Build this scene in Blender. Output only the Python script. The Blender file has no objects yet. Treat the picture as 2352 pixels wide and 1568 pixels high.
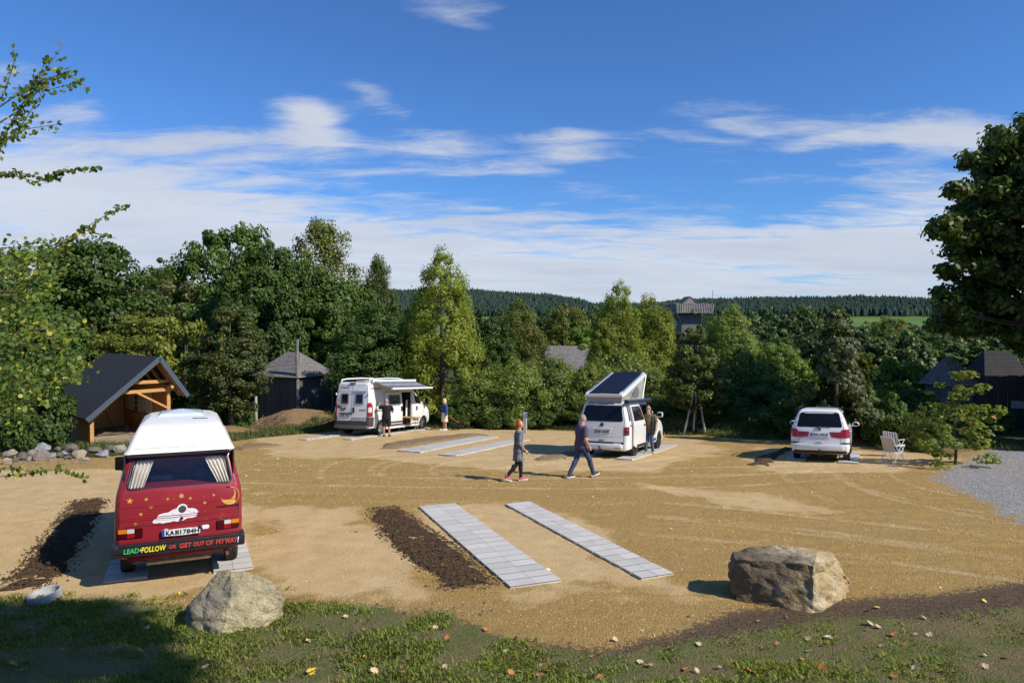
import bpy, bmesh, math, random
import numpy as np
from mathutils import Vector, Matrix
R=random.Random(7); NR=np.random.default_rng(7)
scene=bpy.context.scene; COL=scene.collection
PI=math.pi
FD=1600.0; CX=1176.0; HZ=740.0
_py=[-30,0,5,8,10,12,16,19,23,26,32.4,37.5,45,60,90,200,400,650,900,1100,1800,2600,6000]
_pz=[-1.7,-1.8,-3.55,-3.95,-4.10,-4.17,-4.28,-4.38,-4.65,-4.92,-5.38,-5.78,-6.4,-8,-10,-12,-12,-7,1.5,15,55,70,70]
def Hb(x,y):
    x=np.asarray(x,float); y=np.asarray(y,float)
    z=np.interp(y,_py,_pz)
    return z
def edge(x): return np.interp(x,[-40,-14.5,-13,-11,-8,2,5,9,14,20,40],[23.5,24.5,30,33.8,38.3,37.6,36,33.5,30,27,22])
def ray(px,py): return (px-CX)/FD, -(py-HZ)/FD
def P(px,py):
    u,v=ray(px,py); lo,hi=4.,300.
    for _ in range(60):
        m=(lo+hi)/2
        if v*m>float(Hb(u*m,m)): lo=m
        else: hi=m
    return u*m,m,v*m
# ------------------------------------------------------------ helpers
def link(o,parent=None):
    COL.objects.link(o)
    if parent is not None: o.parent=parent
    return o
def tag(o,label=None,cat=None,group=None,kind=None):
    if label: o['label']=label
    if cat: o['category']=cat
    if group: o['group']=group
    if kind: o['kind']=kind
    return o
def empty(name,loc=(0,0,0),rz=0):
    o=bpy.data.objects.new(name,None); o.empty_display_size=.2; o.location=loc; o.rotation_euler=(0,0,rz); return link(o)
def npmesh(name,V,F,mat=None,parent=None,smooth=False,mi=None):
    """V (n,3) array, F (m,k) int array or list of faces"""
    me=bpy.data.meshes.new(name)
    if isinstance(F,np.ndarray):
        V=np.asarray(V,np.float32); n=len(F); k=F.shape[1]
        me.vertices.add(len(V)); me.vertices.foreach_set('co',V.ravel())
        me.loops.add(n*k); me.loops.foreach_set('vertex_index',F.astype(np.int32).ravel())
        me.polygons.add(n); me.polygons.foreach_set('loop_start',np.arange(0,n*k,k,dtype=np.int32))
        me.update(calc_edges=True); me.validate()
    else:
        me.from_pydata([tuple(map(float,v)) for v in V],[],F); me.update()
    mats=mat if isinstance(mat,(list,tuple)) else [mat]
    for m in mats:
        if m: me.materials.append(m)
    if mi is not None: me.polygons.foreach_set('material_index',np.asarray(mi,np.int32))
    if smooth: me.polygons.foreach_set('use_smooth',np.ones(len(me.polygons),bool))
    o=bpy.data.objects.new(name,me); return link(o,parent)
class MB:
    def __init__(s): s.v=[]; s.f=[]
    def add(s,v,f):
        b=len(s.v); s.v+= [tuple(map(float,p)) for p in v]; s.f+=[tuple(i+b for i in q) for q in f]; return s
    def box(s,c,d,rz=0,rx=0,ry=0,bev=0):
        x,y,z=[k/2 for k in d]
        M=Matrix.Rotation(rz,3,'Z')@Matrix.Rotation(rx,3,'X')@Matrix.Rotation(ry,3,'Y')
        if bev<=0:
            pts=[(-x,-y,-z),(x,-y,-z),(x,y,-z),(-x,y,-z),(-x,-y,z),(x,-y,z),(x,y,z),(-x,y,z)]
            fs=[(0,3,2,1),(4,5,6,7),(0,1,5,4),(1,2,6,5),(2,3,7,6),(3,0,4,7)]
        else:
            bm=bmesh.new(); bmesh.ops.create_cube(bm,size=1)
            for v in bm.verts: v.co=Vector((v.co.x*2*x,v.co.y*2*y,v.co.z*2*z))
            bmesh.ops.bevel(bm,geom=bm.edges[:],offset=bev,segments=2,affect='EDGES',profile=.6)
            pts=[v.co[:] for v in bm.verts]; bm.verts.index_update(); fs=[[v.index for v in f.verts] for f in bm.faces]; bm.free()
        return s.add([tuple(M@Vector(p)+Vector(c)) for p in pts],fs)
    def beam(s,p0,p1,w,h,up=(0,0,1)):
        p0=Vector(p0);p1=Vector(p1); d=(p1-p0); L=d.length; d.normalize(); up=Vector(up)
        if abs(d.dot(up))>.98: up=Vector((0,1,0))
        a=d.cross(up).normalized(); b=a.cross(d)
        pts=[p+a*(i*w/2)+b*(j*h/2) for p in (p0,p1) for i,j in ((-1,-1),(1,-1),(1,1),(-1,1))]
        return s.add(pts,[(0,1,2,3),(7,6,5,4),(0,4,5,1),(1,5,6,2),(2,6,7,3),(3,7,4,0)])
    def tube(s,pts,rad,n=8,cap=True):
        pts=[Vector(p) for p in pts]
        if not isinstance(rad,(list,tuple)): rad=[rad]*len(pts)
        vs=[];fs=[]; prev=None
        for i,p in enumerate(pts):
            d=(pts[min(i+1,len(pts)-1)]-pts[max(i-1,0)]).normalized()
            if prev is None: a=d.orthogonal().normalized()
            else: a=(prev-d*prev.dot(d)).normalized()
            prev=a; b=d.cross(a)
            for k in range(n):
                t=2*PI*k/n; vs.append(p+(a*math.cos(t)+b*math.sin(t))*rad[i])
        for i in range(len(pts)-1):
            for k in range(n):
                k2=(k+1)%n; fs.append((i*n+k,i*n+k2,(i+1)*n+k2,(i+1)*n+k))
        if cap: fs.append(tuple(range(n-1,-1,-1))); fs.append(tuple((len(pts)-1)*n+k for k in range(n)))
        return s.add(vs,fs)
    def rings(s,rings,n=16,cap=True):
        """rings: list of (cx,cy,cz,rx,ry) horizontal ellipses"""
        vs=[];fs=[]
        for (cx,cy,cz,rx,ry) in rings:
            for k in range(n):
                t=2*PI*k/n; vs.append((cx+rx*math.cos(t),cy+ry*math.sin(t),cz))
        for i in range(len(rings)-1):
            for k in range(n):
                k2=(k+1)%n; fs.append((i*n+k,i*n+k2,(i+1)*n+k2,(i+1)*n+k))
        if cap: fs.append(tuple(range(n-1,-1,-1))); fs.append(tuple((len(rings)-1)*n+k for k in range(n)))
        return s.add(vs,fs)
    def lathe(s,prof,c=(0,0,0),axis='z',n=24):
        vs=[];fs=[]
        for (r,h) in prof:
            for k in range(n):
                t=2*PI*k/n; a,b=r*math.cos(t),r*math.sin(t)
                p={'z':(a,b,h),'x':(h,a,b),'y':(a,h,b)}[axis]
                vs.append((p[0]+c[0],p[1]+c[1],p[2]+c[2]))
        for i in range(len(prof)-1):
            for k in range(n):
                k2=(k+1)%n; fs.append((i*n+k,i*n+k2,(i+1)*n+k2,(i+1)*n+k))
        return s.add(vs,fs)
    def ball(s,c,r,seg=10,rg=7):
        vs=[];fs=[]
        if not isinstance(r,(list,tuple)): r=(r,r,r)
        for i in range(rg+1):
            ph=PI*(i+.02)/(rg+.04)
            for k in range(seg):
                t=2*PI*k/seg; vs.append((c[0]+r[0]*math.sin(ph)*math.cos(t),c[1]+r[1]*math.sin(ph)*math.sin(t),c[2]+r[2]*math.cos(ph)))
        for i in range(rg):
            for k in range(seg):
                k2=(k+1)%seg; fs.append((i*seg+k,(i+1)*seg+k,(i+1)*seg+k2,i*seg+k2))
        fs.append(tuple(range(seg))); fs.append(tuple(rg*seg+k for k in range(seg-1,-1,-1)))
        return s.add(vs,fs)
    def prism(s,poly,z0,z1):
        n=len(poly); v=[(x,y,z0) for x,y in poly]+[(x,y,z1) for x,y in poly]
        f=[tuple(range(n-1,-1,-1)),tuple(range(n,2*n))]+[(i,(i+1)%n,n+(i+1)%n,n+i) for i in range(n)]
        return s.add(v,f)
    def build(s,name,mat,parent=None,smooth=False,bev=0,fix=True):
        o=npmesh(name,s.v,s.f,mat,parent)
        if fix or bev:
            bm=bmesh.new(); bm.from_mesh(o.data)
            if fix: bmesh.ops.recalc_face_normals(bm,faces=bm.faces[:])
            if bev: bmesh.ops.bevel(bm,geom=[e for e in bm.edges if len(e.link_faces)==2 and e.calc_face_angle(0)>.6],offset=bev,segments=1,affect='EDGES')
            bm.to_mesh(o.data); bm.free()
        if smooth: shade(o)
        return o
def shade(o,ang=.6):
    me=o.data; me.polygons.foreach_set('use_smooth',np.ones(len(me.polygons),bool))
    me.set_sharp_from_angle(angle=ang)
def evald(o):
    """bake modifiers"""
    dg=bpy.context.evaluated_depsgraph_get(); dg.update()
    me=bpy.data.meshes.new_from_object(o.evaluated_get(dg)); o.modifiers.clear(); o.data=me; return o
# ------------------------------------------------------------ materials
def lin(c): return tuple(((x/255)/12.92 if x/255<=.04045 else ((x/255+.055)/1.055)**2.4) for x in c)+(1,)
def pm(name,col,rough=.6,metal=0,spec=.5,coat=0,noise=None,bump=None,obj=True):
    """principled; noise=(scale,amount) value variation; bump=(scale,strength)"""
    m=bpy.data.materials.new(name); m.use_nodes=True; nt=m.node_tree; b=nt.nodes['Principled BSDF']
    b.inputs['Base Color'].default_value=(*col[:3],1); b.inputs['Roughness'].default_value=rough
    b.inputs['Metallic'].default_value=metal; b.inputs['Specular IOR Level'].default_value=spec
    b.inputs['Coat Weight'].default_value=coat; b.inputs['Coat Roughness'].default_value=.08
    tc=nt.nodes.new('ShaderNodeTexCoord')
    if noise:
        n=nt.nodes.new('ShaderNodeTexNoise'); n.inputs['Scale'].default_value=noise[0]; n.inputs['Detail'].default_value=6
        nt.links.new(tc.outputs['Object'],n.inputs['Vector'])
        mr=nt.nodes.new('ShaderNodeMapRange'); mr.inputs['From Min'].default_value=.3; mr.inputs['From Max'].default_value=.7
        mr.inputs['To Min'].default_value=1-noise[1]; mr.inputs['To Max'].default_value=1+noise[1]; nt.links.new(n.outputs['Fac'],mr.inputs['Value'])
        mx=nt.nodes.new('ShaderNodeVectorMath'); mx.operation='SCALE'; mx.inputs[0].default_value=col[:3]; nt.links.new(mr.outputs['Result'],mx.inputs['Scale'])
        nt.links.new(mx.outputs['Vector'],b.inputs['Base Color'])
    if bump:
        n=nt.nodes.new('ShaderNodeTexNoise'); n.inputs['Scale'].default_value=bump[0]; n.inputs['Detail'].default_value=5
        nt.links.new(tc.outputs['Object'],n.inputs['Vector'])
        bp=nt.nodes.new('ShaderNodeBump'); bp.inputs['Strength'].default_value=bump[1]; bp.inputs['Distance'].default_value=bump[2] if len(bump)>2 else .02
        nt.links.new(n.outputs['Fac'],bp.inputs['Height']); nt.links.new(bp.outputs['Normal'],b.inputs['Normal'])
    return m
class NT:
    """tiny node builder"""
    def __init__(s,nt): s.nt=nt
    def n(s,t,**k):
        x=s.nt.nodes.new(t)
        for a,v in k.items(): setattr(x,a,v)
        return x
    def put(s,inp,v):
        if hasattr(v,'is_output') or isinstance(v,bpy.types.NodeSocket): s.nt.links.new(v,inp)
        else: inp.default_value=v
    def m(s,op,a,b=None,c=None,clamp=False):
        x=s.n('ShaderNodeMath',operation=op,use_clamp=clamp); s.put(x.inputs[0],a)
        if b is not None: s.put(x.inputs[1],b)
        if c is not None: s.put(x.inputs[2],c)
        return x.outputs[0]
    def mix(s,f,a,b,bt='MIX'):
        x=s.n('ShaderNodeMix',data_type='RGBA',blend_type=bt); s.put(x.inputs[0],f)
        s.put(x.inputs[6],a if not isinstance(a,tuple) else (*a[:3],1)); s.put(x.inputs[7],b if not isinstance(b,tuple) else (*b[:3],1)); return x.outputs[2]
    def noise(s,vec,sc,det=5,rough=.55,dist=0,dim='3D'):
        x=s.n('ShaderNodeTexNoise',noise_dimensions=dim); s.put(x.inputs['Vector'],vec); x.inputs['Scale'].default_value=sc
        x.inputs['Detail'].default_value=det; x.inputs['Roughness'].default_value=rough; x.inputs['Distortion'].default_value=dist; return x.outputs['Fac']
    def rng(s,v,a,b,c=0.,d=1.,smooth=False):
        x=s.n('ShaderNodeMapRange'); 
        if smooth: x.interpolation_type='SMOOTHSTEP'
        s.put(x.inputs[0],v); x.inputs[1].default_value=a; x.inputs[2].default_value=b; x.inputs[3].default_value=c; x.inputs[4].default_value=d; return x.outputs[0]
    def vm(s,op,a,b=None):
        x=s.n('ShaderNodeVectorMath',operation=op); s.put(x.inputs[0],a)
        if b is not None: s.put(x.inputs[1],b)
        return x.outputs[0]
def newmat(name):
    m=bpy.data.materials.new(name); m.use_nodes=True; return m,NT(m.node_tree),m.node_tree.nodes['Principled BSDF']
# ------------------------------------------------------------ camera, light, sky
cam=bpy.data.cameras.new('camera'); co=bpy.data.objects.new('camera',cam); COL.objects.link(co); scene.camera=co
cam.sensor_width=36; cam.lens=FD/2352*36; cam.clip_end=20000; cam.clip_start=.1
PITCH=math.atan((784-HZ)/FD); co.rotation_euler=(PI/2-PITCH,0,0)
SAZ,SEL=math.radians(28),math.radians(40)
SUN=Vector((math.cos(SAZ)*math.cos(SEL),-math.sin(SAZ)*math.cos(SEL),math.sin(SEL)))
sl=bpy.data.lights.new('sun','SUN'); sl.energy=4.4; sl.angle=math.radians(.5); sl.color=(1,.93,.82)
so=bpy.data.objects.new('sun',sl); COL.objects.link(so); so.rotation_euler=SUN.to_track_quat('Z','Y').to_euler()
w=bpy.data.worlds.new('World'); scene.world=w; w.use_nodes=True
scene.view_settings.view_transform='Standard'; scene.view_settings.look='None'; scene.view_settings.exposure=.2; scene.view_settings.gamma=1
def build_world():
    nt=w.node_tree; N=NT(nt); bg=nt.nodes['Background']
    sky=N.n('ShaderNodeTexSky',sky_type='NISHITA'); sky.sun_disc=False; sky.sun_elevation=math.radians(39); sky.sun_rotation=math.atan2(SUN.x,SUN.y)
    sky.altitude=500; sky.air_density=1.0; sky.dust_density=.3; sky.ozone_density=3.0
    tc=N.n('ShaderNodeTexCoord'); sp=N.n('ShaderNodeSeparateXYZ'); N.put(sp.inputs[0],tc.outputs['Generated'])
    x,y,z=sp.outputs
    ya=N.m('MAXIMUM',y,.15); u=N.m('DIVIDE',x,ya); v=N.m('DIVIDE',z,ya)
    zc=N.m('ADD',N.m('MAXIMUM',z,0.),.10)
    px=N.m('DIVIDE',x,zc); py=N.m('DIVIDE',y,zc)
    cb=N.n('ShaderNodeCombineXYZ'); N.put(cb.inputs[0],px); N.put(cb.inputs[1],N.m('MULTIPLY',py,1.0)); vec=cb.outputs[0]
    # elongated streak coordinates, slightly turned
    rot=N.n('ShaderNodeMapping'); N.put(rot.inputs[0],vec); rot.inputs['Rotation'].default_value=(0,0,.22); rot.inputs['Scale'].default_value=(.55,1.25,1)
    n1=N.noise(rot.outputs[0],1.15,10,.60,.15); n2=N.noise(rot.outputs[0],4.6,9,.68,.5); n3=N.noise(vec,.45,3,.5)
    # coverage: rises towards the horizon; soft blobs where the larger clouds stand
    cov=N.rng(v,.33,.05,-.13,.31)
    def blob(px_,py_,sx,sy,a,rotd=0):
        nonlocal cov
        u0=(px_-CX)/FD; v0=(HZ-py_)/FD; c,s=math.cos(math.radians(rotd)),math.sin(math.radians(rotd))
        du=N.m('SUBTRACT',u,u0); dv=N.m('SUBTRACT',v,v0)
        a1=N.m('DIVIDE',N.m('ADD',N.m('MULTIPLY',du,c),N.m('MULTIPLY',dv,s)),sx/FD); b1=N.m('DIVIDE',N.m('SUBTRACT',N.m('MULTIPLY',dv,c),N.m('MULTIPLY',du,s)),sy/FD)
        e=N.m('EXPONENT',N.m('MULTIPLY',N.m('ADD',N.m('MULTIPLY',a1,a1),N.m('MULTIPLY',b1,b1)),-1))
        cov=N.m('ADD',cov,N.m('MULTIPLY',e,a))
    for b in ((40,420,560,150,.25,-16),(520,490,560,110,.18,-10),(1050,20,170,75,.30,-8),(735,285,75,48,.42,-5),(870,230,90,40,.36,-22),(680,232,95,32,.28,-5),
              (200,255,90,45,.17,0),(1080,375,360,52,.19,-5),(1250,365,120,50,.10,0),(650,340,240,50,.13,-10),(1750,330,300,40,.12,-8),(1150,600,700,60,.05,0),(1120,245,70,28,.13,-25),(1300,310,70,35,.13,0),(2050,300,480,62,.24,-5),(1620,250,170,35,.14,-4),(2150,480,330,90,.20,4),(1000,330,80,40,.13,0),
              (0,170,120,60,.2,0),(2260,300,260,60,.16,0),(380,330,120,40,.12,0),(1330,310,80,30,.14,0),(1650,440,480,60,-.13,0),(1150,440,230,26,-.10,-6),(1600,180,600,100,-.12,0),(450,240,160,70,-.08,0),(1200,600,1500,90,.10,0),(1900,560,420,60,.06,0)): blob(*b)
    t=N.m('ADD',N.m('ADD',N.m('MULTIPLY',n1,.9),N.m('MULTIPLY',n2,.62)),N.m('ADD',cov,-.29))
    dens=N.rng(t,.52,.88,0,1,True)
    shadev=N.rng(N.m('ADD',N.m('MULTIPLY',n1,.7),N.m('MULTIPLY',n3,.5)),.42,.78,1.0,.30)
    cc=N.mix(shadev,(4.6,5.2,6.6),(7.4,7.8,8.6))
    tint=N.mix(1.0,sky.outputs[0],(.60,1.00,1.52),'MULTIPLY')
    col=N.mix(N.m('MULTIPLY',dens,.93),tint,cc)
    N.put(bg.inputs[0],col); bg.inputs[1].default_value=.085
build_world()
scene.render.engine='CYCLES'
w.cycles.sampling_method='MANUAL'; w.cycles.sample_map_resolution=256
scene.cycles.max_bounces=6; scene.cycles.diffuse_bounces=3; scene.cycles.glossy_bounces=3; scene.cycles.transmission_bounces=4; scene.cycles.transparent_max_bounces=8
scene.cycles.use_adaptive_sampling=True; scene.cycles.adaptive_threshold=.02
# ------------------------------------------------------------ terrain
def vnoise(x,y,s,seed=0):
    """smooth value noise, vectorised"""
    x=np.asarray(x,float)/s; y=np.asarray(y,float)/s; xi=np.floor(x).astype(np.int64); yi=np.floor(y).astype(np.int64); fx=x-xi; fy=y-yi
    fx=fx*fx*(3-2*fx); fy=fy*fy*(3-2*fy)
    def h(a,b):
        k=(a*374761393+b*668265263+seed*974634777)&0xffffffff; k=((k^(k>>13))*1274126177)&0xffffffff; return ((k^(k>>16))&0xffff)/65535.
    return (h(xi,yi)*(1-fx)+h(xi+1,yi)*fx)*(1-fy)+(h(xi,yi+1)*(1-fx)+h(xi+1,yi+1)*fx)*fy
def fbm(x,y,s,seed=0,o=4):
    t=0;a=.5
    for i in range(o): t=t+a*vnoise(x,y,s/(2**i),seed+i*7); a*=.5
    return t
def sst(a,b,x): t=np.clip((x-a)/(b-a),0,1); return t*t*(3-2*t)
def inpoly(poly,x,y):
    c=np.zeros(np.shape(x),bool); n=len(poly)
    for i in range(n):
        x1,y1=poly[i]; x2,y2=poly[(i+1)%n]
        if y1==y2: continue
        k=((y1>y)!=(y2>y))&(x<(x2-x1)*(y-y1)/(y2-y1)+x1); c^=k
    return c
def polydist(poly,x,y):
    """signed distance, positive inside"""
    d=np.full(np.shape(x),1e9); n=len(poly)
    for i in range(n):
        x1,y1=poly[i]; x2,y2=poly[(i+1)%n]; dx,dy=x2-x1,y2-y1; L=dx*dx+dy*dy+1e-9
        t=np.clip(((x-x1)*dx+(y-y1)*dy)/L,0,1); d=np.minimum(d,np.hypot(x-x1-t*dx,y-y1-t*dy))
    return np.where(inpoly(poly,x,y),d,-d)
def wp(pts): return [P(*p)[:2] for p in pts]
GRASS=wp([(-600,1372),(0,1378),(270,1382),(420,1400),(640,1378),(700,1392),(1000,1402),(1120,1450),(1200,1482),(1380,1512),(1520,1500),(1700,1455),(1960,1425),(2100,1430),(2352,1400),(2900,1390)])+[(16,5),(16,-20),(-16,-20),(-16,5)]
DIRT=wp([(1180,1478),(1400,1500),(1560,1458),(1690,1408),(1960,1380),(2150,1372),(2352,1340),(2900,1330),(2900,1450),(2352,1530),(1960,1535),(1400,1545)])
GRAVEL=wp([(2150,1097),(2205,1126),(2271,1153),(2352,1206),(2800,1300),(3300,1180),(2700,1030),(2352,1000),(2290,1020),(2244,1053)])
FIELD=None
DARK=wp([(1965,1005),(1990,985),(2060,985),(2150,1003),(2240,1035),(2170,1045),(2050,1030),(1975,1030)])
PALE=[wp([(-400,1090),(500,1075),(620,1130),(560,1380),(-400,1372)]),wp([(560,1160),(830,1160),(1010,1360),(990,1390),(560,1375)]),wp([(930,1160),(1240,1150),(1640,1370),(1200,1372)]),
      wp([(560,1000),(1000,985),(1180,985),(1560,1005),(1700,1030),(1500,1085),(1180,1085),(880,1060),(600,1050)]),wp([(1740,1030),(2040,1035),(2250,1055),(2090,1085),(1720,1085)]),
      wp([(1500,1120),(1740,1135),(1960,1175),(1850,1180),(1620,1155)])]
MOUNDS=[(-11.6,38.2,3.0,1.1,.95),(-14.6,34.5,1.6,1.0,.35),(-8.6,40.5,1.5,1.2,.7),(15.2,29.8,2.2,1.0,.35),(8.5,36,3,1,.2)]
TRK=[]  # tyre tracks: polylines in world, from picture points
for pl in ([(1795,1085),(1830,1115),(1890,1145),(2010,1175),(2180,1215),(2500,1270)],[(1925,1085),(1950,1105),(2010,1130),(2150,1160),(2330,1190)],[(860,1095),(850,1078),(880,1062),(960,1050),(1080,1046)],
           [(1000,1092),(990,1075),(1040,1060),(1160,1050),(1300,1056)],[(1050,1105),(1250,1085),(1450,1065),(1560,1050)],[(560,1110),(900,1120),(1300,1125),(1700,1120),(1960,1100)],
           [(1500,1190),(1750,1215),(2000,1245),(2352,1290)],[(1480,1230),(1800,1255),(2352,1340)],[(940,1100),(1300,1100),(1700,1090),(1960,1085)]):
    TRK.append(wp(pl))
def trackmask(x,y):
    d=np.full(np.shape(x),1e9); 
    for pl in TRK:
        # densify with a smooth curve
        a=np.array(pl); t=np.linspace(0,len(a)-1,len(a)*5); cx=np.interp(t,range(len(a)),a[:,0]); cy=np.interp(t,range(len(a)),a[:,1])
        k=np.array([.25,.5,.25])
        for _ in range(6): cx[1:-1]=np.convolve(cx,k,'valid'); cy[1:-1]=np.convolve(cy,k,'valid')
        for i in range(len(cx)-1):
            dx,dy=cx[i+1]-cx[i],cy[i+1]-cy[i]; L=dx*dx+dy*dy+1e-9; s=np.clip(((x-cx[i])*dx+(y-cy[i])*dy)/L,0,1)
            q=np.hypot(x-cx[i]-s*dx,y-cy[i]-s*dy)
            for off in (0.,): d=np.minimum(d,np.abs(q-.0))
            # second wheel, 1.5 m to the side
            Ln=math.sqrt(L); ox,oy=-dy/Ln*1.5,dx/Ln*1.5
            q=np.hypot(x-cx[i]-ox-s*dx,y-cy[i]-oy-s*dy); d=np.minimum(d,q)
    return d
STRIPS=[]
def lotmask(x,y):
    n=(fbm(x,y,2.2,3)-.47)*1.6
    return sst(-.3,.3,edge(x)-y+n)
def H(x,y,fine=False):
    x=np.asarray(x,float); y=np.asarray(y,float); z=Hb(x,y)
    far_=(y>1100); uu=x/np.maximum(y,1); E_=np.interp(uu,[-.6,-.2,-.06,.05,.10,.115,.2,.24,.33,.5,.6,.8],[.048,.053,.052,.045,.038,.032,.031,.0375,.0395,.0425,.039,.045])
    z=z+far_*sst(1100,1800,y)*((E_-.011)*1800-55)
    e=y-edge(x); bh=np.interp(x,[-16,-9,-6,10,14],[.08,.15,.6,.6,.35])
    z=z+bh*sst(0,2.2,e)*(1-sst(6,14,e))
    for (mx,my,sx,sy,h) in MOUNDS: z=z+h*np.exp(-((x-mx)/sx)**2-((y-my)/sy)**2)
    if fine:
        near=(y<60)
        g=polydist(GRASS,x,y); k=sst(-.2,.4,g+(fbm(x,y,.9,11)-.47)*1.3)
        lot=lotmask(x,y)*(1-k)
        z=z+near*(k*(.10*(fbm(x,y,.7,5)-.45)+.03*(fbm(x,y,.15,6)-.45))+ (1-lot)*(1-k)*.25*(fbm(x,y,1.5,8)-.45))
        z=z+lot*near*(.035*(fbm(x,y,1.8,9)-.47)+.012*(vnoise(x,y,.22,4)-.5))
        z=z-.02*k
    return z
def build_ground():
    def axis(a,b,st,far,g):
        c=list(np.arange(a,b+1e-6,st)); s=st*1.5; lo=a
        L=[];
        while lo>-far: lo-=s; s*=g; L.append(lo)
        s=st*1.5; hi=b; Rr=[]
        while hi<far: hi+=s; s*=g; Rr.append(hi)
        return np.array(L[::-1]+c+Rr)
    xs=axis(-19,19,.10,4500,1.12)
    ys=[-60,-40,-25,-15,-8,-3,0,2,3.5,4.6]; y=5.2; st=.045
    while y<42: ys.append(y); y+=st; st=min(st*1.004,.13)
    while y<5500: ys.append(y); y+=st; st*=1.07
    ys=np.array(ys); X,Y=np.meshgrid(xs,ys); Z=H(X,Y,True)
    g=polydist(GRASS,X,Y); d=polydist(DIRT,X,Y); gr=polydist(GRAVEL,X,Y); dk=polydist(DARK,X,Y)
    pal=np.full(X.shape,-9.)
    for p in PALE: pal=np.maximum(pal,polydist(p,X,Y))
    tr=np.full(X.shape,9.); m=(Y>8)&(Y<36)&(np.abs(X)<19); tr[m]=trackmask(X[m],Y[m])
    coarse=1-sst(-.8,1.1,pal+(fbm(X,Y,1.4,21)-.47)*2.2)
    trk=(1-sst(.09,.14,tr))
    lot=lotmask(X,Y)
    # wheel ruts and clods are real relief
    Z=Z-.018*trk*lot+coarse*lot*(Y<30)*(.020*(vnoise(X,Y,.10,31)-.5)+.014*(vnoise(X,Y,.06,33)-.5))*(1-.6*trk)
    Z=Z+.03*np.exp(-((tr-.2)/.06)**2)*lot*.4
    for (mx,my,sx,sy,h) in MOUNDS: Z=Z+.25*np.exp(-((X-mx)/sx)**2-((Y-my)/sy)**2)*(fbm(X,Y,.5,44)-.45)*min(h+.3,1)
    nx,ny=len(xs),len(ys); V=np.stack([X,Y,Z],-1).reshape(-1,3)
    i=np.arange(nx*ny).reshape(ny,nx); F=np.stack([i[:-1,:-1],i[:-1,1:],i[1:,1:],i[1:,:-1]],-1).reshape(-1,4)
    # far land cover
    U=X/np.maximum(Y,1); far=sst(430,520,Y)
    forest=far*sst(985,1015,Y+60*(fbm(X,Y,200,50)-.45))*(1-((U>.085)&(U<.13)&(Y>1330)&(Y<1650)))
    o=npmesh('ground',V,F,None,smooth=True); me=o.data
    def attr(name,a,b,c,dd):
        at=me.color_attributes.new(name,'FLOAT_COLOR','POINT'); at.data.foreach_set('color',np.stack([np.broadcast_to(q,X.shape) for q in (a,b,c,dd)],-1).astype(np.float32).ravel())
    mnd=np.zeros(X.shape)
    for (mx,my,sx,sy,h) in MOUNDS: mnd=np.maximum(mnd,np.exp(-((X-mx)/sx/1.15)**2-((Y-my)/sy/1.15)**2))
    attr('m1',np.clip(.5+g*1.2,0,1),np.clip(.5+gr*.9,0,1),coarse,trk)
    attr('m2',np.clip(.5+d*1.2,0,1),1-lot,np.clip(np.maximum(mnd*1.6,sst(-.4,.3,dk)),0,1),far-forest)
    attr('m3',forest,far,0*X,1+0*X)
    # material
    m,N,b=newmat('ground_material'); geo=N.n('ShaderNodeNewGeometry'); pos=geo.outputs['Position']
    def sep(nm):
        a=N.n('ShaderNodeAttribute',attribute_name=nm); s=N.n('ShaderNodeSeparateColor'); N.put(s.inputs[0],a.outputs['Color']); return s.outputs[0],s.outputs[1],s.outputs[2],a.outputs['Alpha']
    gR,gG,gB,gA=sep('m1'); dR,dG,dB,dA=sep('m2'); fR,fG,_,_=sep('m3')
    nb=N.noise(pos,.45,5); nm=N.noise(pos,2.1,5); nf=N.noise(pos,16,4,.6); ng=N.noise(pos,55,3,.7); vo=N.n('ShaderNodeTexVoronoi'); N.put(vo.inputs['Vector'],pos); vo.inputs['Scale'].default_value=42
    # streaks across the yard left by the spreading machine
    mp=N.n('ShaderNodeMapping'); N.put(mp.inputs[0],pos); mp.inputs['Rotation'].default_value=(0,0,.12); mp.inputs['Scale'].default_value=(.16,1.5,1); ns=N.noise(mp.outputs[0],1.6,6,.6,.6)
    pale=N.mix(N.rng(nm,.35,.65),(.55,.385,.180),(.66,.48,.245)); co_=N.mix(N.rng(ns,.38,.62),(.50,.315,.090),(.62,.415,.150))
    cb=N.rng(N.m('ADD',gB,N.m('MULTIPLY',N.m('SUBTRACT',nm,.5),1.2)),.35,.65)
    cbs=N.m('MULTIPLY',cb,N.rng(N.m('ADD',ns,N.m('MULTIPLY',nb,.35)),.48,.68,.45,1))
    sand=N.mix(cbs,pale,co_)
    sand=N.mix(N.m('MULTIPLY',N.rng(gA,.1,.9),N.rng(N.m('ADD',N.m('MULTIPLY',N.noise(pos,1.3,3),.6),N.m('MULTIPLY',nf,.4)),.42,.58,.05,1.)),sand,(.74,.55,.27))
    # grains
    sand=N.mix(N.rng(ng,.34,.60,.42,0),sand,(.26,.16,.06)); nk=N.noise(pos,9,5,.65); sand=N.mix(N.m('MULTIPLY',cbs,N.rng(nk,.40,.60,.34,0)),sand,(.34,.21,.07)); sand=N.mix(N.m('MULTIPLY',N.m('LESS_THAN',vo.outputs['Distance'],.16),N.m('MULTIPLY',N.m('SUBTRACT',1.,cb),.45)),sand,(.75,.66,.52))
    soil=N.mix(N.rng(nf,.3,.7),(.085,.055,.030),(.20,.14,.085)); soil=N.mix(N.rng(ng,.55,.75,0,.5),soil,(.30,.24,.16))
    veg=N.mix(N.rng(nm,.4,.6),(.055,.048,.020),(.06,.085,.018)); veg=N.mix(N.rng(nf,.45,.7,0,.7),veg,(.16,.125,.055))
    earth=N.mix(N.rng(nf,.3,.7),(.24,.155,.075),(.40,.27,.135)); earth=N.mix(N.rng(ng,.6,.8,0,.6),earth,(.42,.33,.22))
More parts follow.
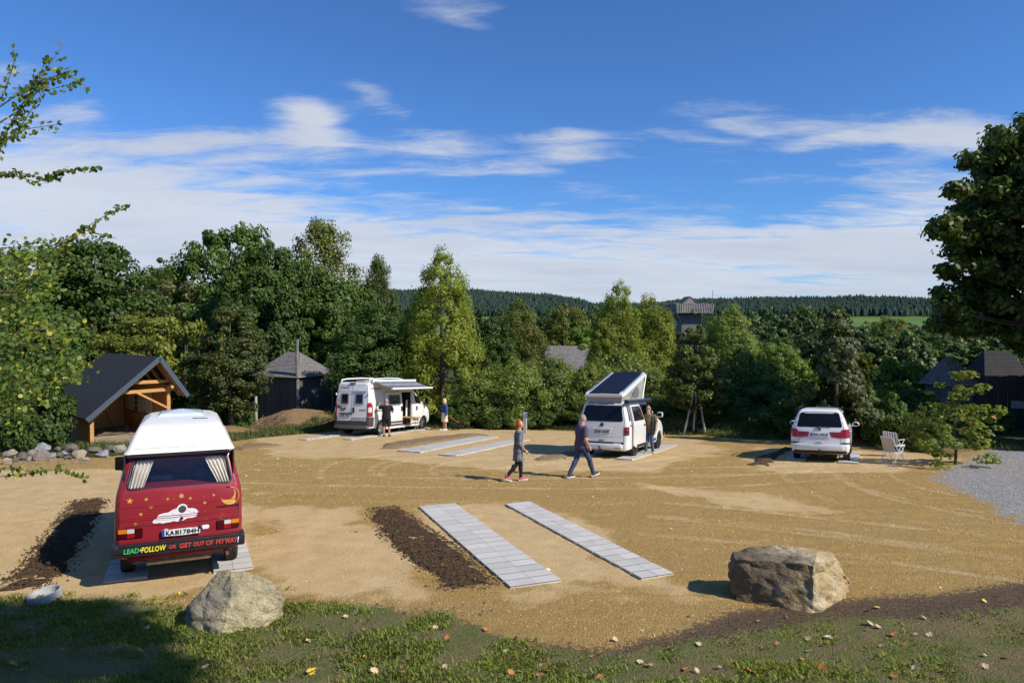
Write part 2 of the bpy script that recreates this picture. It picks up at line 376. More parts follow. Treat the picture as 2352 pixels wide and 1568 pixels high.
    grav=N.mix(N.rng(N.m('ADD',N.m('MULTIPLY',ng,.6),N.m('MULTIPLY',nf,.4)),.38,.60),(.13,.128,.120),(.54,.525,.50)); 
    e1=N.m('ADD',gG,N.m('MULTIPLY',N.m('SUBTRACT',nm,.5),1.3)); c=N.mix(N.rng(N.m('ADD',e1,N.m('MULTIPLY',N.m('SUBTRACT',ng,.5),1.2)),.35,.65),sand,grav)
    c=N.mix(N.rng(N.m('ADD',dG,N.m('MULTIPLY',N.m('SUBTRACT',nf,.5),.8)),.35,.6),c,veg)
    c=N.mix(N.rng(N.m('ADD',dB,N.m('MULTIPLY',N.m('SUBTRACT',nf,.5),.9)),.35,.6),c,earth)
    c=N.mix(N.rng(N.m('ADD',dR,N.m('MULTIPLY',N.m('SUBTRACT',nf,.5),1.3)),.40,.62),c,soil)
    gg=N.m('ADD',gR,N.m('ADD',N.m('MULTIPLY',N.m('SUBTRACT',nm,.5),1.0),N.m('MULTIPLY',N.m('SUBTRACT',nf,.5),.9)))
    lawn=N.mix(N.rng(nm,.40,.58),(.24,.195,.085),(.16,.19,.050)); lawn=N.mix(N.rng(nf,.47,.66,0,.75),lawn,(.27,.21,.115)); lawn=N.mix(N.rng(ng,.38,.6,.30,0),lawn,(.07,.060,.022))
    c=N.mix(N.rng(gg,.42,.62),c,lawn)
    c=N.mix(dA,c,N.mix(N.rng(N.noise(pos,.012,2),.4,.6),(.065,.17,.03),(.15,.19,.05))); c=N.mix(fR,c,(.012,.025,.016))
    N.put(b.inputs['Base Color'],c); b.inputs['Roughness'].default_value=.95; b.inputs['Specular IOR Level'].default_value=.15
    hh=N.m('ADD',N.m('MULTIPLY',nf,.6),N.m('ADD',N.m('MULTIPLY',ng,.55),N.m('MULTIPLY',vo.outputs['Distance'],.3)))
    bp=N.n('ShaderNodeBump'); N.put(bp.inputs['Height'],hh); N.put(bp.inputs['Strength'],N.m('MULTIPLY',N.m('SUBTRACT',1.,fG),N.rng(cb,0,1,.45,1))); bp.inputs['Distance'].default_value=.07
    N.put(b.inputs['Normal'],bp.outputs[0])
    me.materials.append(m); tag(o,kind='structure'); return o
ground=build_ground()
# paved wheel strips: two rows of long grey concrete slabs on the sand
m_pav,N,b=newmat('paver_concrete'); g_=N.n('ShaderNodeNewGeometry'); nn=N.noise(g_.outputs['Position'],9,5)
N.put(b.inputs['Base Color'],N.mix(N.rng(N.noise(g_.outputs['Position'],5,5),.6,.8,0,.55),N.mix(g_.outputs['Random Per Island'],(.40,.395,.385),(.50,.495,.48)),(.52,.42,.27))); b.inputs['Roughness'].default_value=.85
N.put(b.inputs['Base Color'],N.mix(N.rng(N.noise(g_.outputs['Position'],4,5),.52,.78,0,.5),N.mix(g_.outputs['Random Per Island'],(.48,.465,.43),(.60,.58,.53)),(.56,.44,.26)))
bp=N.n('ShaderNodeBump'); N.put(bp.inputs['Height'],nn); bp.inputs['Strength'].default_value=.3; bp.inputs['Distance'].default_value=.01; N.put(b.inputs['Normal'],bp.outputs[0])
m_jointshade=pm('joint_shadow',(.09,.065,.035),.95,noise=(7,.6))  # dark sheet just below the slab tops, standing in for shadow in the gaps
def strip(a0,b0,a1,b1,label,cols=2,cl=.30):
    """near end corners a0,b0 (left,right), far end corners a1,b1, picture points"""
    A0,B0,A1,B1=[Vector(P(*p)[:2]) for p in (a0,b0,a1,b1)]
    c0=(A0+B0)/2; c1=(A1+B1)/2; d=c1-c0; L=d.length; d.normalize(); n=Vector((d.y,-d.x)); W=(abs((B0-A0).dot(n))+abs((B1-A1).dot(n)))/2
    bm=MB(); bs=MB(); k=int(L/cl); cl=L/k
    for i in range(k):
        for j in range(cols):
            u=(j+.5)/cols-.5; p=c0+d*(i+.5)*cl+n*u*W; w_=W/cols-.006; l_=cl-.036
            z=float(H(p.x,p.y))+.006+R.uniform(-.0015,.0015)
            q=[p+n*(sx*w_/2)+d*(sy*l_/2) for sx,sy in ((-1,-1),(1,-1),(1,1),(-1,1))]
            tz=[float(H(r.x,r.y))-float(H(p.x,p.y))+R.uniform(-.001,.001) for r in q]
            top=[(q[t].x,q[t].y,z+.035+tz[t]) for t in range(4)]; bot=[(q[t].x,q[t].y,z-.08) for t in range(4)]
            bm.add(bot+top,[(4,5,6,7),(0,1,5,4),(1,2,6,5),(2,3,7,6),(3,0,4,7)])
            if j==0:
                q=[c0+d*(i+e_)*cl+n*(s_*W/2*.985) for s_,e_ in ((-1,.02),(1,.02),(1,.98),(-1,.98))]; bs.add([(r.x,r.y,float(H(r.x,r.y))+.0335) for r in q],[(0,1,2,3)])
    nf_=len(bm.f); bm.add(bs.v,bs.f); o=npmesh('paved_strip',bm.v,bm.f,[m_pav,m_jointshade],mi=[0]*nf_+[1]*len(bs.f)); tag(o,label,kind='structure'); STRIPS.append((c0,c1,W)); return W,L
for s in (((196,1338),(305,1338),(262,1200),(330,1195),'paved strip in the shade under the left wheels of the red van'),
          ((483,1318),(579,1316),(462,1200),(556,1232),'paved strip under the right wheels of the red van')):
    pass
def stripv(cx,cy,hd,L0,L1,W,label):
    """strip whose centre line passes world (cx,cy) heading hd from -L0 to L1"""
    h=Vector((math.sin(hd),math.cos(hd))); n=Vector((h.y,-h.x)); c=Vector((cx,cy))
    def pj(p): z=float(Hb(p.x,p.y)); return (CX+FD*p.x/p.y, HZ-FD*z/p.y)
    return strip(pj(c-h*L0-n*W/2),pj(c-h*L0+n*W/2),pj(c+h*L1-n*W/2),pj(c+h*L1+n*W/2),label)
strip((1160,1353),(1305,1347),(963,1167),(1041,1162),'empty paved wheel strip beside the dark soil bed')
strip((1478,1334),(1552,1330),(1152,1161),(1224,1158),'empty paved wheel strip in the yard, furthest from the soil bed')
strip((912,1038),(962,1041),(1100,1003),(1143,1006),'narrow paved strip in the empty bay behind the walking woman, beside the low earth ridge')
strip((1000,1047),(1050,1049),(1175,1012),(1222,1010),'narrow paved strip in the empty bay ending near the grey power post')
# soil beds
m_soil,N,b=newmat('planting_soil'); g_=N.n('ShaderNodeNewGeometry'); ps=g_.outputs['Position']
cc=N.mix(N.rng(N.noise(ps,14,5,.6),.35,.65),(.065,.040,.021),(.16,.10,.058)); cc=N.mix(N.rng(N.noise(ps,38,3,.7),.64,.72,0,.8),cc,(.36,.29,.2)); N.put(b.inputs['Base Color'],cc); b.inputs['Roughness'].default_value=1; b.inputs['Specular IOR Level'].default_value=.1
bp=N.n('ShaderNodeBump'); N.put(bp.inputs['Height'],N.noise(ps,30,5,.7)); bp.inputs['Strength'].default_value=1; bp.inputs['Distance'].default_value=.04; N.put(b.inputs['Normal'],bp.outputs[0])
m_soil2,N,b=newmat('dry_earth'); g_=N.n('ShaderNodeNewGeometry'); ps=g_.outputs['Position']
N.put(b.inputs['Base Color'],N.mix(N.rng(N.noise(ps,20,5,.6),.35,.65),(.15,.095,.045),(.30,.20,.10))); b.inputs['Roughness'].default_value=1
def bed(poly,label,mat,h=.05,st=.05,seed=1):
    pw=np.array(wp(poly)); x0,y0=pw.min(0)-.3; x1,y1=pw.max(0)+.3
    xs=np.arange(x0,x1,st); ys=np.arange(y0,y1,st); X,Y=np.meshgrid(xs,ys); d=polydist([tuple(p) for p in pw],X,Y)+(fbm(X,Y,.35,seed)-.47)*.42
    Z=H(X,Y,True)-.02+h*sst(-.05,.25,d)*(.6+.8*fbm(X,Y,.5,seed+3))+sst(-.05,.15,d)*(.035*(fbm(X,Y,.12,seed+5,3)-.4)+.02*(vnoise(X,Y,.2,seed+6)-.5))
    Z=np.where(d<-.02,Z-.05,Z)
    i=np.arange(X.size).reshape(X.shape); F=np.stack([i[:-1,:-1],i[:-1,1:],i[1:,1:],i[1:,:-1]],-1); keep=(d[:-1,:-1]>-.1)&(d[1:,1:]>-.1); F=F[keep]
    V=np.stack([X,Y,Z],-1).reshape(-1,3); us,inv=np.unique(F,return_inverse=True); o=npmesh('planting_bed',V[us],inv.reshape(F.shape),mat,smooth=True); tag(o,label,kind='structure'); return o
bed([(838,1172),(915,1166),(960,1195),(1060,1262),(1150,1345),(1130,1358),(1010,1360),(990,1330),(930,1288),(870,1240)],'dark soil bed in the middle of the yard',m_soil,.035,.04,1)
bed([(160,1150),(248,1148),(225,1200),(190,1245),(160,1300),(110,1358),(-40,1366),(30,1300),(100,1215)],'dark soil bed left of the red van',m_soil,.035,.04,2)
bed([(868,1032),(880,1022),(990,1006),(1100,999),(1125,1001),(1020,1014),(910,1032)],'low ridge of dry earth between two bays',m_soil2,.12,.07,3)
bed([(1225,1056),(1260,1047),(1345,1030),(1350,1038),(1290,1054),(1240,1060)],'small heap of earth and stones behind the van with raised roof',m_soil2,.08,.06,4)
bed([(1722,1070),(1740,1050),(1800,1030),(1830,1030),(1800,1045),(1770,1072)],'dark soil bed left of the white minivan',m_soil,.08,.05,5)
bed([(530,1032),(560,1022),(620,1020),(650,1024),(600,1030),(550,1036)],'small dark earth ridge at the left edge of the yard',m_soil2,.10,.06,6)
# ------------------------------------------------------------ vehicles
m_white=pm('white_paint',(.80,.80,.78),.22,coat=.6,spec=.5,noise=(1.5,.03)); m_red=pm('red_paint',(.30,.020,.030),.33,coat=.5,noise=(3,.10))
m_gel=pm('cream_gelcoat',(.84,.82,.75),.38,coat=.2,noise=(2.2,.04)); m_rub=pm('black_rubber',(.022,.022,.023),.75,noise=(30,.3),bump=(60,.3,.004))
m_blk=pm('black_plastic',(.02,.02,.022),.45,noise=(8,.2)); m_dgry=pm('dark_grey_plastic',(.055,.058,.065),.5,noise=(6,.15)); m_glass=pm('dark_glass',(.008,.009,.011),.06,spec=.35)
m_lred=pm('red_lens',(.35,.008,.008),.12,coat=.8); m_lamb=pm('amber_lens',(.75,.22,.01),.15,coat=.8); m_lwht=pm('clear_lens',(.62,.62,.62),.12,coat=.8); m_ldrk=pm('dark_red_lens',(.06,.004,.006),.12,coat=.8)
m_alu=pm('silver_alloy',(.55,.56,.58),.3,metal=.85); m_chr=pm('chrome',(.7,.7,.72),.12,metal=1); m_rimdk=pm('dark_alloy',(.09,.09,.10),.35,metal=.7)
m_plate=pm('plate_white',(.78,.78,.76),.4); m_eu=pm('plate_blue',(.02,.07,.42),.4); m_ink=pm('black_lettering',(.012,.012,.014),.5); m_gold=pm('gold_paint',(.66,.36,.07),.5,noise=(12,.15)); m_olgold=pm('dull_gold_paint',(.42,.20,.03),.5)
m_pwhite=pm('white_brush_paint',(.80,.80,.80),.55,noise=(10,.06)); m_grn=pm('green_lettering',(.05,.50,.13),.5); m_yel=pm('yellow_lettering',(.85,.72,.04),.5); m_rlet=pm('red_lettering',(.62,.06,.05),.5)
m_curt=pm('curtain_cloth',(.86,.76,.66),.9,noise=(5,.08)); m_int=pm('dark_interior',(.02,.02,.022),.9); m_seam=pm('seam_black',(.012,.012,.012),.9); m_exh=pm('exhaust_rust',(.17,.12,.075),.7,metal=.3,noise=(9,.3))
m_mirr=pm('mirror_glass',(.6,.62,.66),.03,metal=1)
def tglass(name,tint,fac):
    m=bpy.data.materials.new(name); m.use_nodes=True; nt=m.node_tree; nt.nodes.remove(nt.nodes['Principled BSDF']); N=NT(nt)
    tr=N.n('ShaderNodeBsdfTransparent'); tr.inputs[0].default_value=(*tint,1); gl=N.n('ShaderNodeBsdfGlossy'); gl.inputs['Roughness'].default_value=.02
    fr=N.n('ShaderNodeFresnel'); fr.inputs[0].default_value=1.5; mx=N.n('ShaderNodeMixShader'); N.put(mx.inputs[0],N.m('ADD',fr.outputs[0],fac)); N.put(mx.inputs[1],tr.outputs[0]); N.put(mx.inputs[2],gl.outputs[0]); N.put(nt.nodes['Material Output'].inputs[0],mx.outputs[0]); return m
m_clear=tglass('window_glass',(.93,.95,.95),.0)
class Body:
    def __init__(s,lv,crown=.035,nside=26): s.L=np.array(lv,float); s.crown=crown; s.ns=nside
    def at(s,z): return [float(np.interp(z,s.L[:,0],s.L[:,k])) for k in range(1,6)]
    def rear(s,u,z,off=0):
        w,yr,yf,rr,rf=s.at(z); sg=1 if u>=0 else -1; a=abs(u); f=w-rr
        if a<=f: return (u,yr+s.crown*(a/max(w,.1))**2-off,z)
        y0=yr+s.crown*(f/max(w,.1))**2; arc=rr*PI/2
        if a<=f+arc: t=(a-f)/rr; return (sg*(f+(rr+off)*math.sin(t)),y0+rr-(rr+off)*math.cos(t),z)
        return (sg*(w+off),y0+rr+(a-f-arc),z)
    def side(s,sg,y,z,off=0):
        w,yr,yf,rr,rf=s.at(z)
        xx=w
        if y>yf-rf: t=min(1,(y-yf+rf)/rf); xx=w-rf+rf*math.sqrt(max(0,1-t*t))
        if y<yr+rr: t=min(1,(yr+rr-y)/rr); xx=w-rr+rr*math.sqrt(max(0,1-t*t))
        return (sg*(xx+off),y,z)
    def outline(s,z):
        w,yr,yf,rr,rf=s.at(z); P_=[]; f=w-rr
        for i in range(-5,6): x=f*i/5; P_.append((x,yr+s.crown*(abs(x)/max(w,.1))**2))
        y0=yr+s.crown*(f/max(w,.1))**2
        for i in range(1,7): t=PI/2*i/6; P_.append((f+rr*math.sin(t),y0+rr-rr*math.cos(t)))
        a,b=y0+rr,yf-rf
        for i in range(1,s.ns): P_.append((w,a+(b-a)*i/s.ns))
        for i in range(0,7): t=PI/2*i/6; P_.append((w-rf+rf*math.cos(t),yf-rf+rf*math.sin(t)))
        for i in range(1,8): x=(w-rf)*(1-2*i/8); P_.append((x,yf+.06*(1-(x/max(w-rf,.1))**2)))
        for i in range(0,7): t=PI/2*i/6; P_.append((-(w-rf)-rf*math.sin(t),yf-rf+rf*math.cos(t)))
        for i in range(1,s.ns): P_.append((-w,b+(a-b)*i/s.ns))
        for i in range(0,6): t=PI/2*(1-i/6); P_.append((-f-rr*math.sin(t),y0+rr-rr*math.cos(t)))
        return P_
    def mesh(s,name,mat,parent,zs=None,cuts=(),sa=.5):
        zs=zs if zs is not None else list(s.L[:,0]); m=MB(); n=None
        for z in zs:
            o=s.outline(z); n=len(o); m.v+=[(x,y,z) for x,y in o]
        for i in range(len(zs)-1):
            for k in range(n): k2=(k+1)%n; m.f.append((i*n+k,i*n+k2,(i+1)*n+k2,(i+1)*n+k))
        m.f.append(tuple(range(n-1,-1,-1))); m.f.append(tuple((len(zs)-1)*n+k for k in range(n)))
        ob=m.build(name,mat,parent,fix=True)
        for c in cuts:
            co_=c.build('cut',mat,parent)
            md=ob.modifiers.new('b','BOOLEAN'); md.operation='DIFFERENCE'; md.object=co_; md.solver='EXACT'; evald(ob); bpy.data.objects.remove(co_)
        shade(ob,sa); return ob
def rrect(x0,z0,x1,z1,r=.04,n=4,tl=None,tr=None):
    """rounded quad; tl/tr shift the top corners inwards"""
    tl=tl or 0; tr=tr or 0; c=[(x0,z0),(x1,z0),(x1-tr,z1),(x0+tl,z1)]; return rpoly(c,r,n)
def rpoly(c,r=.04,n=4):
    out=[]; m=len(c)
    for i in range(m):
        p=Vector(c[i]); a=Vector(c[i-1])-p; b=Vector(c[(i+1)%m])-p; k=min(r,a.length*.45,b.length*.45); a=p+a.normalized()*k; b=p+b.normalized()*k
        for j in range(n+1): t=j/n; out.append(tuple(a*(1-t)**2+p*2*t*(1-t)+b*t*t))
    return out
def panel(name,poly,mapf,off,thick,mat,parent,step=.12,mats=None,smooth=True):
    bm=bmesh.new(); f=bm.faces.new([bm.verts.new((x,0,z)) for x,z in poly])
    for ax in (0,2):
        lo=min(p[ax//2] for p in poly); hi=max(p[ax//2] for p in poly); k=lo+step
        while k<hi-.01:
            bmesh.ops.bisect_plane(bm,geom=bm.verts[:]+bm.edges[:]+bm.faces[:],plane_co=(k if ax==0 else 0,0,k if ax==2 else 0),plane_no=(1,0,0) if ax==0 else (0,0,1)); k+=step
    bm.verts.index_update(); V=[(v.co.x,v.co.z) for v in bm.verts]; F=[[v.index for v in f.verts] for f in bm.faces]
    bd=[(e.verts[0].index,e.verts[1].index) for e in bm.edges if len(e.link_faces)==1]; bm.free(); n=len(V)
    top=[mapf(a,b,off) for a,b in V]; bot=[mapf(a,b,off-thick) for a,b in V]
    me=MB(); me.add(top+bot,F+[[i+n for i in q[::-1]] for q in F]+[(a,b,b+n,a+n) for a,b in bd]); o=me.build(name,mat,parent)
    if smooth: shade(o,.5)
    return o
_tx={}
def text_geo(s):
    if s in _tx: return _tx[s]
    cu=bpy.data.curves.new('t','FONT'); cu.body=s; cu.size=1; cu.resolution_u=2; ob=bpy.data.objects.new('t',cu); COL.objects.link(ob)
    dg=bpy.context.evaluated_depsgraph_get(); dg.update(); me=bpy.data.meshes.new_from_object(ob.evaluated_get(dg)); bpy.data.objects.remove(ob)
    V=np.array([v.co[:2] for v in me.vertices]); F=[list(p.vertices) for p in me.polygons]; V-= (V.min(0)+V.max(0))/2; _tx[s]=(V,F); return _tx[s]
def text(name,s,cx,cz,w,h,mapf,off,mat,parent,shear=0,flip=1,rot=0,fat=0,wob=0):
    V,F=text_geo(s); W=V.max(0)-V.min(0); c,sn=math.cos(rot),math.sin(rot); pts=[]
    for a,b in V:
        a=a/W[0]*w*flip; b=b/W[1]*h; a+=shear*b; b+=wob*h*math.sin(a*37+cx*9); pts.append(mapf(cx+a*c-b*sn,cz+a*sn+b*c,off))
    m=MB(); m.add(pts,F); o=m.build(name,mat,parent,fix=False)
    if fat:
        # heavier strokes: shifted copies
        for k,(dx,dz) in enumerate(((fat,0),(-fat,0),(0,fat),(0,-fat))):
            p2=[mapf(cx+(a/W[0]*w*flip+shear*b/W[1]*h)+dx,cz+b/W[1]*h+dz,off+.0004*(k+1)) for a,b in V]; m.add(p2,F)
        bpy.data.objects.remove(o); o=m.build(name,mat,parent,fix=False)
    return o
def plate(parent,s1,s2,cx,cz,mapf,off,h=.11,w=.52,s3=None):
    p=panel('number_plate',rrect(cx-w/2,cz-h/2,cx+w/2,cz+h/2,.012,2),mapf,off,.012,m_plate,parent,.3)
    def f(a,b,o): return mapf(a,b,o)
    panel('country_band',rrect(cx-w/2+.004,cz-h/2+.004,cx-w/2+.045,cz+h/2-.004,.006,1),mapf,off+.003,.002,m_eu,p,.3)
    text('lettering',s1,cx-w*.25 if not s3 else cx-w*.28,cz,w*(.32 if not s3 else .2),h*.66,mapf,off+.004,m_ink,p,fat=.003)
    text('lettering',s2,cx+w*.26 if not s3 else cx+w*.22,cz,w*(.43 if not s3 else .48),h*.66,mapf,off+.004,m_ink,p,fat=.003)
    m=MB()
    for k,dz in enumerate((.022,-.022)):
        pts=[mapf(cx-w*(.035 if not s3 else .125)+.018*math.cos(t*PI/5),cz+dz+.018*math.sin(t*PI/5),off+.004) for t in range(10)]; m.add(pts,[tuple(range(10))])
    m.build('registration_seal',m_olgold,p,fix=False); 
    ms=MB()
    for (x0,z0,x1,z1) in ((-w/2,-h/2,w/2,-h/2+.005),(-w/2,h/2-.005,w/2,h/2),(-w/2,-h/2,-w/2+.005,h/2),(w/2-.005,-h/2,w/2,h/2)):
        ms.add([mapf(cx+a,cz+b,off+.0025) for a,b in ((x0,z0),(x1,z0),(x1,z1),(x0,z1))],[(0,1,2,3)])
    ms.build('plate_border',m_ink,p,fix=False)
    return p
def wheel(parent,x,y,r,w,rimmat,spokes=5,rr=.62,steer=0,rimscale=1):
    sg=1 if x>0 else -1; m=MB(); hw=w/2
    m.lathe([(r*rr,-hw*.8),(r*.86,-hw),(r*.96,-hw*.9),(r,-hw*.55),(r,hw*.55),(r*.96,hw*.9),(r*.86,hw),(r*rr,hw*.8),(r*rr,-hw*.8)],(0,0,0),'x',40)
    for g in (-.5,-.18,.18,.5):
        m.lathe([(r+.001,hw*(g-.055)),(r+.006,hw*(g-.05)),(r+.006,hw*(g+.05)),(r+.001,hw*(g+.055))],(0,0,0),'x',40)
    o=m.build('wheel',m_rub,parent,smooth=True); o.location=(x,y,r)
    q=MB(); R_=r*rr; h=sg*hw
    q.lathe([(R_*1.03,h*.86),(R_*.96,h*.9),(R_*.90,h*.55),(R_*.88,h*.1),(.01,h*.05)],(0,0,0),'x',36)
    q.lathe([(R_*.22,h*.1),(R_*.24,h*.72),(R_*.16,h*.8),(.005,h*.8)],(0,0,0),'x',20)
    for k in range(spokes):
        t=2*PI*k/spokes
        for dt in ((-.13,.13) if spokes<=6 else (0,)):
            a,b=math.cos(t+dt),math.sin(t+dt); a2,b2=math.cos(t+dt*1.6),math.sin(t+dt*1.6)
            q.beam((h*.66,a*R_*.15,b*R_*.15),(h*.72,a2*R_*.93,b2*R_*.93),R_*(.14 if spokes<=6 else .12),.03,up=(1,0,0))
    rim=q.build('rim',rimmat,o,smooth=True); return o
def placev(name,x,y,hd,label,cat,wb=2.8):
    e=empty(name); h=Vector((math.sin(hd),math.cos(hd))); r=Vector((h.y,-h.x)); p=Vector((x,y))
    g=lambda a,b: float(Hb(*(p+r*a+h*b)))
    zb,zf=g(0,0),g(0,wb); f=Vector((h.x*wb,h.y*wb,zf-zb)).normalized(); rr=Vector((r.x*1.6,r.y*1.6,g(.8,wb/2)-g(-.8,wb/2))); rr=(rr-f*rr.dot(f)).normalized(); u=rr.cross(f)
    e.matrix_world=Matrix(((rr.x,f.x,u.x,x),(rr.y,f.y,u.y,y),(rr.z,f.z,u.z,zb+.028),(0,0,0,1))); tag(e,label,cat); return e
def archcut(x,y,r,z=.33):
    m=MB(); m.lathe([(.001,-.5),(r,-.5),(r,.5),(.001,.5)],(x,y,z),'x',32); return m
def boxcut(x0,x1,y0,y1,z0,z1): m=MB(); m.box(((x0+x1)/2,(y0+y1)/2,(z0+z1)/2),(x1-x0,y1-y0,z1-z0)); return m
def seam(mb,pts,mapf,off=.003,w=.008):
    for (a,b),(c,d) in zip(pts[:-1],pts[1:]):
        v=Vector((c-a,d-b)); n_=max(1,int(v.length/.15)); nn=Vector((-v.y,v.x)).normalized()*w/2
        for i in range(n_):
            t0,t1=i/n_,(i+1)/n_; q=[(a+v.x*t0-nn.x,b+v.y*t0-nn.y),(a+v.x*t1-nn.x,b+v.y*t1-nn.y),(a+v.x*t1+nn.x,b+v.y*t1+nn.y),(a+v.x*t0+nn.x,b+v.y*t0+nn.y)]
            mb.add([mapf(*k,off) for k in q],[(0,1,2,3)])
def vwlogo(name,parent,cx,cz,r,mapf,off,mat,bg=None):
    def dsk(R0,R1,m,o_):
        for k in range(20):
            t0,t1=2*PI*k/20,2*PI*(k+1)/20; m.add([mapf(cx+a*math.cos(t),cz+a*math.sin(t),o_) for a,t in ((R0,t0),(R1,t0),(R1,t1),(R0,t1))],[(0,1,2,3)])
    m=MB(); dsk(r*.84,r,m,off)
    def st(p,q,w_): seam(m,[(cx+p[0]*r,cz+p[1]*r),(cx+q[0]*r,cz+q[1]*r)],mapf,off,w_*r)
    st((-.32,.72),(0,.08),.16); st((.32,.72),(0,.08),.16)
    st((-.68,.42),(-.28,-.72),.16); st((-.28,-.72),(0,-.05),.16); st((0,-.05),(.28,-.72),.16); st((.28,-.72),(.68,.42),.16)
    o=m.build(name,mat,parent,fix=False)
    if bg is not None: q=MB(); dsk(0,r*.86,q,off-.002); q.build('emblem_ground',bg,o,fix=False)
    return o
# ============ red camper with white high roof
def red_van():
    V=placev('camper_van',-5.66,11.8,math.radians(-25),'dark red camper van with white high roof, painted stars, moon and cloud, seen from behind','camper van',2.46)
    B=Body([(.42,.86,-.86,3.2,.10,.25),(.50,.90,-.90,3.45,.10,.3),(.60,.92,-.925,3.5,.10,.3),(.9,.925,-.93,3.5,.10,.3),(1.2,.92,-.93,3.48,.10,.3),(1.40,.91,-.915,3.4,.10,.3),(1.47,.895,-.90,3.3,.10,.3),(1.72,.835,-.815,2.9,.10,.25),(1.96,.785,-.735,2.6,.09,.22),(2.03,.755,-.70,2.45,.09,.2),(2.07,.70,-.64,2.3,.08,.2)],.05)
    wp_=rrect(-.765,1.50,.765,1.945,.09,5,.095,.095)
    niche=MB(); bmv=[]
    cut=MB(); pw=[(x,z) for x,z in wp_]; n=len(pw)
    cut.add([(x,-1.2,z) for x,z in pw]+[(x,.2,z) for x,z in pw],[tuple(range(n)),tuple(range(2*n-1,n-1,-1))]+[(i,(i+1)%n,n+(i+1)%n,n+i) for i in range(n)])
    bd=B.mesh('body',m_red,V,cuts=(archcut(-.95,0,.37),archcut(.95,0,.37),cut))
    # interior behind the rear window
    q=MB(); q.box((0,.45,1.72),(1.56,.02,.62)); q.box((0,-.2,1.44),(1.5,1.2,.02)); q.box((0,-.2,2.0),(1.5,1.2,.02)); q.box((-.79,-.2,1.72),(.02,1.2,.6)); q.box((.79,-.2,1.72),(.02,1.2,.6)); q.build('interior_lining',m_int,V)
    q=MB(); q.box((-.3,.1,1.5),(.35,.5,.16),bev=.04); q.ball((.33,.0,1.55),(.16,.2,.10)); q.build('bedding',pm('bedding_cloth',(.18,.18,.17),.9,noise=(9,.5)),V,smooth=True)
    g=panel('rear_window',wp_,B.rear,-.012,.004,m_clear,V,.1)
    # rubber seal
    m=MB(); m.tube([B.rear(x,z,.004) for x,z in wp_]+[B.rear(*wp_[0],.004)],.014,6); m.build('window_seal',m_blk,V,smooth=True)
    for sx in (-1,1):
        vs=[];fs=[]; K=40; M_=7
        for j in range(M_):
            t=j/(M_-1); z=1.515+.40*t; wv=.235 if sx<0 else .27
            xi=.735-.085*t
            inner=xi-(wv*(1-.28*(1-t)*(1 if sx>0 else .35))+ .03*t)
            for k in range(K+1):
                a=k/K; x=xi+(inner-xi)*a; y=-.80+.14*t+.05*math.sin(a*30+1.2*math.sin(t*4+sx))*(.35+.65*(1-t))
                vs.append((sx*x,y,z))
        for j in range(M_-1):
            for k in range(K): fs.append((j*(K+1)+k,j*(K+1)+k+1,(j+1)*(K+1)+k+1,(j+1)*(K+1)+k))
        npmesh('curtain',vs,fs,m_curt,V,smooth=True)
    q=MB(); q.tube([(-.7,-.66,1.915),(.7,-.66,1.915)],.008,6); q.build('curtain_rail',m_alu,V)
    # seams and creases of the tailgate
    s=MB(); G=B.rear
    seam(s,[(-.86,.93),(-.86,1.3),(-.80,1.5),(-.715,1.99),(-.66,2.015),(.66,2.015),(.715,1.99),(.80,1.5),(.86,1.3),(.86,.93),(-.86,.93)],G,.002,.010); seam(s,[(-.93,1.24),(-.87,1.24)],G,.002,.008); seam(s,[(.87,1.24),(.93,1.24)],G,.002,.008)
    s.build('tailgate_seam',m_seam,V,fix=False)
    for z in (1.235,1.03,1.06):
        s=MB(); s.tube([B.rear(x/10*.845,z,.001) for x in range(-10,11)],.006,6); s.build('pressed_rib',m_red,V,smooth=True)
    for sx in (-1,1): s=MB(); seam(s,[(y/4,1.235) for y in range(-3,13)],lambda a,b,o,sx=sx:B.side(sx,a,b,o),.003,.01); s.build('side_seam',m_seam,V,fix=False)
    # bumper
    q=MB()
    for (z0,z1,d) in ((.51,.565,.0),(.565,.655,.02),(.655,.69,.0)):
        q.box((0,-1.0,(z0+z1)/2),(1.78,.12+d*2,z1-z0),bev=.01)
    for sx in (-1,1): q.box((sx*.90,-.90,.60),(.10,.34,.19),bev=.035)
    bp=q.build('rear_bumper',m_blk,V,smooth=True)
    fb=lambda a,b,o:(a,-1.083-o,b)
    for s_,cx,w_,h_,mt,rz in (('LEAD',-.70,.20,.072,m_grn,-.02),(',',-.575,.012,.03,m_pwhite,0),('FOLLOW',-.385,.33,.080,m_yel,.02),('OR',-.115,.10,.055,m_rlet,0),('GET',.075,.165,.070,m_rlet,0),('OUT',.275,.15,.065,m_rlet,.02),('OF',.435,.10,.075,m_rlet,.03),('MY',.60,.12,.075,m_rlet,0),('WAY',.765,.18,.080,m_rlet,.04),('!',.875,.014,.085,m_pwhite,0)):
        text('painted_word',s_,cx*.965,.607,w_,h_,fb,.003,mt,bp,shear=.12,rot=rz,fat=.0022,wob=.10)
    # lamps
    for sx in (-1,1):
        o=panel('tail_lamp',rrect(*( (.53,.765,.865,.91) if sx>0 else (-.865,.765,-.53,.91)),.015,2),B.rear,.02,.03,m_ldrk,V,.1)
        def seg(a0,a1,z0,z1,mt,nm):
            x0,x1=sorted((sx*a0,sx*a1)); panel(nm,rrect(x0,z0,x1,z1,.006,1),B.rear,.025,.004,mt,o,.1)
        seg(.75,.86,.84,.905,m_lamb,'indicator_lens'); seg(.645,.745,.84,.905,m_lwht,'reversing_lens'); seg(.64,.745,.77,.835,m_lred,'brake_lens'); seg(.75,.86,.77,.835,m_ldrk,'tail_lens'); seg(.535,.64,.77,.905,m_ldrk,'fog_lens')
    plate(V,'KA','1784H',.012,.80,B.rear,.05,.105,.56,s3=True)
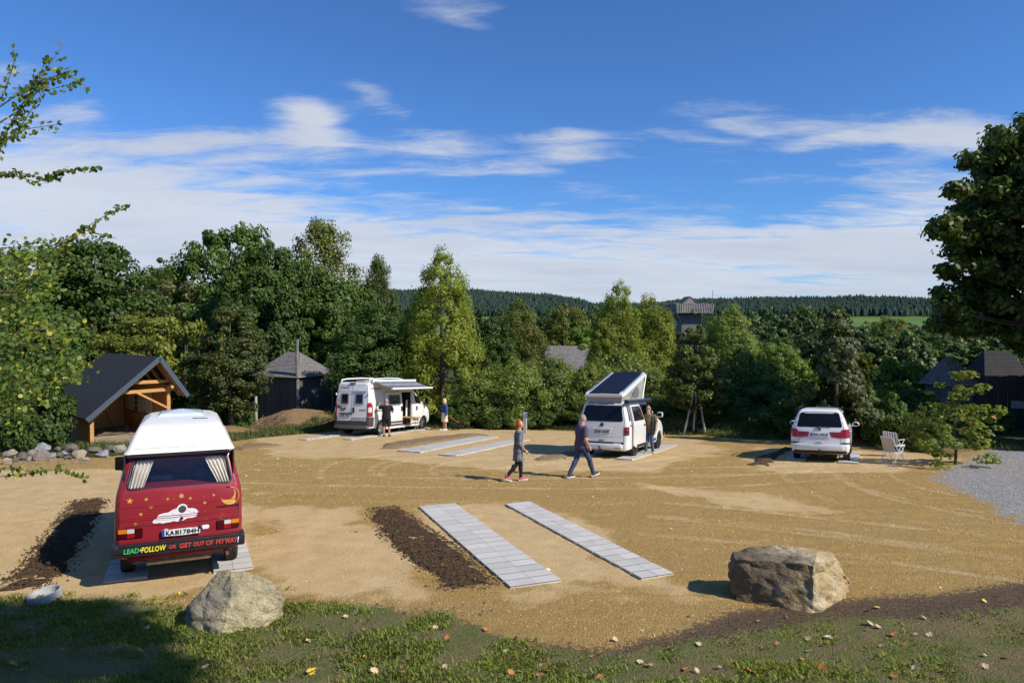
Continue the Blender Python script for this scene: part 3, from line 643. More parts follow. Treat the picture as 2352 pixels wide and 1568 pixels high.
    text('plate_letter','H',-.045,.80,.042,.07,B.rear,.056,m_ink,V,fat=.003)
    q=MB(); q.box((-.0,-.945,.80),(.5,.05,.07)); q.build('plate_holder',m_blk,V)
    # painted sky: white cloud, stars, moon
    G=B.rear
    def blobp(cx,cz,r,a=.001): return [(cx+r*math.cos(t*PI/9),cz+r*.8*math.sin(t*PI/9)) for t in range(18)]
    cl=[]
    pts=[(-.40,.985),(-.36,1.03),(-.33,1.04),(-.32,1.085),(-.26,1.105),(-.16,1.115),(-.12,1.15),(-.05,1.165),(-.03,1.215),(.03,1.235),(.09,1.21),(.10,1.15),(.17,1.15),(.23,1.13),(.255,1.09),(.25,1.06),(.24,1.05),(.235,1.01),(.17,.995),(.09,1.0),(.05,.965),(-.02,.965),(-.05,.955),(-.1,.975),(-.15,.955),(-.2,.96),(-.25,.945),(-.30,.965),(-.35,.955),(-.385,.965)]
    panel('painted_cloud',rpoly(pts,.03,2),G,.003,.002,m_pwhite,V,.06)
    m_gb=pm('grey_brush_paint',(.3,.32,.36),.6)
    for ln_ in ([(-.13,1.10),(-.07,1.06),(.02,1.05)],[(-.36,1.01),(-.2,1.0),(-.05,1.01)],[(.09,1.13),(.15,1.09),(.23,1.08)]): s=MB(); seam(s,ln_,G,.0055,.004); s.build('painted_shadow_line',m_gb,V,fix=False)
    vwlogo('round_emblem',V,.03,1.15,.055,G,.012,m_blk,m_alu)
    q=MB(); q.lathe([(.001,-.02),(.022,-.02),(.022,0),(.001,0)],(.02,-.94,1.005),'y',16); q.build('tailgate_lock',m_blk,V,smooth=True)
    def T3(cx,cy):
        c=cy+.067*(cx-628); D_=(1600+c/2.177)/1.7415; return (cx-628)/575, 4.17-(D_-740)/1600*10.93-.04
    for (cx,cy,r,mt) in ((220,900,.052,m_gold),(350,888,.035,m_gold),(523,887,.027,m_gold),(636,862,.052,m_gold),(710,884,.032,m_gold),(908,861,.028,m_gold),(390,952,.042,m_olgold),(265,1097,.036,m_olgold)):
        u,z=T3(cx,cy); a0=R.uniform(0,1); panel('painted_star',[(u+(r if k%2==0 else r*.36)*math.cos(a0+k*PI/5),z+(r if k%2==0 else r*.36)*math.sin(a0+k*PI/5)) for k in range(10)],G,.003,.002,mt,V,.3)
    for (cx,cy,r) in ((308,1015,.021),(832,926,.021),(828,873,.008),(577,884,.008),(705,970,.007),(782,1002,.009),(836,999,.008),(830,1062,.008),(845,1075,.009),(965,1066,.010),(982,1084,.010),(980,1037,.010),(688,943,.007)):
        u,z=T3(cx,cy); panel('painted_dot',[(u+r*math.cos(t*PI/5),z+r*math.sin(t*PI/5)) for t in range(10)],G,.003,.002,m_gold if r>.015 else m_olgold,V,.3)
    mc=(.735,1.29); pts=[]
    for k in range(17): t=math.radians(115-k*(115+165)/16); pts.append((mc[0]+.145*math.cos(t),mc[1]+.145*math.sin(t)))
    for k in range(1,14): t=math.radians(-148+k*(125+135)/14); pts.append((mc[0]-.045+.112*math.cos(t),mc[1]+.042+.108*math.sin(t)))
    panel('painted_moon',pts,G,.003,.002,m_gold,V,.3)
    text('model_lettering','TRANSPORTER',.70,1.125,.35,.034,G,.006,m_blk,V,fat=.002)
    for (x0,x1,z0,z1,mt,nm) in ((-.235,-.175,.80,.86,m_pwhite,'round_sticker'),(.30,.42,.795,.86,m_pwhite,'white_paint_blot')):
        panel(nm,rpoly([(x0,z0),(x1,z0),(x1,z1),(x0,z1)],.03,3),G,.006,.004,mt,V,.3)
    q=MB(); q.ball((.285,-.97,.85),(.03,.03,.026)); q.tube([(.285,-.97,.85),(.32,-.96,.81)],.01,6); q.build('rear_camera',m_blk,V,smooth=True)
    s=MB()
    for k in range(6): s.tube([(.925,-.62+.03*math.cos(t)*k-.0,.87+.03*math.sin(t)*k+.05) for t in [PI/2+i*PI/8 for i in range(-2,6)]],.004,4)
    s.build('painted_arcs',m_pwhite,V)
    for z,y in ((1.12,-.75),(.78,-.72)): panel('painted_patch',rpoly([(y-.06,z-.07),(y+.06,z-.07),(y+.05,z+.07),(y-.05,z+.07)],.05,3),lambda a,b,o:B.side(-1,a,b,o),.003,.002,m_pwhite,V)
    # underside
    q=MB(); q.box((0,-.86,.45),(1.5,.1,.10),bev=.02); q.box((-.25,-.88,.475),(.25,.12,.03),bev=.01); q.build('valance',m_red,V,smooth=True)
    q=MB(); q.box((-.02,-.75,.36),(.95,.28,.13),bev=.04); q.tube([(.45,-.8,.38),(.58,-.82,.40),(.66,-.9,.40),(.69,-.98,.37)],.03,10); q.tube([(-.5,-.8,.36),(-.68,-.82,.36)],.025,8); q.build('exhaust',m_exh,V,smooth=True)
    q=MB(); q.box((0,1.3,.42),(1.5,3.6,.22),bev=.03); q.build('underbody',m_blk,V)
    for x in (-.79,.79):
        for y in (0,2.46): wheel(V,x,y,.325,.20,m_alu,5)
    # high roof
    Rf=Body([(2.00,.80,-.755,2.75,.10,.3),(2.03,.815,-.775,2.75,.10,.3),(2.06,.80,-.76,2.7,.12,.3),(2.10,.765,-.72,2.6,.09,.3),(2.20,.725,-.66,2.4,.09,.35),(2.32,.67,-.55,2.15,.08,.4),(2.405,.625,-.45,1.95,.08,.4),(2.43,.61,-.39,1.85,.08,.4),(2.455,.57,-.15,1.75,.09,.4),(2.485,.53,.08,1.65,.10,.4),(2.50,.49,.3,1.5,.10,.4)],.03)
    ro=Rf.mesh('high_roof',m_gel,V,sa=.35)
    q=MB(); q.add([Rf.rear(x,z,.012+.0*z) for x,z in ((-.6,2.11),(.52,2.11),(.62,2.13),(.58,2.30),(.5,2.34),(-.5,2.34),(-.56,2.3),(-.62,2.13))],[tuple(range(8))])
    s=MB(); s.tube([Rf.rear(x/10*.66,2.115,.004) for x in range(-10,11)],.010,6); s.build('roof_lip',m_gel,ro,smooth=True)
    s=MB(); s.tube([(x/10*.80,-.775+.02*(x/10)**2,2.025) for x in range(-9,10)],.010,6); s.build('roof_seal',m_blk,ro,smooth=True)
    sk=MB(); sk.rings([(.0,.80,2.57,.36,.32),(0,.80,2.605,.36,.32),(0,.80,2.62,.33,.29),(0,.80,2.665,.05,.04)],4); 
    o=MB(); a=[(x,y,z) for z,k in ((2.48,1.08),(2.515,1.08),(2.515,1.0),(2.53,1.0),(2.54,.94),(2.59,.10)) for x,y in ((-.34*k,.80-.32*k),(.34*k,.80-.32*k),(.34*k,.80+.32*k),(-.34*k,.80+.32*k))]
    f=[(i*4+k,i*4+(k+1)%4,i*4+4+(k+1)%4,i*4+4+k) for i in range(5) for k in range(4)]+[(20,21,22,23)]; o.add(a,f); o.build('roof_hatch',pm('milky_acrylic',(.62,.68,.76),.25,coat=.3),ro)
    s=MB(); s.tube([(.18,.05,2.487),(.42,.03,2.480)],.008,5); s.build('hatch_strip',m_blk,ro)
    # left mirror on its arm and a right one
    for sx in (-1,):
        q=MB(); q.box((sx*1.10,2.45,1.42),(.17,.07,.26),bev=.03); q.tube([(sx*.88,2.45,1.22),(sx*.97,2.44,1.22),(sx*1.08,2.45,1.30)],.014,8); mm=q.build('door_mirror',m_blk,V,smooth=True)
        q=MB(); q.box((sx*1.10,2.41,1.42),(.14,.006,.22)); q.build('mirror_pane',pm('mirror_dark',(.10,.06,.04),.05,spec=1,coat=1),mm)
        panel('side_window',rpoly([(-.3,1.50),(.75,1.50),(.75,1.88),(-.15,1.88)],.06,3),lambda a,b,o:B.side(sx,a,b,o),.006,.01,m_glass,V,.2); panel('side_window',rpoly([(.85,1.50),(1.75,1.50),(1.75,1.88),(.85,1.88)],.06,3),lambda a,b,o:B.side(sx,a,b,o),.006,.01,m_glass,V,.2); panel('door_window',rpoly([(1.85,1.48),(2.9,1.48),(2.4,1.88),(1.85,1.88)],.06,3),lambda a,b,o:B.side(sx,a,b,o),.006,.01,m_glass,V,.2)
    s=MB(); s.tube([(-.87,1.9,1.95),(-.98,1.9,2.3)],.003,4); s.build('aerial',m_blk,V)
    return V
red_van()
stripv(-5.66+.80*-.906,11.8-.80*.42,math.radians(-25),.48,3.6,.62,'paved strip in the shade under the left wheels of the red van')
stripv(-5.66+.80*.906,11.8+.80*.42,math.radians(-25),.68,3.4,.62,'paved strip under the right wheels of the red van')
# ============ white high panel van with awning
def awning_van():
    V=placev('panel_van_camper',-7.29,34.02,math.radians(23),'tall white camper van with its striped grey awning out and side door open','camper van',4.03)
    B=Body([(.36,.96,-.96,4.8,.10,.3),(.42,.99,-1.0,4.9,.10,.3),(.60,1.02,-1.0,4.92,.12,.35),(.95,1.03,-.99,4.88,.12,.35),(1.15,1.03,-.985,4.70,.12,.35),(1.35,1.02,-.98,4.25,.12,.35),(1.8,.97,-.96,3.72,.12,.3),(2.15,.93,-.93,3.3,.12,.3),(2.35,.905,-.91,3.0,.12,.3),(2.46,.88,-.89,2.85,.11,.3),(2.52,.84,-.85,2.75,.10,.3),(2.55,.76,-.76,2.6,.09,.25),(2.56,.6,-.6,2.4,.05,.2)],.03)
    sd=lambda a,b,o:B.side(1,a,b,o); sl_=lambda a,b,o:B.side(-1,a,b,o)
    bd=B.mesh('body',m_white,V,cuts=(archcut(-1.05,0,.41,.34),archcut(1.05,0,.41,.34),archcut(-1.05,4.03,.41,.34),archcut(1.05,4.03,.41,.34),boxcut(.0,1.3,1.83,2.83,.34,2.02)))
    q=MB(); q.box((.03,2.33,1.18),(.02,1.0,1.66)); q.box((.5,2.82,1.18),(.9,.015,1.66)); q.box((.5,1.845,1.18),(.9,.015,1.66)); q.box((.5,2.33,2.01),(.9,1.0,.015)); q.build('interior_lining',m_int,V)
    q=MB(); q.box((.52,2.33,.36),(.92,.97,.03)); q.build('cabin_floor',pm('cabin_floor_grey',(.25,.25,.24),.6),V); q=MB(); q.box((.9,2.33,.345),(.3,.99,.04)); q.build('door_step',m_alu,V)
    q=MB(); q.box((.72,1.93,.92),(.5,.14,1.06),bev=.01); q.box((.72,1.95,1.46),(.54,.2,.03)); q.build('wooden_cabinet',pm('orange_wood',(.55,.24,.06),.5,noise=(4,.1)),V)
    q=MB(); q.lathe([(.001,0),(.12,0),(.14,.2),(.145,.2),(.145,.215),(.001,.215)],(.72,2.25,.38),'z',18); q.build('orange_bucket',pm('orange_plastic',(.75,.28,.03),.5),V,smooth=True)
    q=MB()
    for k in range(9): q.tube([(.78+.02*math.sin(k*2),2.66+k*.014,1.6),(.78,2.64+k*.016,.75)],.012,5)
    q.build('cream_curtain',m_curt,V); panel('far_window',rrect(2.15,1.30,2.65,1.8,.05),lambda a,b,o:(.045+o,a,b),.0,.01,pm('window_green',(.03,.06,.03),.1,spec=1),V)
    # rear doors
    G=B.rear; s=MB(); seam(s,[(-.87,.62),(-.87,1.6),(-.83,2.40),(.83,2.40),(.87,1.6),(.87,.62)],G,.003,.014); s.build('rear_door_frame_seam',m_dgry,V,fix=False)
    s=MB(); seam(s,[(.0,.5),(.0,2.40)],G,.003,.014); s.build('rear_door_seam',m_dgry,V,fix=False)
    for z in (2.13,):
        s=MB(); s.tube([G(x/10*.82,z,.0) for x in range(-10,11)],.012,6); s.build('pressed_rib',m_white,V,smooth=True)
    for (a,b) in ((-.62,-.17),(.20,.66)):
        f=panel('rear_window',rrect(a,1.50,b,2.02,.05,4),G,.025,.03,pm('window_frame_grey',(.22,.20,.30),.3,coat=.5) if a<0 else bpy.data.materials['window_frame_grey'],V,.3)
        panel('pane',rrect(a+.06,1.56,b-.06,1.96,.04,4),G,.031,.008,m_glass,f,.3)
    for (z,w_) in ((2.11,.82),(.84,.82)):
        q=MB(); q.beam(G(.05,z,.03),G(w_,z,.03),.03,.05); q.build('door_rail',m_alu,V)
    q=MB(); q.box((.12,-1.0,1.22),(.10,.03,.26),bev=.012); q.build('door_handle',m_blk,V,smooth=True)
    q=MB(); q.box((-.34,-.995,1.055),(.72,.05,.05)); q.build('plate_light_bar',m_blk,V); plate(V,'TIR','YD 35',-.34,.94,G,.02,.12,.54)
    q=MB(); q.lathe([(.001,-.02),(.06,-.02),(.06,0),(.001,0)],(-.42,-.97,1.27),'y',18); q.build('round_badge',m_chr,V,smooth=True)
    text('model_lettering','DUCATO',.62,1.22,.36,.075,G,.006,m_dgry,V,shear=.2,fat=.004); text('name_lettering','Livingstone',-.44,2.29,.50,.10,G,.006,m_dgry,V,fat=.002); text('name_lettering','5',-.20,2.19,.04,.06,G,.006,m_dgry,V)
    text('name_lettering','Livingstone',-.25,2.24,1.0,.16,sd,.006,m_dgry,V,fat=.003); text('name_lettering','Livingstone',3.46,1.17,.36,.06,sd,.006,m_dgry,V)
    def deco(mp,x0,z0,sc,fl):
        for pl in ([(0,.18),(.10,.15),(.14,.02),(.0,.02)],[(.12,.15),(.26,.07),(.30,-.02),(.16,.02)],[(.28,.06),(.38,.0),(.44,-.09),(.32,-.04)],[(.46,.10),(.52,.02),(.48,-.04),(.42,.02)],[(.14,-.01),(.3,-.05),(.40,-.12),(.2,-.08)]):
            panel('decor_sticker',[(x0+a*sc*fl,z0+b*sc) for a,b in pl],mp,.005,.003,m_dgry,V,.3)
    deco(G,-.84,1.28,1.0,1); deco(sd,1.30,1.22,1.1,1)
    for sx in (-1,1):
        x0,x1=sorted((sx*.88,sx*1.20)); t=panel('tail_lamp',rpoly([(x0,.92),(x1,.92),(x1,1.42),((x0+x1)/2,1.60),(x0,1.55)] if sx>0 else [(x0,.92),(x1,.92),(x1,1.55),((x0+x1)/2,1.60),(x0,1.42)],.05,3),G,.012,.03,m_lred,V,.06)
        a0,a1=sorted((sx*.93,sx*1.12)); panel('lamp_lens',rrect(a0,1.12,a1,1.36,.04,3),G,.016,.004,m_lwht,t,.06); 
        q=MB(); q.lathe([(.06,-.01),(.05,0),(.001,0)],G(sx*1.0,1.05,.01),'y',14); q.build('lamp_ring',m_alu,t,smooth=True)
        x0,x1=sorted((sx*.84,sx*1.30)); panel('corner_guard',rrect(x0,.44,x1,.90,.03,3),G,.014,.03,m_dgry,V,.06); panel('reflector',rrect(*( (.93,.56,1.0,.64) if sx>0 else (-1.0,.56,-.93,.64)),.01,1),G,.02,.006,m_lred,V,.1)
        q=MB(); q.box((sx*.92,-.95,1.98),(.05,.05,.12),bev=.01); q.build('door_hinge',m_white,V,smooth=True)
    panel('lower_door_trim',rrect(-.84,.50,.84,.71,.02,2),G,.010,.02,m_dgry,V,.15)
    q=MB(); q.box((0,-1.03,.44),(1.86,.14,.12),bev=.03); q.build('rear_bumper',pm('grey_bumper',(.10,.105,.115),.5),V,smooth=True)
    q=MB(); q.box((0,-.88,2.49),(.32,.08,.07),bev=.015); b=q.build('brake_light_housing',m_dgry,V,smooth=True); q=MB(); q.box((0,-.925,2.49),(.26,.02,.045)); q.build('brake_light_lens',m_lred,b)
    # right flank: sliding door pushed back, proud of the body
    door=panel('sliding_door',rpoly([(.30,.36),(1.80,.36),(1.80,2.03),(.30,2.03)],.05,3),sd,.085,.06,m_white,V,.12)
    w_=panel('door_window',rrect(.56,1.38,1.62,1.92,.07,4),sd,.10,.02,bpy.data.materials['window_frame_grey'],door,.3); panel('pane',rrect(.66,1.45,1.54,1.86,.05,4),sd,.107,.01,pm('window_tint',(.03,.045,.06),.05,spec=1,coat=1),w_,.3)
    panel('door_trim',[(.32,.37),(1.79,.37),(1.79,.60),(.32,.60)],sd,.092,.01,m_dgry,door,.3); q=MB(); q.box((1.13,1.70,1.20),(.04,.12,.24),bev=.015); q.build('door_handle',m_blk,door,smooth=True)
    s=MB(); seam(s,[(.0,.36),(-.0,1.15)],sd,.003,.012); s.build('side_panel_seam',m_dgry,V,fix=False)
    q=MB(); q.beam(sd(-.6,1.18,.01),sd(1.8,1.18,.01),.03,.03); q.build('door_track',m_blk,V)
    s=MB(); seam(s,[(2.92,.36),(2.92,2.04),(3.3,2.04),(4.0,1.38),(4.12,1.24),(4.02,.9),(3.6,.5),(2.92,.36)],sd,.003,.014); s.build('cab_door_seam',m_dgry,V,fix=False)
    panel('cab_window',rpoly([(3.28,1.42),(4.10,1.34),(3.98,1.50),(3.62,1.98),(3.16,1.99),(3.18,1.60)],.05,3),sd,.008,.015,m_glass,V,.2)
    panel('windscreen',rrect(-.75,1.42,.75,2.0,.06,3,.06,.06),lambda a,b,o:(a,B.at(b)[2]+.06+o,b),.005,.02,m_glass,V,.2)
    for (y0,y1) in ((2.93,3.6),): panel('cab_trim',[(y0,.37),(y1,.37),(y1-.05,.62),(y0,.62)],sd,.008,.01,m_dgry,V,.3)
    q=MB(); q.box((1.05,3.30,1.16),(.05,.08,.22),bev=.015); q.build('door_handle',m_blk,V,smooth=True)
    panel('fuel_flap',rrect(-.72,.88,-.56,1.06,.02,2),sd,.02,.02,m_white,V)
    q=MB(); q.box((1.20,4.10,1.50),(.20,.14,.38),bev=.05); q.tube([(1.0,4.05,1.36),(1.16,4.08,1.38)],.03,8); mm=q.build('door_mirror',m_blk,V,smooth=True); q=MB(); q.box((1.20,4.026,1.50),(.15,.006,.30)); q.build('mirror_pane',m_glass,mm)
    s=MB()
    for y in (0,4.03): s.tube([sd(y+.43*math.cos(t),.34+.43*math.sin(t),.012) for t in [PI*i/14 for i in range(0,15)]],.022,6)
    s.build('arch_lip',m_white,V,smooth=True)
    q=MB(); q.beam((1.0,.45,.30),(1.0,3.6,.30),.06,.10); q.build('side_sill',m_white,V)
    q=MB(); q.box((0,2,.40),(1.6,5.4,.26),bev=.03); q.build('underbody',m_blk,V)
    for x in (-.90,.90):
        for y in (0,4.03): wheel(V,x,y,.345,.235,m_alu,5)
    # roof: rails, hatch, awning
    for sx in (-1,1):
        q=MB(); q.tube([(sx*.80,-.72,2.54),(sx*.80,-.68,2.66),(sx*.80,-.3,2.70),(sx*.80,.9,2.74),(sx*.80,1.9,2.72),(sx*.80,2.3,2.66),(sx*.80,2.45,2.54)],.035,10); q.build('roof_rail',m_white,V,smooth=True)
    q=MB(); q.box((-.02,.0,2.60),(.55,.5,.09),bev=.03); q.build('roof_hatch',pm('beige_hatch',(.42,.36,.28),.4),V,smooth=True)
    q=MB(); q.tube([(.93,-.60,2.60),(.93,3.2,2.60)],.075,12); q.box((.93,-.64,2.60),(.17,.08,.17),bev=.02); q.box((.93,3.24,2.60),(.17,.08,.17),bev=.02); aw=q.build('awning_case',m_white,V,smooth=True)
    m_aw,N,b=newmat('awning_stripes'); tc=N.n('ShaderNodeTexCoord'); sp=N.n('ShaderNodeSeparateXYZ'); N.put(sp.inputs[0],tc.outputs['Object']); x=N.m('ADD',sp.outputs[0],N.m('MULTIPLY',N.m('SINE',N.m('MULTIPLY',sp.outputs[1],7.)),.025))
    c=N.mix(N.m('GREATER_THAN',x,1.36),(.155,.165,.19),(.125,.13,.16))
    for a0,a1,cc in ((1.33,1.36,(.62,.66,.62)),(1.36,1.41,(.09,.08,.17)),(1.43,1.455,(.62,.66,.62)),(1.455,1.50,(.09,.08,.17)),(1.50,1.515,(.62,.66,.62)),(1.03,1.05,(.6,.64,.6))):
        c=N.mix(N.m('MULTIPLY',N.m('GREATER_THAN',x,a0),N.m('LESS_THAN',x,a1)),c,cc)
    N.put(b.inputs['Base Color'],c); b.inputs['Roughness'].default_value=.8
    m=MB(); K=14; J=8
    top=[];
    for i in range(K+1):
        for j in range(J+1):
            t=j/J; top.append((.97+1.02*t,-.55+3.7*i/K,2.60-.34*t-.03*math.sin(PI*t)))
    V0=top+[(a,b_,c_-.006) for a,b_,c_ in top]; n0=len(top); f=[]
    for i in range(K):
        for j in range(J): q4=(i*(J+1)+j,(i+1)*(J+1)+j,(i+1)*(J+1)+j+1,i*(J+1)+j+1); f+=[q4,tuple(k+n0 for k in q4[::-1])]
    npmesh('awning_fabric',V0,f,m_aw,aw,smooth=True)
    q=MB(); q.tube([(2.02,-.60,2.24),(2.02,3.2,2.24)],.055,12); q.build('awning_lead_rail',m_white,aw,smooth=True)
    for y in (-.5,3.1):
        q=MB(); q.beam((1.0,y,2.52),(1.55,y+(.5 if y<0 else -.5),2.36),.03,.04); q.beam((1.55,y+(.5 if y<0 else -.5),2.36),(2.0,y,2.25),.03,.04); q.build('awning_arm',m_alu,aw)
    return V
AV=awning_van()
h23=math.radians(22.5)
for off,nm in ((-.90,'far paved strip under the left wheels of the van with the awning'),(.90,'near paved strip under the right wheels of the van with the awning')):
    stripv(-7.29+off*math.cos(h23),34.02-off*math.sin(h23),h23,2.6 if off>0 else 3.4,5.3,.5,nm)
# ============ white van with lifting roof
def poptop_van():
    hd=math.radians(27.8); V=placev('poptop_van',3.60,25.3,hd,'white camper van with raised navy roof and grey tent sides','camper van',3.0)
    B=Body([(.24,.84,-.80,3.75,.10,.3),(.30,.92,-.92,3.83,.14,.35),(.42,.945,-.945,3.88,.15,.35),(.53,.94,-.93,3.86,.12,.35),(.80,.95,-.915,3.83,.12,.35),(1.05,.95,-.90,3.6,.12,.35),(1.22,.93,-.88,3.1,.12,.3),(1.50,.87,-.83,2.62,.12,.28),(1.78,.79,-.76,2.2,.12,.26),(1.87,.75,-.72,2.05,.11,.25),(1.92,.69,-.64,1.9,.10,.22),(1.94,.58,-.5,1.7,.08,.2)],.05)
    G=B.rear; sd=lambda a,b,o:B.side(1,a,b,o); sl_=lambda a,b,o:B.side(-1,a,b,o)
    B.mesh('body',m_white,V,cuts=(archcut(-.95,0,.38,.34),archcut(.95,0,.38,.34),archcut(-.95,3.0,.38,.34),archcut(.95,3.0,.38,.34),boxcut(.1,1.2,.98,1.90,.30,1.80)))
    q=MB(); q.box((.12,1.44,1.05),(.02,.92,1.5)); q.box((.5,1.89,1.05),(.75,.015,1.5)); q.box((.5,.99,1.05),(.75,.015,1.5)); q.box((.5,1.44,1.79),(.75,.9,.015)); q.build('interior_lining',m_int,V)
    q=MB(); q.box((.5,1.44,.32),(.8,.9,.03)); q.build('cabin_floor',bpy.data.materials['cabin_floor_grey'],V); panel('far_window',rrect(1.1,1.27,1.8,1.72,.05),lambda a,b,o:(.135+o,a,b),0,.01,bpy.data.materials['window_green'],V)
    w_=panel('rear_window',rrect(-.77,1.27,.77,1.83,.09,5,.10,.10),G,.010,.02,m_glass,V,.12)
    s=MB(); seam(s,[(-.80,.54),(-.80,1.1),(-.82,1.25),(-.72,1.86),(.72,1.86),(.82,1.25),(.80,1.1),(.80,.54)],G,.003,.010); s.build('tailgate_seam',m_dgry,V,fix=False)
    panel('brake_light_lens',rrect(-.18,1.862,.18,1.885,.005,1),G,.012,.02,m_lred,V,.1)
    panel('black_lower_trim',rrect(-.80,.485,.80,.56,.01,1),G,.008,.02,m_blk,V,.12); text('script_lettering','California',.57,.522,.28,.045,G,.012,m_pwhite,V,shear=.3,fat=.002)
    panel('plate_strip',rrect(-.34,.99,.36,1.035,.01,2),G,.03,.04,m_white,V,.1); plate(V,'TIR','AB 909',.01,.905,G,.014,.115,.54)
    vwlogo('round_emblem',V,.0,1.15,.075,G,.014,m_chr,m_blk)
    panel('tailgate_handle',rrect(-.10,.595,.08,.625,.008,1),G,.01,.02,m_dgry,V,.1); s=MB(); s.tube([G(x/8*.78,.76+.012*abs(x/8),.0) for x in range(-8,9)],.008,6); s.build('pressed_rib',m_white,V,smooth=True)
    q=MB(); q.box((0,-.93,.40),(1.5,.14,.20),bev=.06); q.build('rear_bumper',m_white,V,smooth=True)
    for sx in (-1,1):
        a0,a1=sorted((sx*.82,sx*1.02)); t=panel('tail_lamp',rrect(a0,.80,a1,1.09,.03,3),G,.012,.03,m_ldrk,V,.05); panel('lamp_lens',rrect(*sorted((sx*.84,sx*.98))[:1],.95,sorted((sx*.84,sx*.98))[1],1.06,.02,2),G,.016,.004,m_lred,t,.05); panel('lamp_lens',rrect(sorted((sx*.84,sx*.98))[0],.83,sorted((sx*.84,sx*.98))[1],.88,.02,2),G,.016,.004,m_lred,t,.05)
        a0,a1=sorted((sx*.48,sx*.76)); panel('reflector',rrect(a0,.345,a1,.37,.005,1),lambda a,b,o:(a,-1.0-o,b),.006,.01,m_lred,V,.3)
    q=MB(); q.tube([(-.05,-.8,.28),(-.05,-1.03,.28),(-.05,-1.06,.36)],.022,8); q.ball((-.05,-1.06,.39),.035); q.build('tow_bar',m_blk,V,smooth=True)
    # sliding door pushed back along the flank
    d=panel('sliding_door',rpoly([(-.12,.32),(.96,.32),(.96,1.10),(.88,1.24),(.72,1.84),(-.12,1.84),(-.36,1.25),(-.42,.8),(-.38,.5)][0:1]+[(.96,.32),(.97,1.10),(.90,1.24),(.70,1.83),(-.38,1.83),(-.42,1.24),(-.42,.42)],.04,3),sd,.085,.05,m_white,V,.12)
    panel('door_window',rpoly([(-.30,1.27),(.83,1.27),(.66,1.78),(-.28,1.78)],.05,3),sd,.094,.01,m_glass,d,.15); q=MB(); q.beam(sd(.36,1.27,.10),sd(.30,1.78,.10),.01,.025); q.build('window_divider',m_blk,d)
    panel('door_trim',[(-.08,.33),(.94,.33),(.94,.43),(-.08,.43)],sd,.096,.015,m_blk,d,.3); q=MB(); q.box((1.05,.80,1.08),(.04,.16,.05),bev=.012); q.build('door_handle',m_blk,d,smooth=True)
    q=MB(); q.beam(sd(-.6,1.12,.01),sd(1.0,1.12,.01),.03,.03); q.build('door_track',m_dgry,V); panel('rear_side_window',rpoly([(-.62,1.28),(-.46,1.28),(-.44,1.80),(-.56,1.80)],.03,2),sd,.006,.01,m_glass,V,.2)
    s=MB(); seam(s,[(1.95,.36),(1.92,1.84),(2.0,1.84),(2.75,1.25),(2.85,1.1),(2.72,.75),(2.5,.4),(1.95,.36)],sd,.003,.012); s.build('front_door_seam',m_dgry,V,fix=False)
    panel('front_door_window',rpoly([(2.0,1.27),(2.72,1.24),(2.12,1.80),(1.98,1.80)],.04,3),sd,.008,.012,m_glass,V,.15); panel('windscreen',rrect(-.68,1.27,.68,1.78,.06,3,.06,.06),lambda a,b,o:(a,B.at(b)[2]+.06+o,b),.005,.02,m_glass,V,.2)
    panel('left_side_window',rpoly([(-.6,1.28),(1.85,1.28),(1.85,1.80),(-.5,1.80)],.05,3),sl_,.008,.012,m_glass,V,.2)
    panel('side_trim',[(1.97,.36),(2.55,.36),(2.58,.46),(1.97,.46)],sd,.010,.012,m_blk,V,.3)
    q=MB(); q.box((1.08,2.72,1.36),(.22,.14,.20),bev=.05); q.tube([(.9,2.7,1.25),(1.0,2.7,1.30)],.03,8); mm=q.build('door_mirror',m_white,V,smooth=True); q=MB(); q.box((1.08,2.645,1.36),(.17,.006,.14)); q.build('mirror_pane',m_glass,mm)
    s=MB()
    for y in (0,3.0): s.tube([sd(y+.395*math.cos(t),.34+.395*math.sin(t),.006) for t in [PI*i/14 for i in range(0,15)]],.014,6)
    s.build('arch_lip',m_white,V,smooth=True)
    q=MB(); q.box((0,1.5,.30),(1.5,4.0,.20),bev=.03); q.build('underbody',m_blk,V)
    for x in (-.83,.83):
        for y in (0,3.0): wheel(V,x,y,.345,.235,m_rimdk if x>0 else m_alu,10,.70)
    # raised roof: hinged low behind, high in front
    y0,z0,y1,z1=-.74,2.17,2.15,2.97; n=Vector((0,-(z1-z0),(y1-y0))).normalized(); dv=Vector((0,y1-y0,z1-z0))
    def rp(x,t,h): p=Vector((x,y0,z0))+dv*t+n*h; return tuple(p)
    m=MB(); K=10; ws=[(0,.70),(.04,.74),(.12,.76),(.9,.76),(.97,.72),(1.0,.62)]
    for t,w0 in ws: m.v+=[rp(-w0,t,-.05),rp(-w0,t,.02),rp(-w0+.03,t,.045),rp(0,t,.06),rp(w0-.03,t,.045),rp(w0,t,.02),rp(w0,t,-.05)]
    for i in range(len(ws)-1):
        for k in range(7): k2=(k+1)%7; m.f.append((i*7+k,i*7+k2,(i+1)*7+k2,(i+1)*7+k))
    m.f+= [tuple(range(6,-1,-1)),tuple(35+k for k in range(7))]; pr=m.build('roof_panel',m_white,V,smooth=True)
    m_navy,N,b=newmat('navy_solar_sheet'); tc=N.n('ShaderNodeTexCoord'); sp=N.n('ShaderNodeSeparateXYZ'); N.put(sp.inputs[0],tc.outputs['Object']); f1=N.m('FRACT',N.m('MULTIPLY',N.m('ADD',sp.outputs[0],5.),8.)); N.put(b.inputs['Base Color'],N.mix(N.m('LESS_THAN',f1,.12),(.006,.009,.024),(.015,.02,.045))); b.inputs['Roughness'].default_value=.6; b.inputs['Specular IOR Level'].default_value=.25
    m=MB(); top=[rp(x,t,.075) for t in (.02,.1,.5,.9,.985) for x in (-.56,0,.56)]; bot=[rp(x,t,.05) for t in (.02,.1,.5,.9,.985) for x in (-.56,0,.56)]
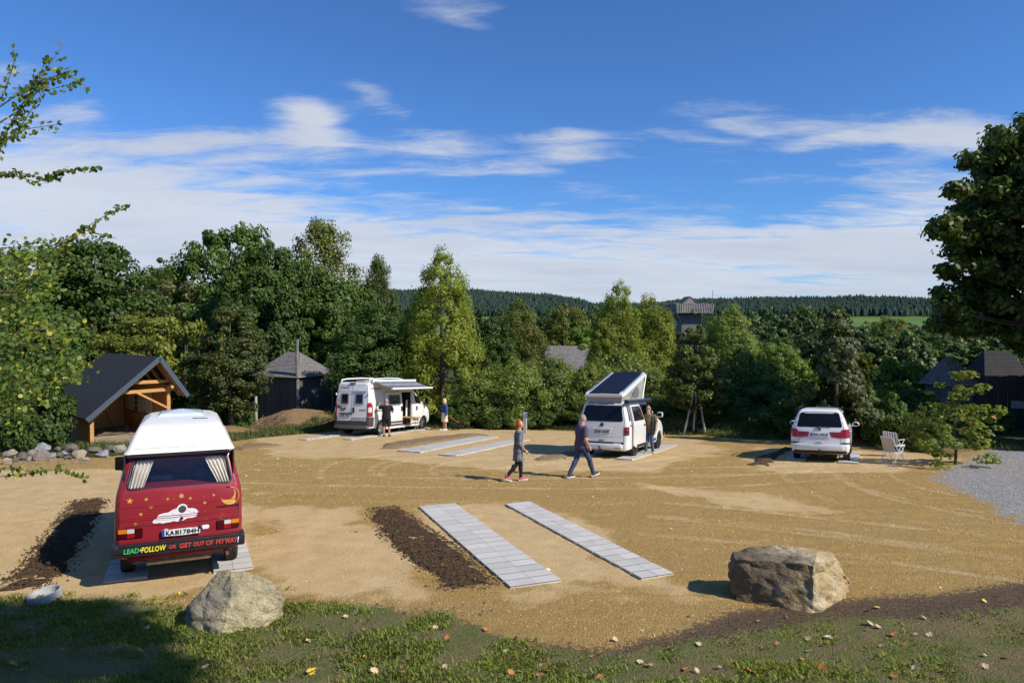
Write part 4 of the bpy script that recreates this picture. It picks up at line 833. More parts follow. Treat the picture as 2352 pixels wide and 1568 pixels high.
    f=[(i*3+k,i*3+k+1,i*3+k+4,i*3+k+3) for i in range(4) for k in range(2)]; m.add(top+bot,f+[tuple(q+15 for q in r[::-1]) for r in f]+[(0,1,16,15),(1,2,17,16),(12,13,28,27),(13,14,29,28)]+[(i*3,i*3+3,i*3+18,i*3+15) for i in range(4)]+[(i*3+2,i*3+5,i*3+20,i*3+17) for i in range(4)]); m.build('navy_panel',m_navy,pr)
    for sx in (-1,1): q=MB(); q.beam(rp(sx*.64,.14,.08),rp(sx*.64,.88,.08),.05,.025); q.build('roof_rail',m_alu,pr)
    m_tent=pm('tent_canvas',(.33,.33,.30),.85,noise=(5,.06),bump=(14,.3,.02)); fr=1.95
    m=MB(); z_=lambda y:(z0+(z1-z0)*(y-y0)/(y1-y0))-.04
    ys=[-.66,-.2,.4,1.0,1.5,1.98]
    for sx in (-1,1): m.add([(sx*.64+sx*-.02*math.sin(k),y,1.93) for k,y in enumerate(ys)]+[(sx*.68,y,z_(y)) for y in ys],[(i,i+1,i+7,i+6) for i in range(5)])
    m.add([(-.64,-.66,1.93),(.64,-.66,1.93),(.68,-.68,z_(-.68)),(-.68,-.68,z_(-.68))],[(0,1,2,3)]); m.add([(-.64,1.98,1.93),(.64,1.98,1.93),(.62,2.05,z_(2.05)),(-.62,2.05,z_(2.05))],[(0,1,2,3)])
    tn=m.build('tent_side',m_tent,V,fix=False); panel('mesh_window',rpoly([(.55,2.10),(1.25,2.10),(1.3,2.3),(1.1,2.50),(.9,2.45),(.6,2.22)],.08,4),lambda a,b,o:(.67+o,a,b),.012,.004,pm('tent_mesh',(.13,.14,.15),.8),tn,.3)
    q=MB(); q.tube([(.72,1.55,1.95),(.74,2.0,2.90)],.014,6); q.tube([(.72,.15,1.95),(.72,.5,2.2),(.74,.72,2.42)],.012,6); q.tube([(.72,.62,1.95),(.72,.45,2.15),(.72,.2,2.32)],.012,6); q.build('roof_strut',m_alu,V)
    q=MB(); q.tube([(.90,-.85,1.965),(.90,1.95,1.965)],.075,12); q.box((.90,-.88,1.965),(.15,.06,.16),bev=.02); q.box((.90,1.97,1.965),(.15,.06,.16),bev=.02); q.build('awning_case',m_dgry and pm('anthracite_case',(.02,.025,.035),.35,coat=.3),V,smooth=True)
    return V
poptop_van()
h29=math.radians(28.3)
for off,nm in ((-.85,'left paved strip under the white van with the raised roof'),(.85,'right paved strip where the bearded man stands beside the van')):
    stripv(3.60+(off+.05)*math.cos(h29),25.3-(off+.05)*math.sin(h29),h29,1.2 if off>0 else .7,4.6,.62,nm)
# ============ white minivan
def minivan():
    hd=math.radians(27); V=placev('minivan',10.63,23.8,hd,'white minivan with black roof rails and wide red tail lamps','minivan',2.84)
    B=Body([(.26,.82,-.78,3.6,.14,.35),(.34,.88,-.86,3.68,.16,.4),(.46,.905,-.90,3.72,.18,.4),(.56,.905,-.89,3.72,.18,.4),(.60,.90,-.86,3.70,.16,.4),(.80,.91,-.84,3.66,.16,.4),(.95,.905,-.82,3.5,.15,.4),(1.08,.885,-.79,2.9,.15,.35),(1.2,.84,-.75,2.5,.14,.3),(1.40,.77,-.65,2.1,.13,.3),(1.60,.68,-.50,1.7,.12,.25),(1.68,.63,-.40,1.5,.12,.22),(1.725,.55,-.26,1.3,.10,.2),(1.745,.44,-.05,1.0,.08,.2)],.06)
    G=B.rear; sd=lambda a,b,o:B.side(1,a,b,o); sl_=lambda a,b,o:B.side(-1,a,b,o)
    B.mesh('body',m_white,V,cuts=tuple(archcut(x,y,.36,.32) for x in (-.9,.9) for y in (0,2.84)),sa=.45)
    panel('rear_window',rpoly([(-.70,1.14),(.70,1.14),(.60,1.60),(.45,1.63),(-.45,1.63),(-.60,1.60)],.06,4),G,.008,.015,m_glass,V,.1)
    q=MB(); q.tube([G(-.1,1.16,.02),G(.12,1.165,.02),G(.35,1.15,.02)],.010,6); q.ball(G(-.02,1.13,.02),(.05,.04,.04)); q.build('rear_wiper',m_blk,V,smooth=True)
    s=MB(); seam(s,[(-.64,.58),(-.64,1.0),(-.74,1.12),(-.64,1.62),(.64,1.62),(.74,1.12),(.64,1.0),(.64,.58),(-.64,.58)],G,.003,.010); s.build('tailgate_seam',m_dgry,V,fix=False)
    for sx in (-1,1):
        t=panel('tail_lamp',rpoly([(sx*.66,.80),(sx*.95,.80),(sx*.95,1.05),(sx*.88,1.09),(sx*.70,1.07),(sx*.66,.99)][::sx],.04,3),G,.012,.03,m_lred,V,.05)
        panel('tail_lamp_inner',rpoly([(sx*.355,.82),(sx*.62,.79),(sx*.655,.79),(sx*.655,.99),(sx*.30,.985)][::sx],.02,2),G,.010,.02,m_lred,V,.06)
        panel('lamp_lens',rpoly([(sx*.44,.88),(sx*.56,.88),(sx*.56,.95),(sx*.44,.95)][::sx],.01,2),G,.014,.004,pm('smoked_lens',(.14,.05,.05),.2),V,.1)
        panel('bumper_strip',rpoly([(sx*.66,.60),(sx*1.02,.60),(sx*1.02,.645),(sx*.66,.645)][::sx],.01,2),G,.012,.02,m_blk,V,.05)
        q=MB(); q.tube([(sx*.66,-.28,1.68),(sx*.67,-.18,1.755),(sx*.67,.3,1.785),(sx*.665,.9,1.78),(sx*.65,1.3,1.73)],.020,8); q.build('roof_rail',m_blk,V,smooth=True)
        q=MB(); q.ball((sx*1.06,2.05,1.12),(.12,.07,.085),14,9); q.tube([(sx*.88,2.08,1.04),(sx*1.0,2.06,1.08)],.025,6); mm=q.build('door_mirror',m_white,V,smooth=True); q=MB(); q.ball((sx*1.06,1.995,1.12),(.095,.02,.062),14,7); q.build('mirror_pane',m_glass,mm,smooth=True)
        mp=sd if sx>0 else sl_
        panel('rear_side_window',rpoly([(-.28,1.16),(.45,1.16),(.45,1.58),(-.02,1.58)],.05,3),mp,.006,.012,m_glass,V,.1); panel('middle_side_window',rpoly([(.50,1.16),(1.25,1.16),(1.2,1.58),(.50,1.58)],.04,3),mp,.006,.012,m_glass,V,.1); panel('front_side_window',rpoly([(1.3,1.16),(2.15,1.13),(1.55,1.55),(1.28,1.58)],.04,3),mp,.006,.012,m_glass,V,.1)
    rec=panel('plate_recess',rrect(-.36,.785,.36,.985,.02,2,.03,.03),G,.006,.01,m_white,V,.1); plate(V,'TIR','AW 61',.0,.895,G,.018,.115,.54)
    q=MB(); q.box((0,-.80,1.055),(.115,.03,.10),bev=.02); q.build('square_emblem',m_chr,V,smooth=True); s=MB(); seam(s,[(-.035,1.075),(.03,1.075),(-.03,1.04),(.035,1.04)],lambda a,b,o:(a,-.817-o,b),.002,.014); s.build('emblem_letter',m_dgry,V,fix=False)
    text('model_lettering','A L H A M B R A',.0,.75,.58,.028,G,.006,m_dgry,V,fat=.001)
    panel('tailgate_handle',rrect(-.11,.615,.11,.665,.012,2),G,.012,.015,m_white,V,.1); panel('handle_slot',rrect(-.09,.63,.04,.648,.006,1),G,.016,.006,m_blk,V,.1)
    q=MB(); q.box((0,-.89,.47),(1.45,.12,.20),bev=.05); q.build('rear_bumper',m_white,V,smooth=True); panel('lower_bumper_trim',rrect(-.80,.27,.80,.37,.03,2),G,.03,.05,m_blk,V,.1)
    q=MB(); q.tube([(0,-.8,.24),(0,-.98,.24),(0,-1.02,.33)],.022,8); q.ball((0,-1.02,.38),.038); q.box((0,-.94,.33),(.06,.04,.14)); q.build('tow_bar',m_blk,V,smooth=True)
    panel('windscreen',rrect(-.66,1.12,.66,1.58,.06,3,.1,.1),lambda a,b,o:(a,B.at(b)[2]+.06+o,b),.005,.02,m_glass,V,.15)
    for sx in (-1,1): q=MB(); q.box((sx*.925,.55,.96),(.04,.17,.04),bev=.012); q.build('door_handle',m_white,V,smooth=True)
    q=MB(); q.box((0,1.4,.30),(1.4,4.0,.16),bev=.03); q.build('underbody',m_blk,V)
    for x in (-.78,.78):
        for y in (0,2.84): wheel(V,x,y,.325,.215,m_alu,5,.65)
    return V
minivan()
h27=math.radians(27.3)
for off,nm in ((-.78,'left paved strip under the white minivan'),(.84,'right paved strip under the white minivan, towards the folding chairs')):
    stripv(10.63+off*math.cos(h27),23.8-off*math.sin(h27),h27,.55 if off<0 else .75,3.6,.62,nm)
# ------------------------------------------------------------ people
from mathutils import noise as mn
m_skin=pm('skin',(.52,.27,.17),.55,noise=(8,.08)); m_hairr=pm('red_hair',(.50,.065,.010),.6,noise=(22,.35),bump=(40,.5,.01)); m_hairg=pm('grey_hair',(.30,.28,.25),.7,noise=(25,.25),bump=(40,.5,.01)); m_hairb=pm('blonde_hair',(.66,.48,.22),.6,noise=(20,.2),bump=(30,.5,.01))
m_denim=pm('denim',(.035,.06,.13),.85,noise=(7,.35),bump=(12,.4,.02)); m_denb=pm('blue_denim_jacket',(.025,.06,.19),.85,noise=(9,.25),bump=(14,.5,.02)); m_purp=pm('purple_grey_cotton',(.095,.075,.12),.85,noise=(6,.12),bump=(9,.5,.03)); m_tblk=pm('black_cotton',(.012,.012,.014),.9,noise=(6,.3),bump=(9,.5,.03)); m_oliv=pm('olive_cotton',(.15,.105,.05),.85,noise=(6,.1),bump=(9,.5,.03)); m_vest=pm('quilted_black',(.022,.024,.03),.7,noise=(10,.2),bump=(18,.6,.02)); m_crm=pm('cream_cloth',(.70,.64,.54),.85,bump=(9,.5,.03)); m_sole=pm('white_sole',(.7,.7,.68),.6); m_pink=pm('pink_canvas',(.55,.12,.14),.8); m_dshoe=pm('dark_shoe',(.04,.032,.035),.7); m_lime=pm('lime_shoe',(.30,.33,.03),.7); m_wshoe=pm('white_shoe',(.75,.74,.70),.6); m_eye=pm('eye_dark',(.02,.015,.012),.3)
m_plaid,N,b=newmat('grey_plaid'); tc=N.n('ShaderNodeTexCoord'); sp=N.n('ShaderNodeSeparateXYZ'); N.put(sp.inputs[0],tc.outputs['Object']); c=(.20,.205,.225)
for ax,sc in ((2,5.2),(1,6.5),(0,6.5)):
    f=N.m('FRACT',N.m('MULTIPLY',N.m('ADD',sp.outputs[ax],3.03),sc)); l1=N.m('ADD',N.m('LESS_THAN',f,.07),N.m('MULTIPLY',N.m('GREATER_THAN',f,.14),N.m('LESS_THAN',f,.19))); c=N.mix(N.m('MULTIPLY',l1,.75),c,(.035,.035,.045))
N.put(b.inputs['Base Color'],c); b.inputs['Roughness'].default_value=.85
def remesh(mb,name,mat,parent,vox=.009,sm=3):
    o=mb.build(name,mat,parent); md=o.modifiers.new('r','REMESH'); md.mode='VOXEL'; md.voxel_size=vox; 
    s=o.modifiers.new('s','SMOOTH'); s.factor=.5; s.iterations=sm; evald(o); o.data.polygons.foreach_set('use_smooth',np.ones(len(o.data.polygons),bool)); return o
def hand(m,w,d,side,curl=.5):
    """w wrist, d direction down the hand, side +1 right hand"""
    w=Vector(w); d=Vector(d).normalized(); fw=Vector((0,1,0)); fw=(fw-d*fw.dot(d)).normalized(); out=d.cross(fw).normalized()
    inn=Vector((-side,0,0)); inn=(inn-d*inn.dot(d)-fw*inn.dot(fw)).normalized()
    pc=w+d*.045
    m.tube([w,w+d*.03,w+d*.085],[.026,.030,.028],8); 
    for s_ in (-1,1): m.tube([w+d*.02+fw*s_*.012,w+d*.088+fw*s_*.026],[.018,.015],6)
    for k,(o_,L) in enumerate(((-.030,.060),(-.010,.074),(.011,.078),(.031,.070))):
        a=w+d*.082+fw*o_; b=a+d*L*.5+inn*L*.15*curl; c=b+(d*(1-curl*.6)+inn*curl).normalized()*L*.5; m.tube([a,b,c],[.0105,.0095,.008],6)
    a=w+d*.025+fw*.03; m.tube([a,a+d*.035+fw*.022,a+d*.065+fw*.026+inn*.012],[.013,.011,.009],6)
def person(name_label,xy,hd,J,look,s=1.0,z=None):
    """J: joints, metres for a 1.75 m figure; look: clothing"""
    e=empty('person'); x,y=xy; e.location=(x,y,(float(H(x,y)) if z is None else z)+.0); e.rotation_euler=(0,0,-hd); e.scale=(s,s,s); tag(e,name_label,'person')
    ln=Vector(J.get('lean',(0,0))); gt=J.get('girth',1.); tw=J.get('headturn',0.); hip=.95; nod=J.get('nod',0)
    def sh(z): k=max(0,z-hip); return ln.x*k,ln.y*k
    fem=J.get('fem',0); belly=J.get('belly',0)
    T=[(.80,.150+.01*fem,.105),(.88,.170+.01*fem,.118),(.95,.168+.012*fem,.12),(1.05,.150-.02*fem,.108+belly),(1.14,.150-.018*fem,.108+belly),(1.25,.165-.01*fem,.118+belly*.5),(1.35,.178-.018*fem,.118),(1.42,.168-.02*fem,.098),(1.465,.10,.075),(1.49,.062,.062),(1.56,.055,.058)]
    def torso(m,z0,z1,inf,flare=0,tb=T):
        zs=[z0]+[t[0] for t in tb if z0<t[0]<z1]+[z1]; R_=[]
        for z in zs:
            rx=np.interp(z,[t[0] for t in tb],[t[1] for t in tb])*gt+inf; ry=np.interp(z,[t[0] for t in tb],[t[2] for t in tb])*gt+inf
            if z<.9: rx+=flare*(.9-z); ry+=flare*(.9-z)
            a,b=sh(z); R_.append((a,b+(belly*.5 if 1.0<z<1.3 else 0),z,rx,ry))
        m.rings(R_,16)
    def S_(j): v=J[j]; return Vector(v)
    hx,hy=sh(1.62)
    def limb(m,ks,rad,t1=None,inf=0):
        p=[S_(k) if isinstance(k,str) else Vector(k) for k in ks]
        # densify, taper, optionally stop part way along
        pts=[];rr=[]; n=len(p)-1
        for i in range(n):
            for q in range(5): t=q/5; pts.append(p[i].lerp(p[i+1],t)); rr.append(rad[i]*(1-t)+rad[i+1]*t+inf)
        pts.append(p[-1]); rr.append(rad[-1]+inf)
        if t1 is not None: k=max(2,int(round(t1*5*n/n))+1); pts=pts[:k]; rr=rr[:k]
        m.tube(pts,rr,12)
    arms=[('shR','elR','wrR'),('shL','elL','wrL')]; legs=[('hpR','knR','anR'),('hpL','knL','anL')]
    g=.5+gt*.5
    m=MB(); torso(m,.80,1.56,0)
    hc=Vector((hx,hy+.02,1.645)); m.ball(hc,(.076,.094,.112),16,12); m.ball(hc+Vector((0,.030,-.062)),(.052,.058,.052),12,8)
    Rh=Matrix.Rotation(tw,3,'Z')
    def hp(v): return hc+Rh@Vector(v)
    m.tube([hp((0,.085,.02)),hp((0,.112,-.02)),hp((0,.088,-.03))],[.010,.016,.012],6); m.tube([hp((-.022,.083,-.058)),hp((.022,.083,-.058))],.007,6)
    for sx in (-1,1): m.ball(hp((sx*.078,-.005,-.005)),(.012,.02,.03),8,6)
    for a,sd in zip(arms,(1,-1)):
        limb(m,a,[.050*g,.040*g,.027]); w_=S_(a[2]); d_=J.get('hd'+('R' if sd>0 else 'L'),w_-S_(a[1])); hand(m,w_,d_,sd,J.get('curl',.5))
    for l in legs:
        limb(m,l,[.086*g,.058*g,.040]); 
        # calf swell
        k=S_(l[1]).lerp(S_(l[2]),.3); m.ball(k+Vector((0,-.012,0)),(.055*g,.058*g,.11),10,8)
    for sd,an in (('R','anR'),('L','anL')):
        t_=J.get('toe'+sd,(0,.19,-.06)); A=S_(an); m.tube([A+Vector((0,-.05,-.045)),A+Vector((0,0,-.03)),A+Vector(t_)*.6,A+Vector(t_)],[.032,.038,.036,.024],8)
    body=remesh(m,'body',m_skin,e,.009,2)
    for sx in (-1,1): q=MB(); q.ball(hp((sx*.030,.086,.015)),(.012,.007,.007),8,6); q.build('eye',m_eye,body,smooth=True)
    # hair
    q=MB(); hs=look.get('hairstyle','short')
    def cap(off,front,low,R_=(.082,.100,.116)):
        vs=[];fs=[];n=18;r_=9
        for i in range(r_+1):
            for k in range(n):
                az=2*PI*k/n; fr=max(0,math.cos(az)) # 1 at the face
                mx=math.radians(low-(low-front)*fr**.6); ph=mx*i/r_; w_=1+.03*mn.noise(Vector((math.cos(az)*3,math.sin(az)*3,ph*4)))
                v=Vector((math.sin(az)*math.sin(ph)*R_[0]*w_,math.cos(az)*math.sin(ph)*R_[1]*w_,math.cos(ph)*R_[2]*w_)); vs.append(tuple(hp(v+Vector((0,-.006,.006+off)))))
        for i in range(r_):
            for k in range(n): k2=(k+1)%n; fs.append((i*n+k,i*n+k2,(i+1)*n+k2,(i+1)*n+k))
        q.add(vs,fs)
    if hs!='bald': cap(0,look.get('hairline',52),look.get('hairlow',112))
    if hs=='bun':
        q.ball(hp((0,-.055,.095)),(.06,.06,.055),12,8); q.ball(hp((.01,-.04,.135)),(.035,.04,.03),10,7); q.ball(hp((0,-.05,.0)),(.075,.07,.10),12,8)
        for k in range(9): a=R.uniform(0,6.28); q.tube([hp((.04*math.cos(a),-.05+.04*math.sin(a),.10)),hp((.075*math.cos(a),-.06+.07*math.sin(a),.14+R.uniform(-.03,.03)))],[.012,.004],5)
    if hs=='long':
        for k in range(15):
            a=math.radians(-128+k*256/14)+PI; dx,dy=math.sin(a),math.cos(a); L=.17+.05*R.random(); q.tube([hp((dx*.05,dy*.06,.09)),hp((dx*.082,dy*.098,.02)),hp((dx*.092,dy*.104,-.08)),hp((dx*.080,dy*.09-.01,-L))],[.022,.028,.026,.010],7)
        q.ball(hp((0,.045,.085)),(.07,.05,.035),10,6)
    if hs=='thin': cap(-.004,30,100,(.080,.098,.112))
    if q.v:
        if hs in('bun','long'): ho=remesh(q,'hair',look['hair'],e,.010,1)
        else: ho=q.build('hair',look['hair'],e,smooth=True)
    if look.get('beard'):
        q=MB(); q.ball(hp((0,.060,-.075)),(.050,.045,.040),12,8); q.ball(hp((0,.088,-.045)),(.030,.016,.012),8,6); q.build('beard',pm('white_beard',(.55,.53,.50),.9,bump=(50,.5,.01)),e,smooth=True)
        q=MB(); q.box(hp((0,.098,.014)),(.13,.006,.03),rz=tw); q.build('glasses',m_blk,e)
    # clothes
    for c in look['clothes']:
        nm,mat=c['name'],c['mat']; q=MB()
        if 'torso' in c: torso(q,c['torso'][0],c['torso'][1],c.get('inf',.014),c.get('flare',0))
        if c.get('sleeve'):
            for a in arms:
                limb(q,a,[.052*g,.045*g,.034],inf=c.get('inf',.014)+.006,t1=c['sleeve'])
                q.ball(S_(a[0]),.066*g+.004,10,8)
        if c.get('legs'):
            for l in legs: limb(q,l,[.092*g,.066*g,.050],inf=c.get('inf',.014),t1=c['legs']); 
            q.rings([(0,0,.80,.15*g+.01,.105*g+.01),(0,0,.95,.17*g+.01,.12*g+.01),(0,0,1.0,.158*g+.01,.115*g+.01)],14)
            if c['legs']>1.2:
                for l in legs: k=S_(l[1]).lerp(S_(l[2]),.3); q.ball(k+Vector((0,-.01,0)),(.062*g,.066*g,.12),10,8)
        remesh(q,nm,mat,e,.011,3)
    for l,sd in zip(legs,('R','L')):
        t_=Vector(J.get('toe'+sd,(0,.19,-.06))); A=S_(l[2]); q=MB(); hi=look.get('shoehi',.0); q.tube([A+Vector((0,-.055,-.05)),A+Vector((0,-.01,-.035)),A+t_*.55+Vector((0,0,.012)),A+t_*.95+Vector((0,0,.004))],[.040,.048,.044,.032],10); 
        if hi: q.tube([A+Vector((0,0,-.03)),A+Vector((0,-.005,.03+hi))],[.047,.046],10)
        so_=remesh(q,'shoe',look['shoe'],e,.009,1)
        f=t_.normalized(); dn=Vector((0,-f.z,f.y)); 
        q=MB(); a=A+Vector((0,-.09,-.068))*1.0; 
        q.tube([A-f*.075-dn*(-.0)+Vector((0,0,-.078)) if False else A+Vector((0,-.07,-.072)),A+t_*.5+Vector((0,0,-.035)),A+t_*1.08+Vector((0,0,-.010))],[.036,.042,.034],8)
        for i,v in enumerate(q.v): q.v[i]=(v[0],v[1],v[2])
        so2=q.build('sole',look.get('sole',m_sole),so_,smooth=True)
    return e
def stand(**k):
    J=dict(shR=(.185,0,1.395),shL=(-.185,0,1.395),elR=(.235,-.03,1.10),elL=(-.235,-.03,1.10),wrR=(.245,.05,.86),wrL=(-.245,.05,.86),hpR=(.092,0,.90),hpL=(-.092,0,.90),knR=(.10,.02,.49),knL=(-.10,.02,.49),anR=(.11,0,.085),anL=(-.11,0,.085)); J.update(k); return J
def at_(px,py): return P(px,py)[:2]
# walking woman with red hair
x_,y_=at_(1190,1106)
person('woman with red hair bun, grey plaid tunic, black leggings and pink shoes, walking',(x_,y_),math.radians(76),
  stand(fem=1,lean=(0,.06),shR=(.165,.02,1.385),shL=(-.165,.02,1.385),elR=(.21,-.01,1.12),wrR=(.215,.155,.92),elL=(-.20,.0,1.12),wrL=(-.205,.10,.92),hpR=(.08,0,.90),hpL=(-.08,0,.90),knR=(.08,-.06,.50),anR=(.07,-.36,.16),toeR=(0,.14,-.13),knL=(-.07,.10,.49),anL=(-.07,.10,.085),headturn=.1,curl=.6),
  dict(hair=m_hairr,hairstyle='bun',hairline=50,shoe=m_pink,shoehi=.05,clothes=[dict(name='leggings',mat=m_tblk,legs=2,inf=-.002),dict(name='tunic',mat=m_plaid,torso=(.60,1.475),inf=.018,flare=.12,sleeve=1.4)]),.955)
# walking man in purple polo
x_,y_=at_(1334,1098)
person('grey-haired man in purple-grey polo shirt, blue jeans and dark trainers, walking towards the van',(x_,y_),math.radians(58),
  stand(lean=(0,.10),girth=1.10,shR=(.205,.03,1.40),shL=(-.205,.05,1.40),elR=(.27,-.04,1.12),wrR=(.26,.10,.90),elL=(-.27,.10,1.14),wrL=(-.20,.30,1.06),knR=(.10,.24,.50),anR=(.11,.37,.10),toeR=(0,.19,-.02),knL=(-.10,-.06,.50),anL=(-.11,-.32,.10),toeL=(0,.18,-.07),headturn=-.15,curl=.4),
  dict(hair=m_hairg,hairstyle='short',hairline=56,hairlow=112,shoe=m_dshoe,clothes=[dict(name='jeans',mat=m_denim,legs=2,inf=.006),dict(name='polo_shirt',mat=m_purp,torso=(.83,1.475),inf=.022,sleeve=.8)]),1.02)
# bearded man beside the van
x_,y_=at_(1491,1043)
pz=person('bearded man in olive t-shirt, open black vest and lime shoes beside the open van door',(x_,y_),math.radians(200),
  stand(lean=(0,.08),girth=1.12,belly=.03,shR=(.20,.03,1.39),shL=(-.20,.03,1.39),elR=(.27,.03,1.10),wrR=(.24,.14,.88),elL=(-.28,.0,1.10),wrL=(-.26,.10,.86),knR=(.08,.03,.49),anR=(.09,.04,.085),knL=(-.12,.0,.49),anL=(-.15,-.03,.085),toeL=(-.03,.18,-.06),headturn=.15),
  dict(hair=m_hairg,hairstyle='thin',beard=1,shoe=m_lime,sole=m_dshoe,clothes=[dict(name='jeans',mat=pm('blue_denim',(.06,.12,.24),.85,noise=(7,.35)),legs=2,inf=.006),dict(name='t_shirt',mat=m_oliv,torso=(.84,1.47),inf=.018,sleeve=.8)]),1.03)
q=MB()
for sx,zb in ((-1,.72),(1,.84)):
    q.tube([(sx*.155,.03,1.45),(sx*.15,.115,1.36),(sx*.155,.15,1.15),(sx*.15,.13,.95),(sx*.14,.11,zb)],[.03,.055,.06,.06,.05],8); q.tube([(sx*.20,.0,1.42),(sx*.215,-.0,1.25),(sx*.20,0,1.0),(sx*.19,0,zb)],[.05,.06,.06,.055],8)
q.rings([(0,.0,.82,.195,.135),(0,-.03,1.0,.19,.13),(0,-.03,1.2,.19,.12),(0,-.02,1.38,.195,.11),(0,.0,1.46,.12,.08)],14); remesh(q,'open_vest',m_vest,pz,.012,2)
q=MB(); q.tube([(-.26,.09,.895),(-.26,.09,.87)],.035,10); q.build('wrist_watch',m_blk,pz)
# man cranking out the awning
x_,y_=at_(886.5,1003)
person('grey-haired man in black t-shirt and black shorts, seen from behind, cranking the awning',(x_,y_),math.radians(2),
  stand(girth=1.14,shR=(.21,.0,1.40),shL=(-.21,.0,1.40),elR=(.30,.05,1.16),wrR=(.22,.26,1.10),elL=(-.36,.06,1.30),wrL=(-.33,.16,1.52),hdL=(.02,.03,.1),curl=.9,anR=(.13,0,.085),anL=(-.13,0,.085),knR=(.115,.02,.49),knL=(-.115,.02,.49)),
  dict(hair=m_hairg,hairstyle='short',hairline=50,hairlow=115,shoe=m_tblk,sole=m_dshoe,clothes=[dict(name='shorts',mat=m_tblk,legs=1.0,inf=.028),dict(name='t_shirt',mat=m_tblk,torso=(.82,1.475),inf=.026,sleeve=.8)]),1.02)
# crank rod from his hand up to the awning
a=Vector((x_-.31,y_+.20,float(H(x_,y_))+1.40)); M_=AV.matrix_world; b_=M_@Vector((1.02,-.45,2.50)); q=MB(); q.tube([a-Vector((0,0,.12)),a+(b_-a)*.25],.018,8); q.tube([a+(b_-a)*.22,b_],.010,6); q.tube([a-Vector((0,0,.12)),a-Vector((.12,.0,.12)),a-Vector((.12,0,.26))],.009,6); o=q.build('crank_rod',m_alu,None,smooth=True); tag(o,'long silver crank rod running from the man in black up to the awning','crank')
# blonde woman and dog
x_,y_=at_(1021,988.5)
person('blonde woman in a blue denim jacket, cream skirt and white trainers, holding a dog lead',(x_,y_),math.radians(245),
  stand(fem=1,girth=1.14,shR=(.175,.0,1.385),shL=(-.175,0,1.385),elR=(.245,.0,1.12),wrR=(.20,.20,.98),elL=(-.25,-.03,1.10),wrL=(-.26,.03,.86),knR=(.08,.01,.49),knL=(-.08,.01,.49),anR=(.10,.04,.085),anL=(-.09,-.04,.085),headturn=-.15),
  dict(hair=m_hairb,hairstyle='long',hairline=45,shoe=m_wshoe,clothes=[dict(name='skirt',mat=m_crm,torso=(.48,1.06),inf=.018,flare=.10),dict(name='white_top',mat=m_crm,torso=(.98,1.44),inf=.016),dict(name='denim_jacket',mat=m_denb,torso=(.99,1.47),inf=.034,sleeve=1.9)]),.965)
bx,by,bz=x_,y_,float(H(x_,y_))
dx_,dy_=at_(1047,988.5); dz_=float(H(dx_,dy_)); hdg=math.radians(78)
dog=empty('dog',(dx_,dy_,dz_),-hdg); tag(dog,'small shaggy black dog on a lead behind the blonde woman','dog')
m=MB(); m.tube([(0,-.20,.25),(0,-.10,.255),(0,.02,.24),(0,.13,.235),(0,.19,.25)],[.07,.075,.08,.092,.07],12); m.tube([(0,.16,.27),(0,.22,.34),(0,.25,.37)],[.07,.06,.055],10); m.ball((0,.27,.385),(.06,.07,.058),12,9); m.tube([(0,.30,.375),(0,.37,.36)],[.035,.024],8)
for sx in (-1,1):
    m.tube([(sx*.045,.27,.43),(sx*.075,.25,.385),(sx*.08,.26,.35)],[.018,.022,.014],6); m.tube([(sx*.05,.13,.22),(sx*.052,.14,.12),(sx*.052,.135,.06),(sx*.052,.15,.02)],[.042,.026,.020,.022],8); m.tube([(sx*.052,-.16,.23),(sx*.056,-.12,.15),(sx*.056,-.20,.09),(sx*.056,-.19,.03),(sx*.056,-.165,.018)],[.058,.036,.020,.018,.020],8)
m.tube([(0,-.24,.28),(0,-.29,.34),(0,-.27,.39),(0,-.22,.40)],[.03,.035,.035,.02],8); m_dog=pm('black_fur',(.010,.010,.010),.8,noise=(20,.4),bump=(60,1,.02)); db=remesh(m,'body',m_dog,dog,.009,1)
# shaggy coat
rr_=np.random.default_rng(3); me=db.data; co_v=np.array([v.co[:] for v in me.vertices]); nn_=np.array([v.normal[:] for v in me.vertices]); k=rr_.choice(len(co_v),2600); v0=co_v[k]; n0=nn_[k]+rr_.normal(0,.5,(2600,3))+np.array([0,-.5,-.6]); n0/=np.linalg.norm(n0,axis=1)[:,None]; s0=rr_.normal(0,1,(2600,3)); s0/=np.linalg.norm(s0,axis=1)[:,None]; V_=np.stack([v0-s0*.004,v0+s0*.004,v0+n0*.035],1).reshape(-1,3); npmesh('coat',V_,np.arange(2600*3).reshape(-1,3),m_dog,dog)
q=MB(); q.tube([(0,.20+.06*math.cos(t),.33+.05*math.sin(t)) if False else (.068*math.cos(t),.215+.02*math.sin(t),.325+.05*math.sin(t)) for t in [2*PI*i/12 for i in range(13)]],.009,6); q.build('collar',pm('red_collar',(.6,.05,.03),.5),dog)
q=MB(); A=Vector((bx-.22,by-.08,bz+.93)); Bq=Vector((bx+.26,by-.12,bz+.80)); Cq=Vector((dx_+.20*math.sin(hdg),dy_+.20*math.cos(hdg),dz_+.40)); pts=[A.lerp(Bq,t)-Vector((0,.0,.10*math.sin(PI*t))) for t in [i/8 for i in range(9)]]+[Bq.lerp(Cq,t)-Vector((0,0,.05*math.sin(PI*t))) for t in [i/8 for i in range(1,9)]]
q.tube(pts,.011,6); o=q.build('dog_lead',pm('orange_lead',(.62,.27,.06),.6),None,smooth=True); tag(o,'orange-brown lead between the blonde woman and the black dog','lead')
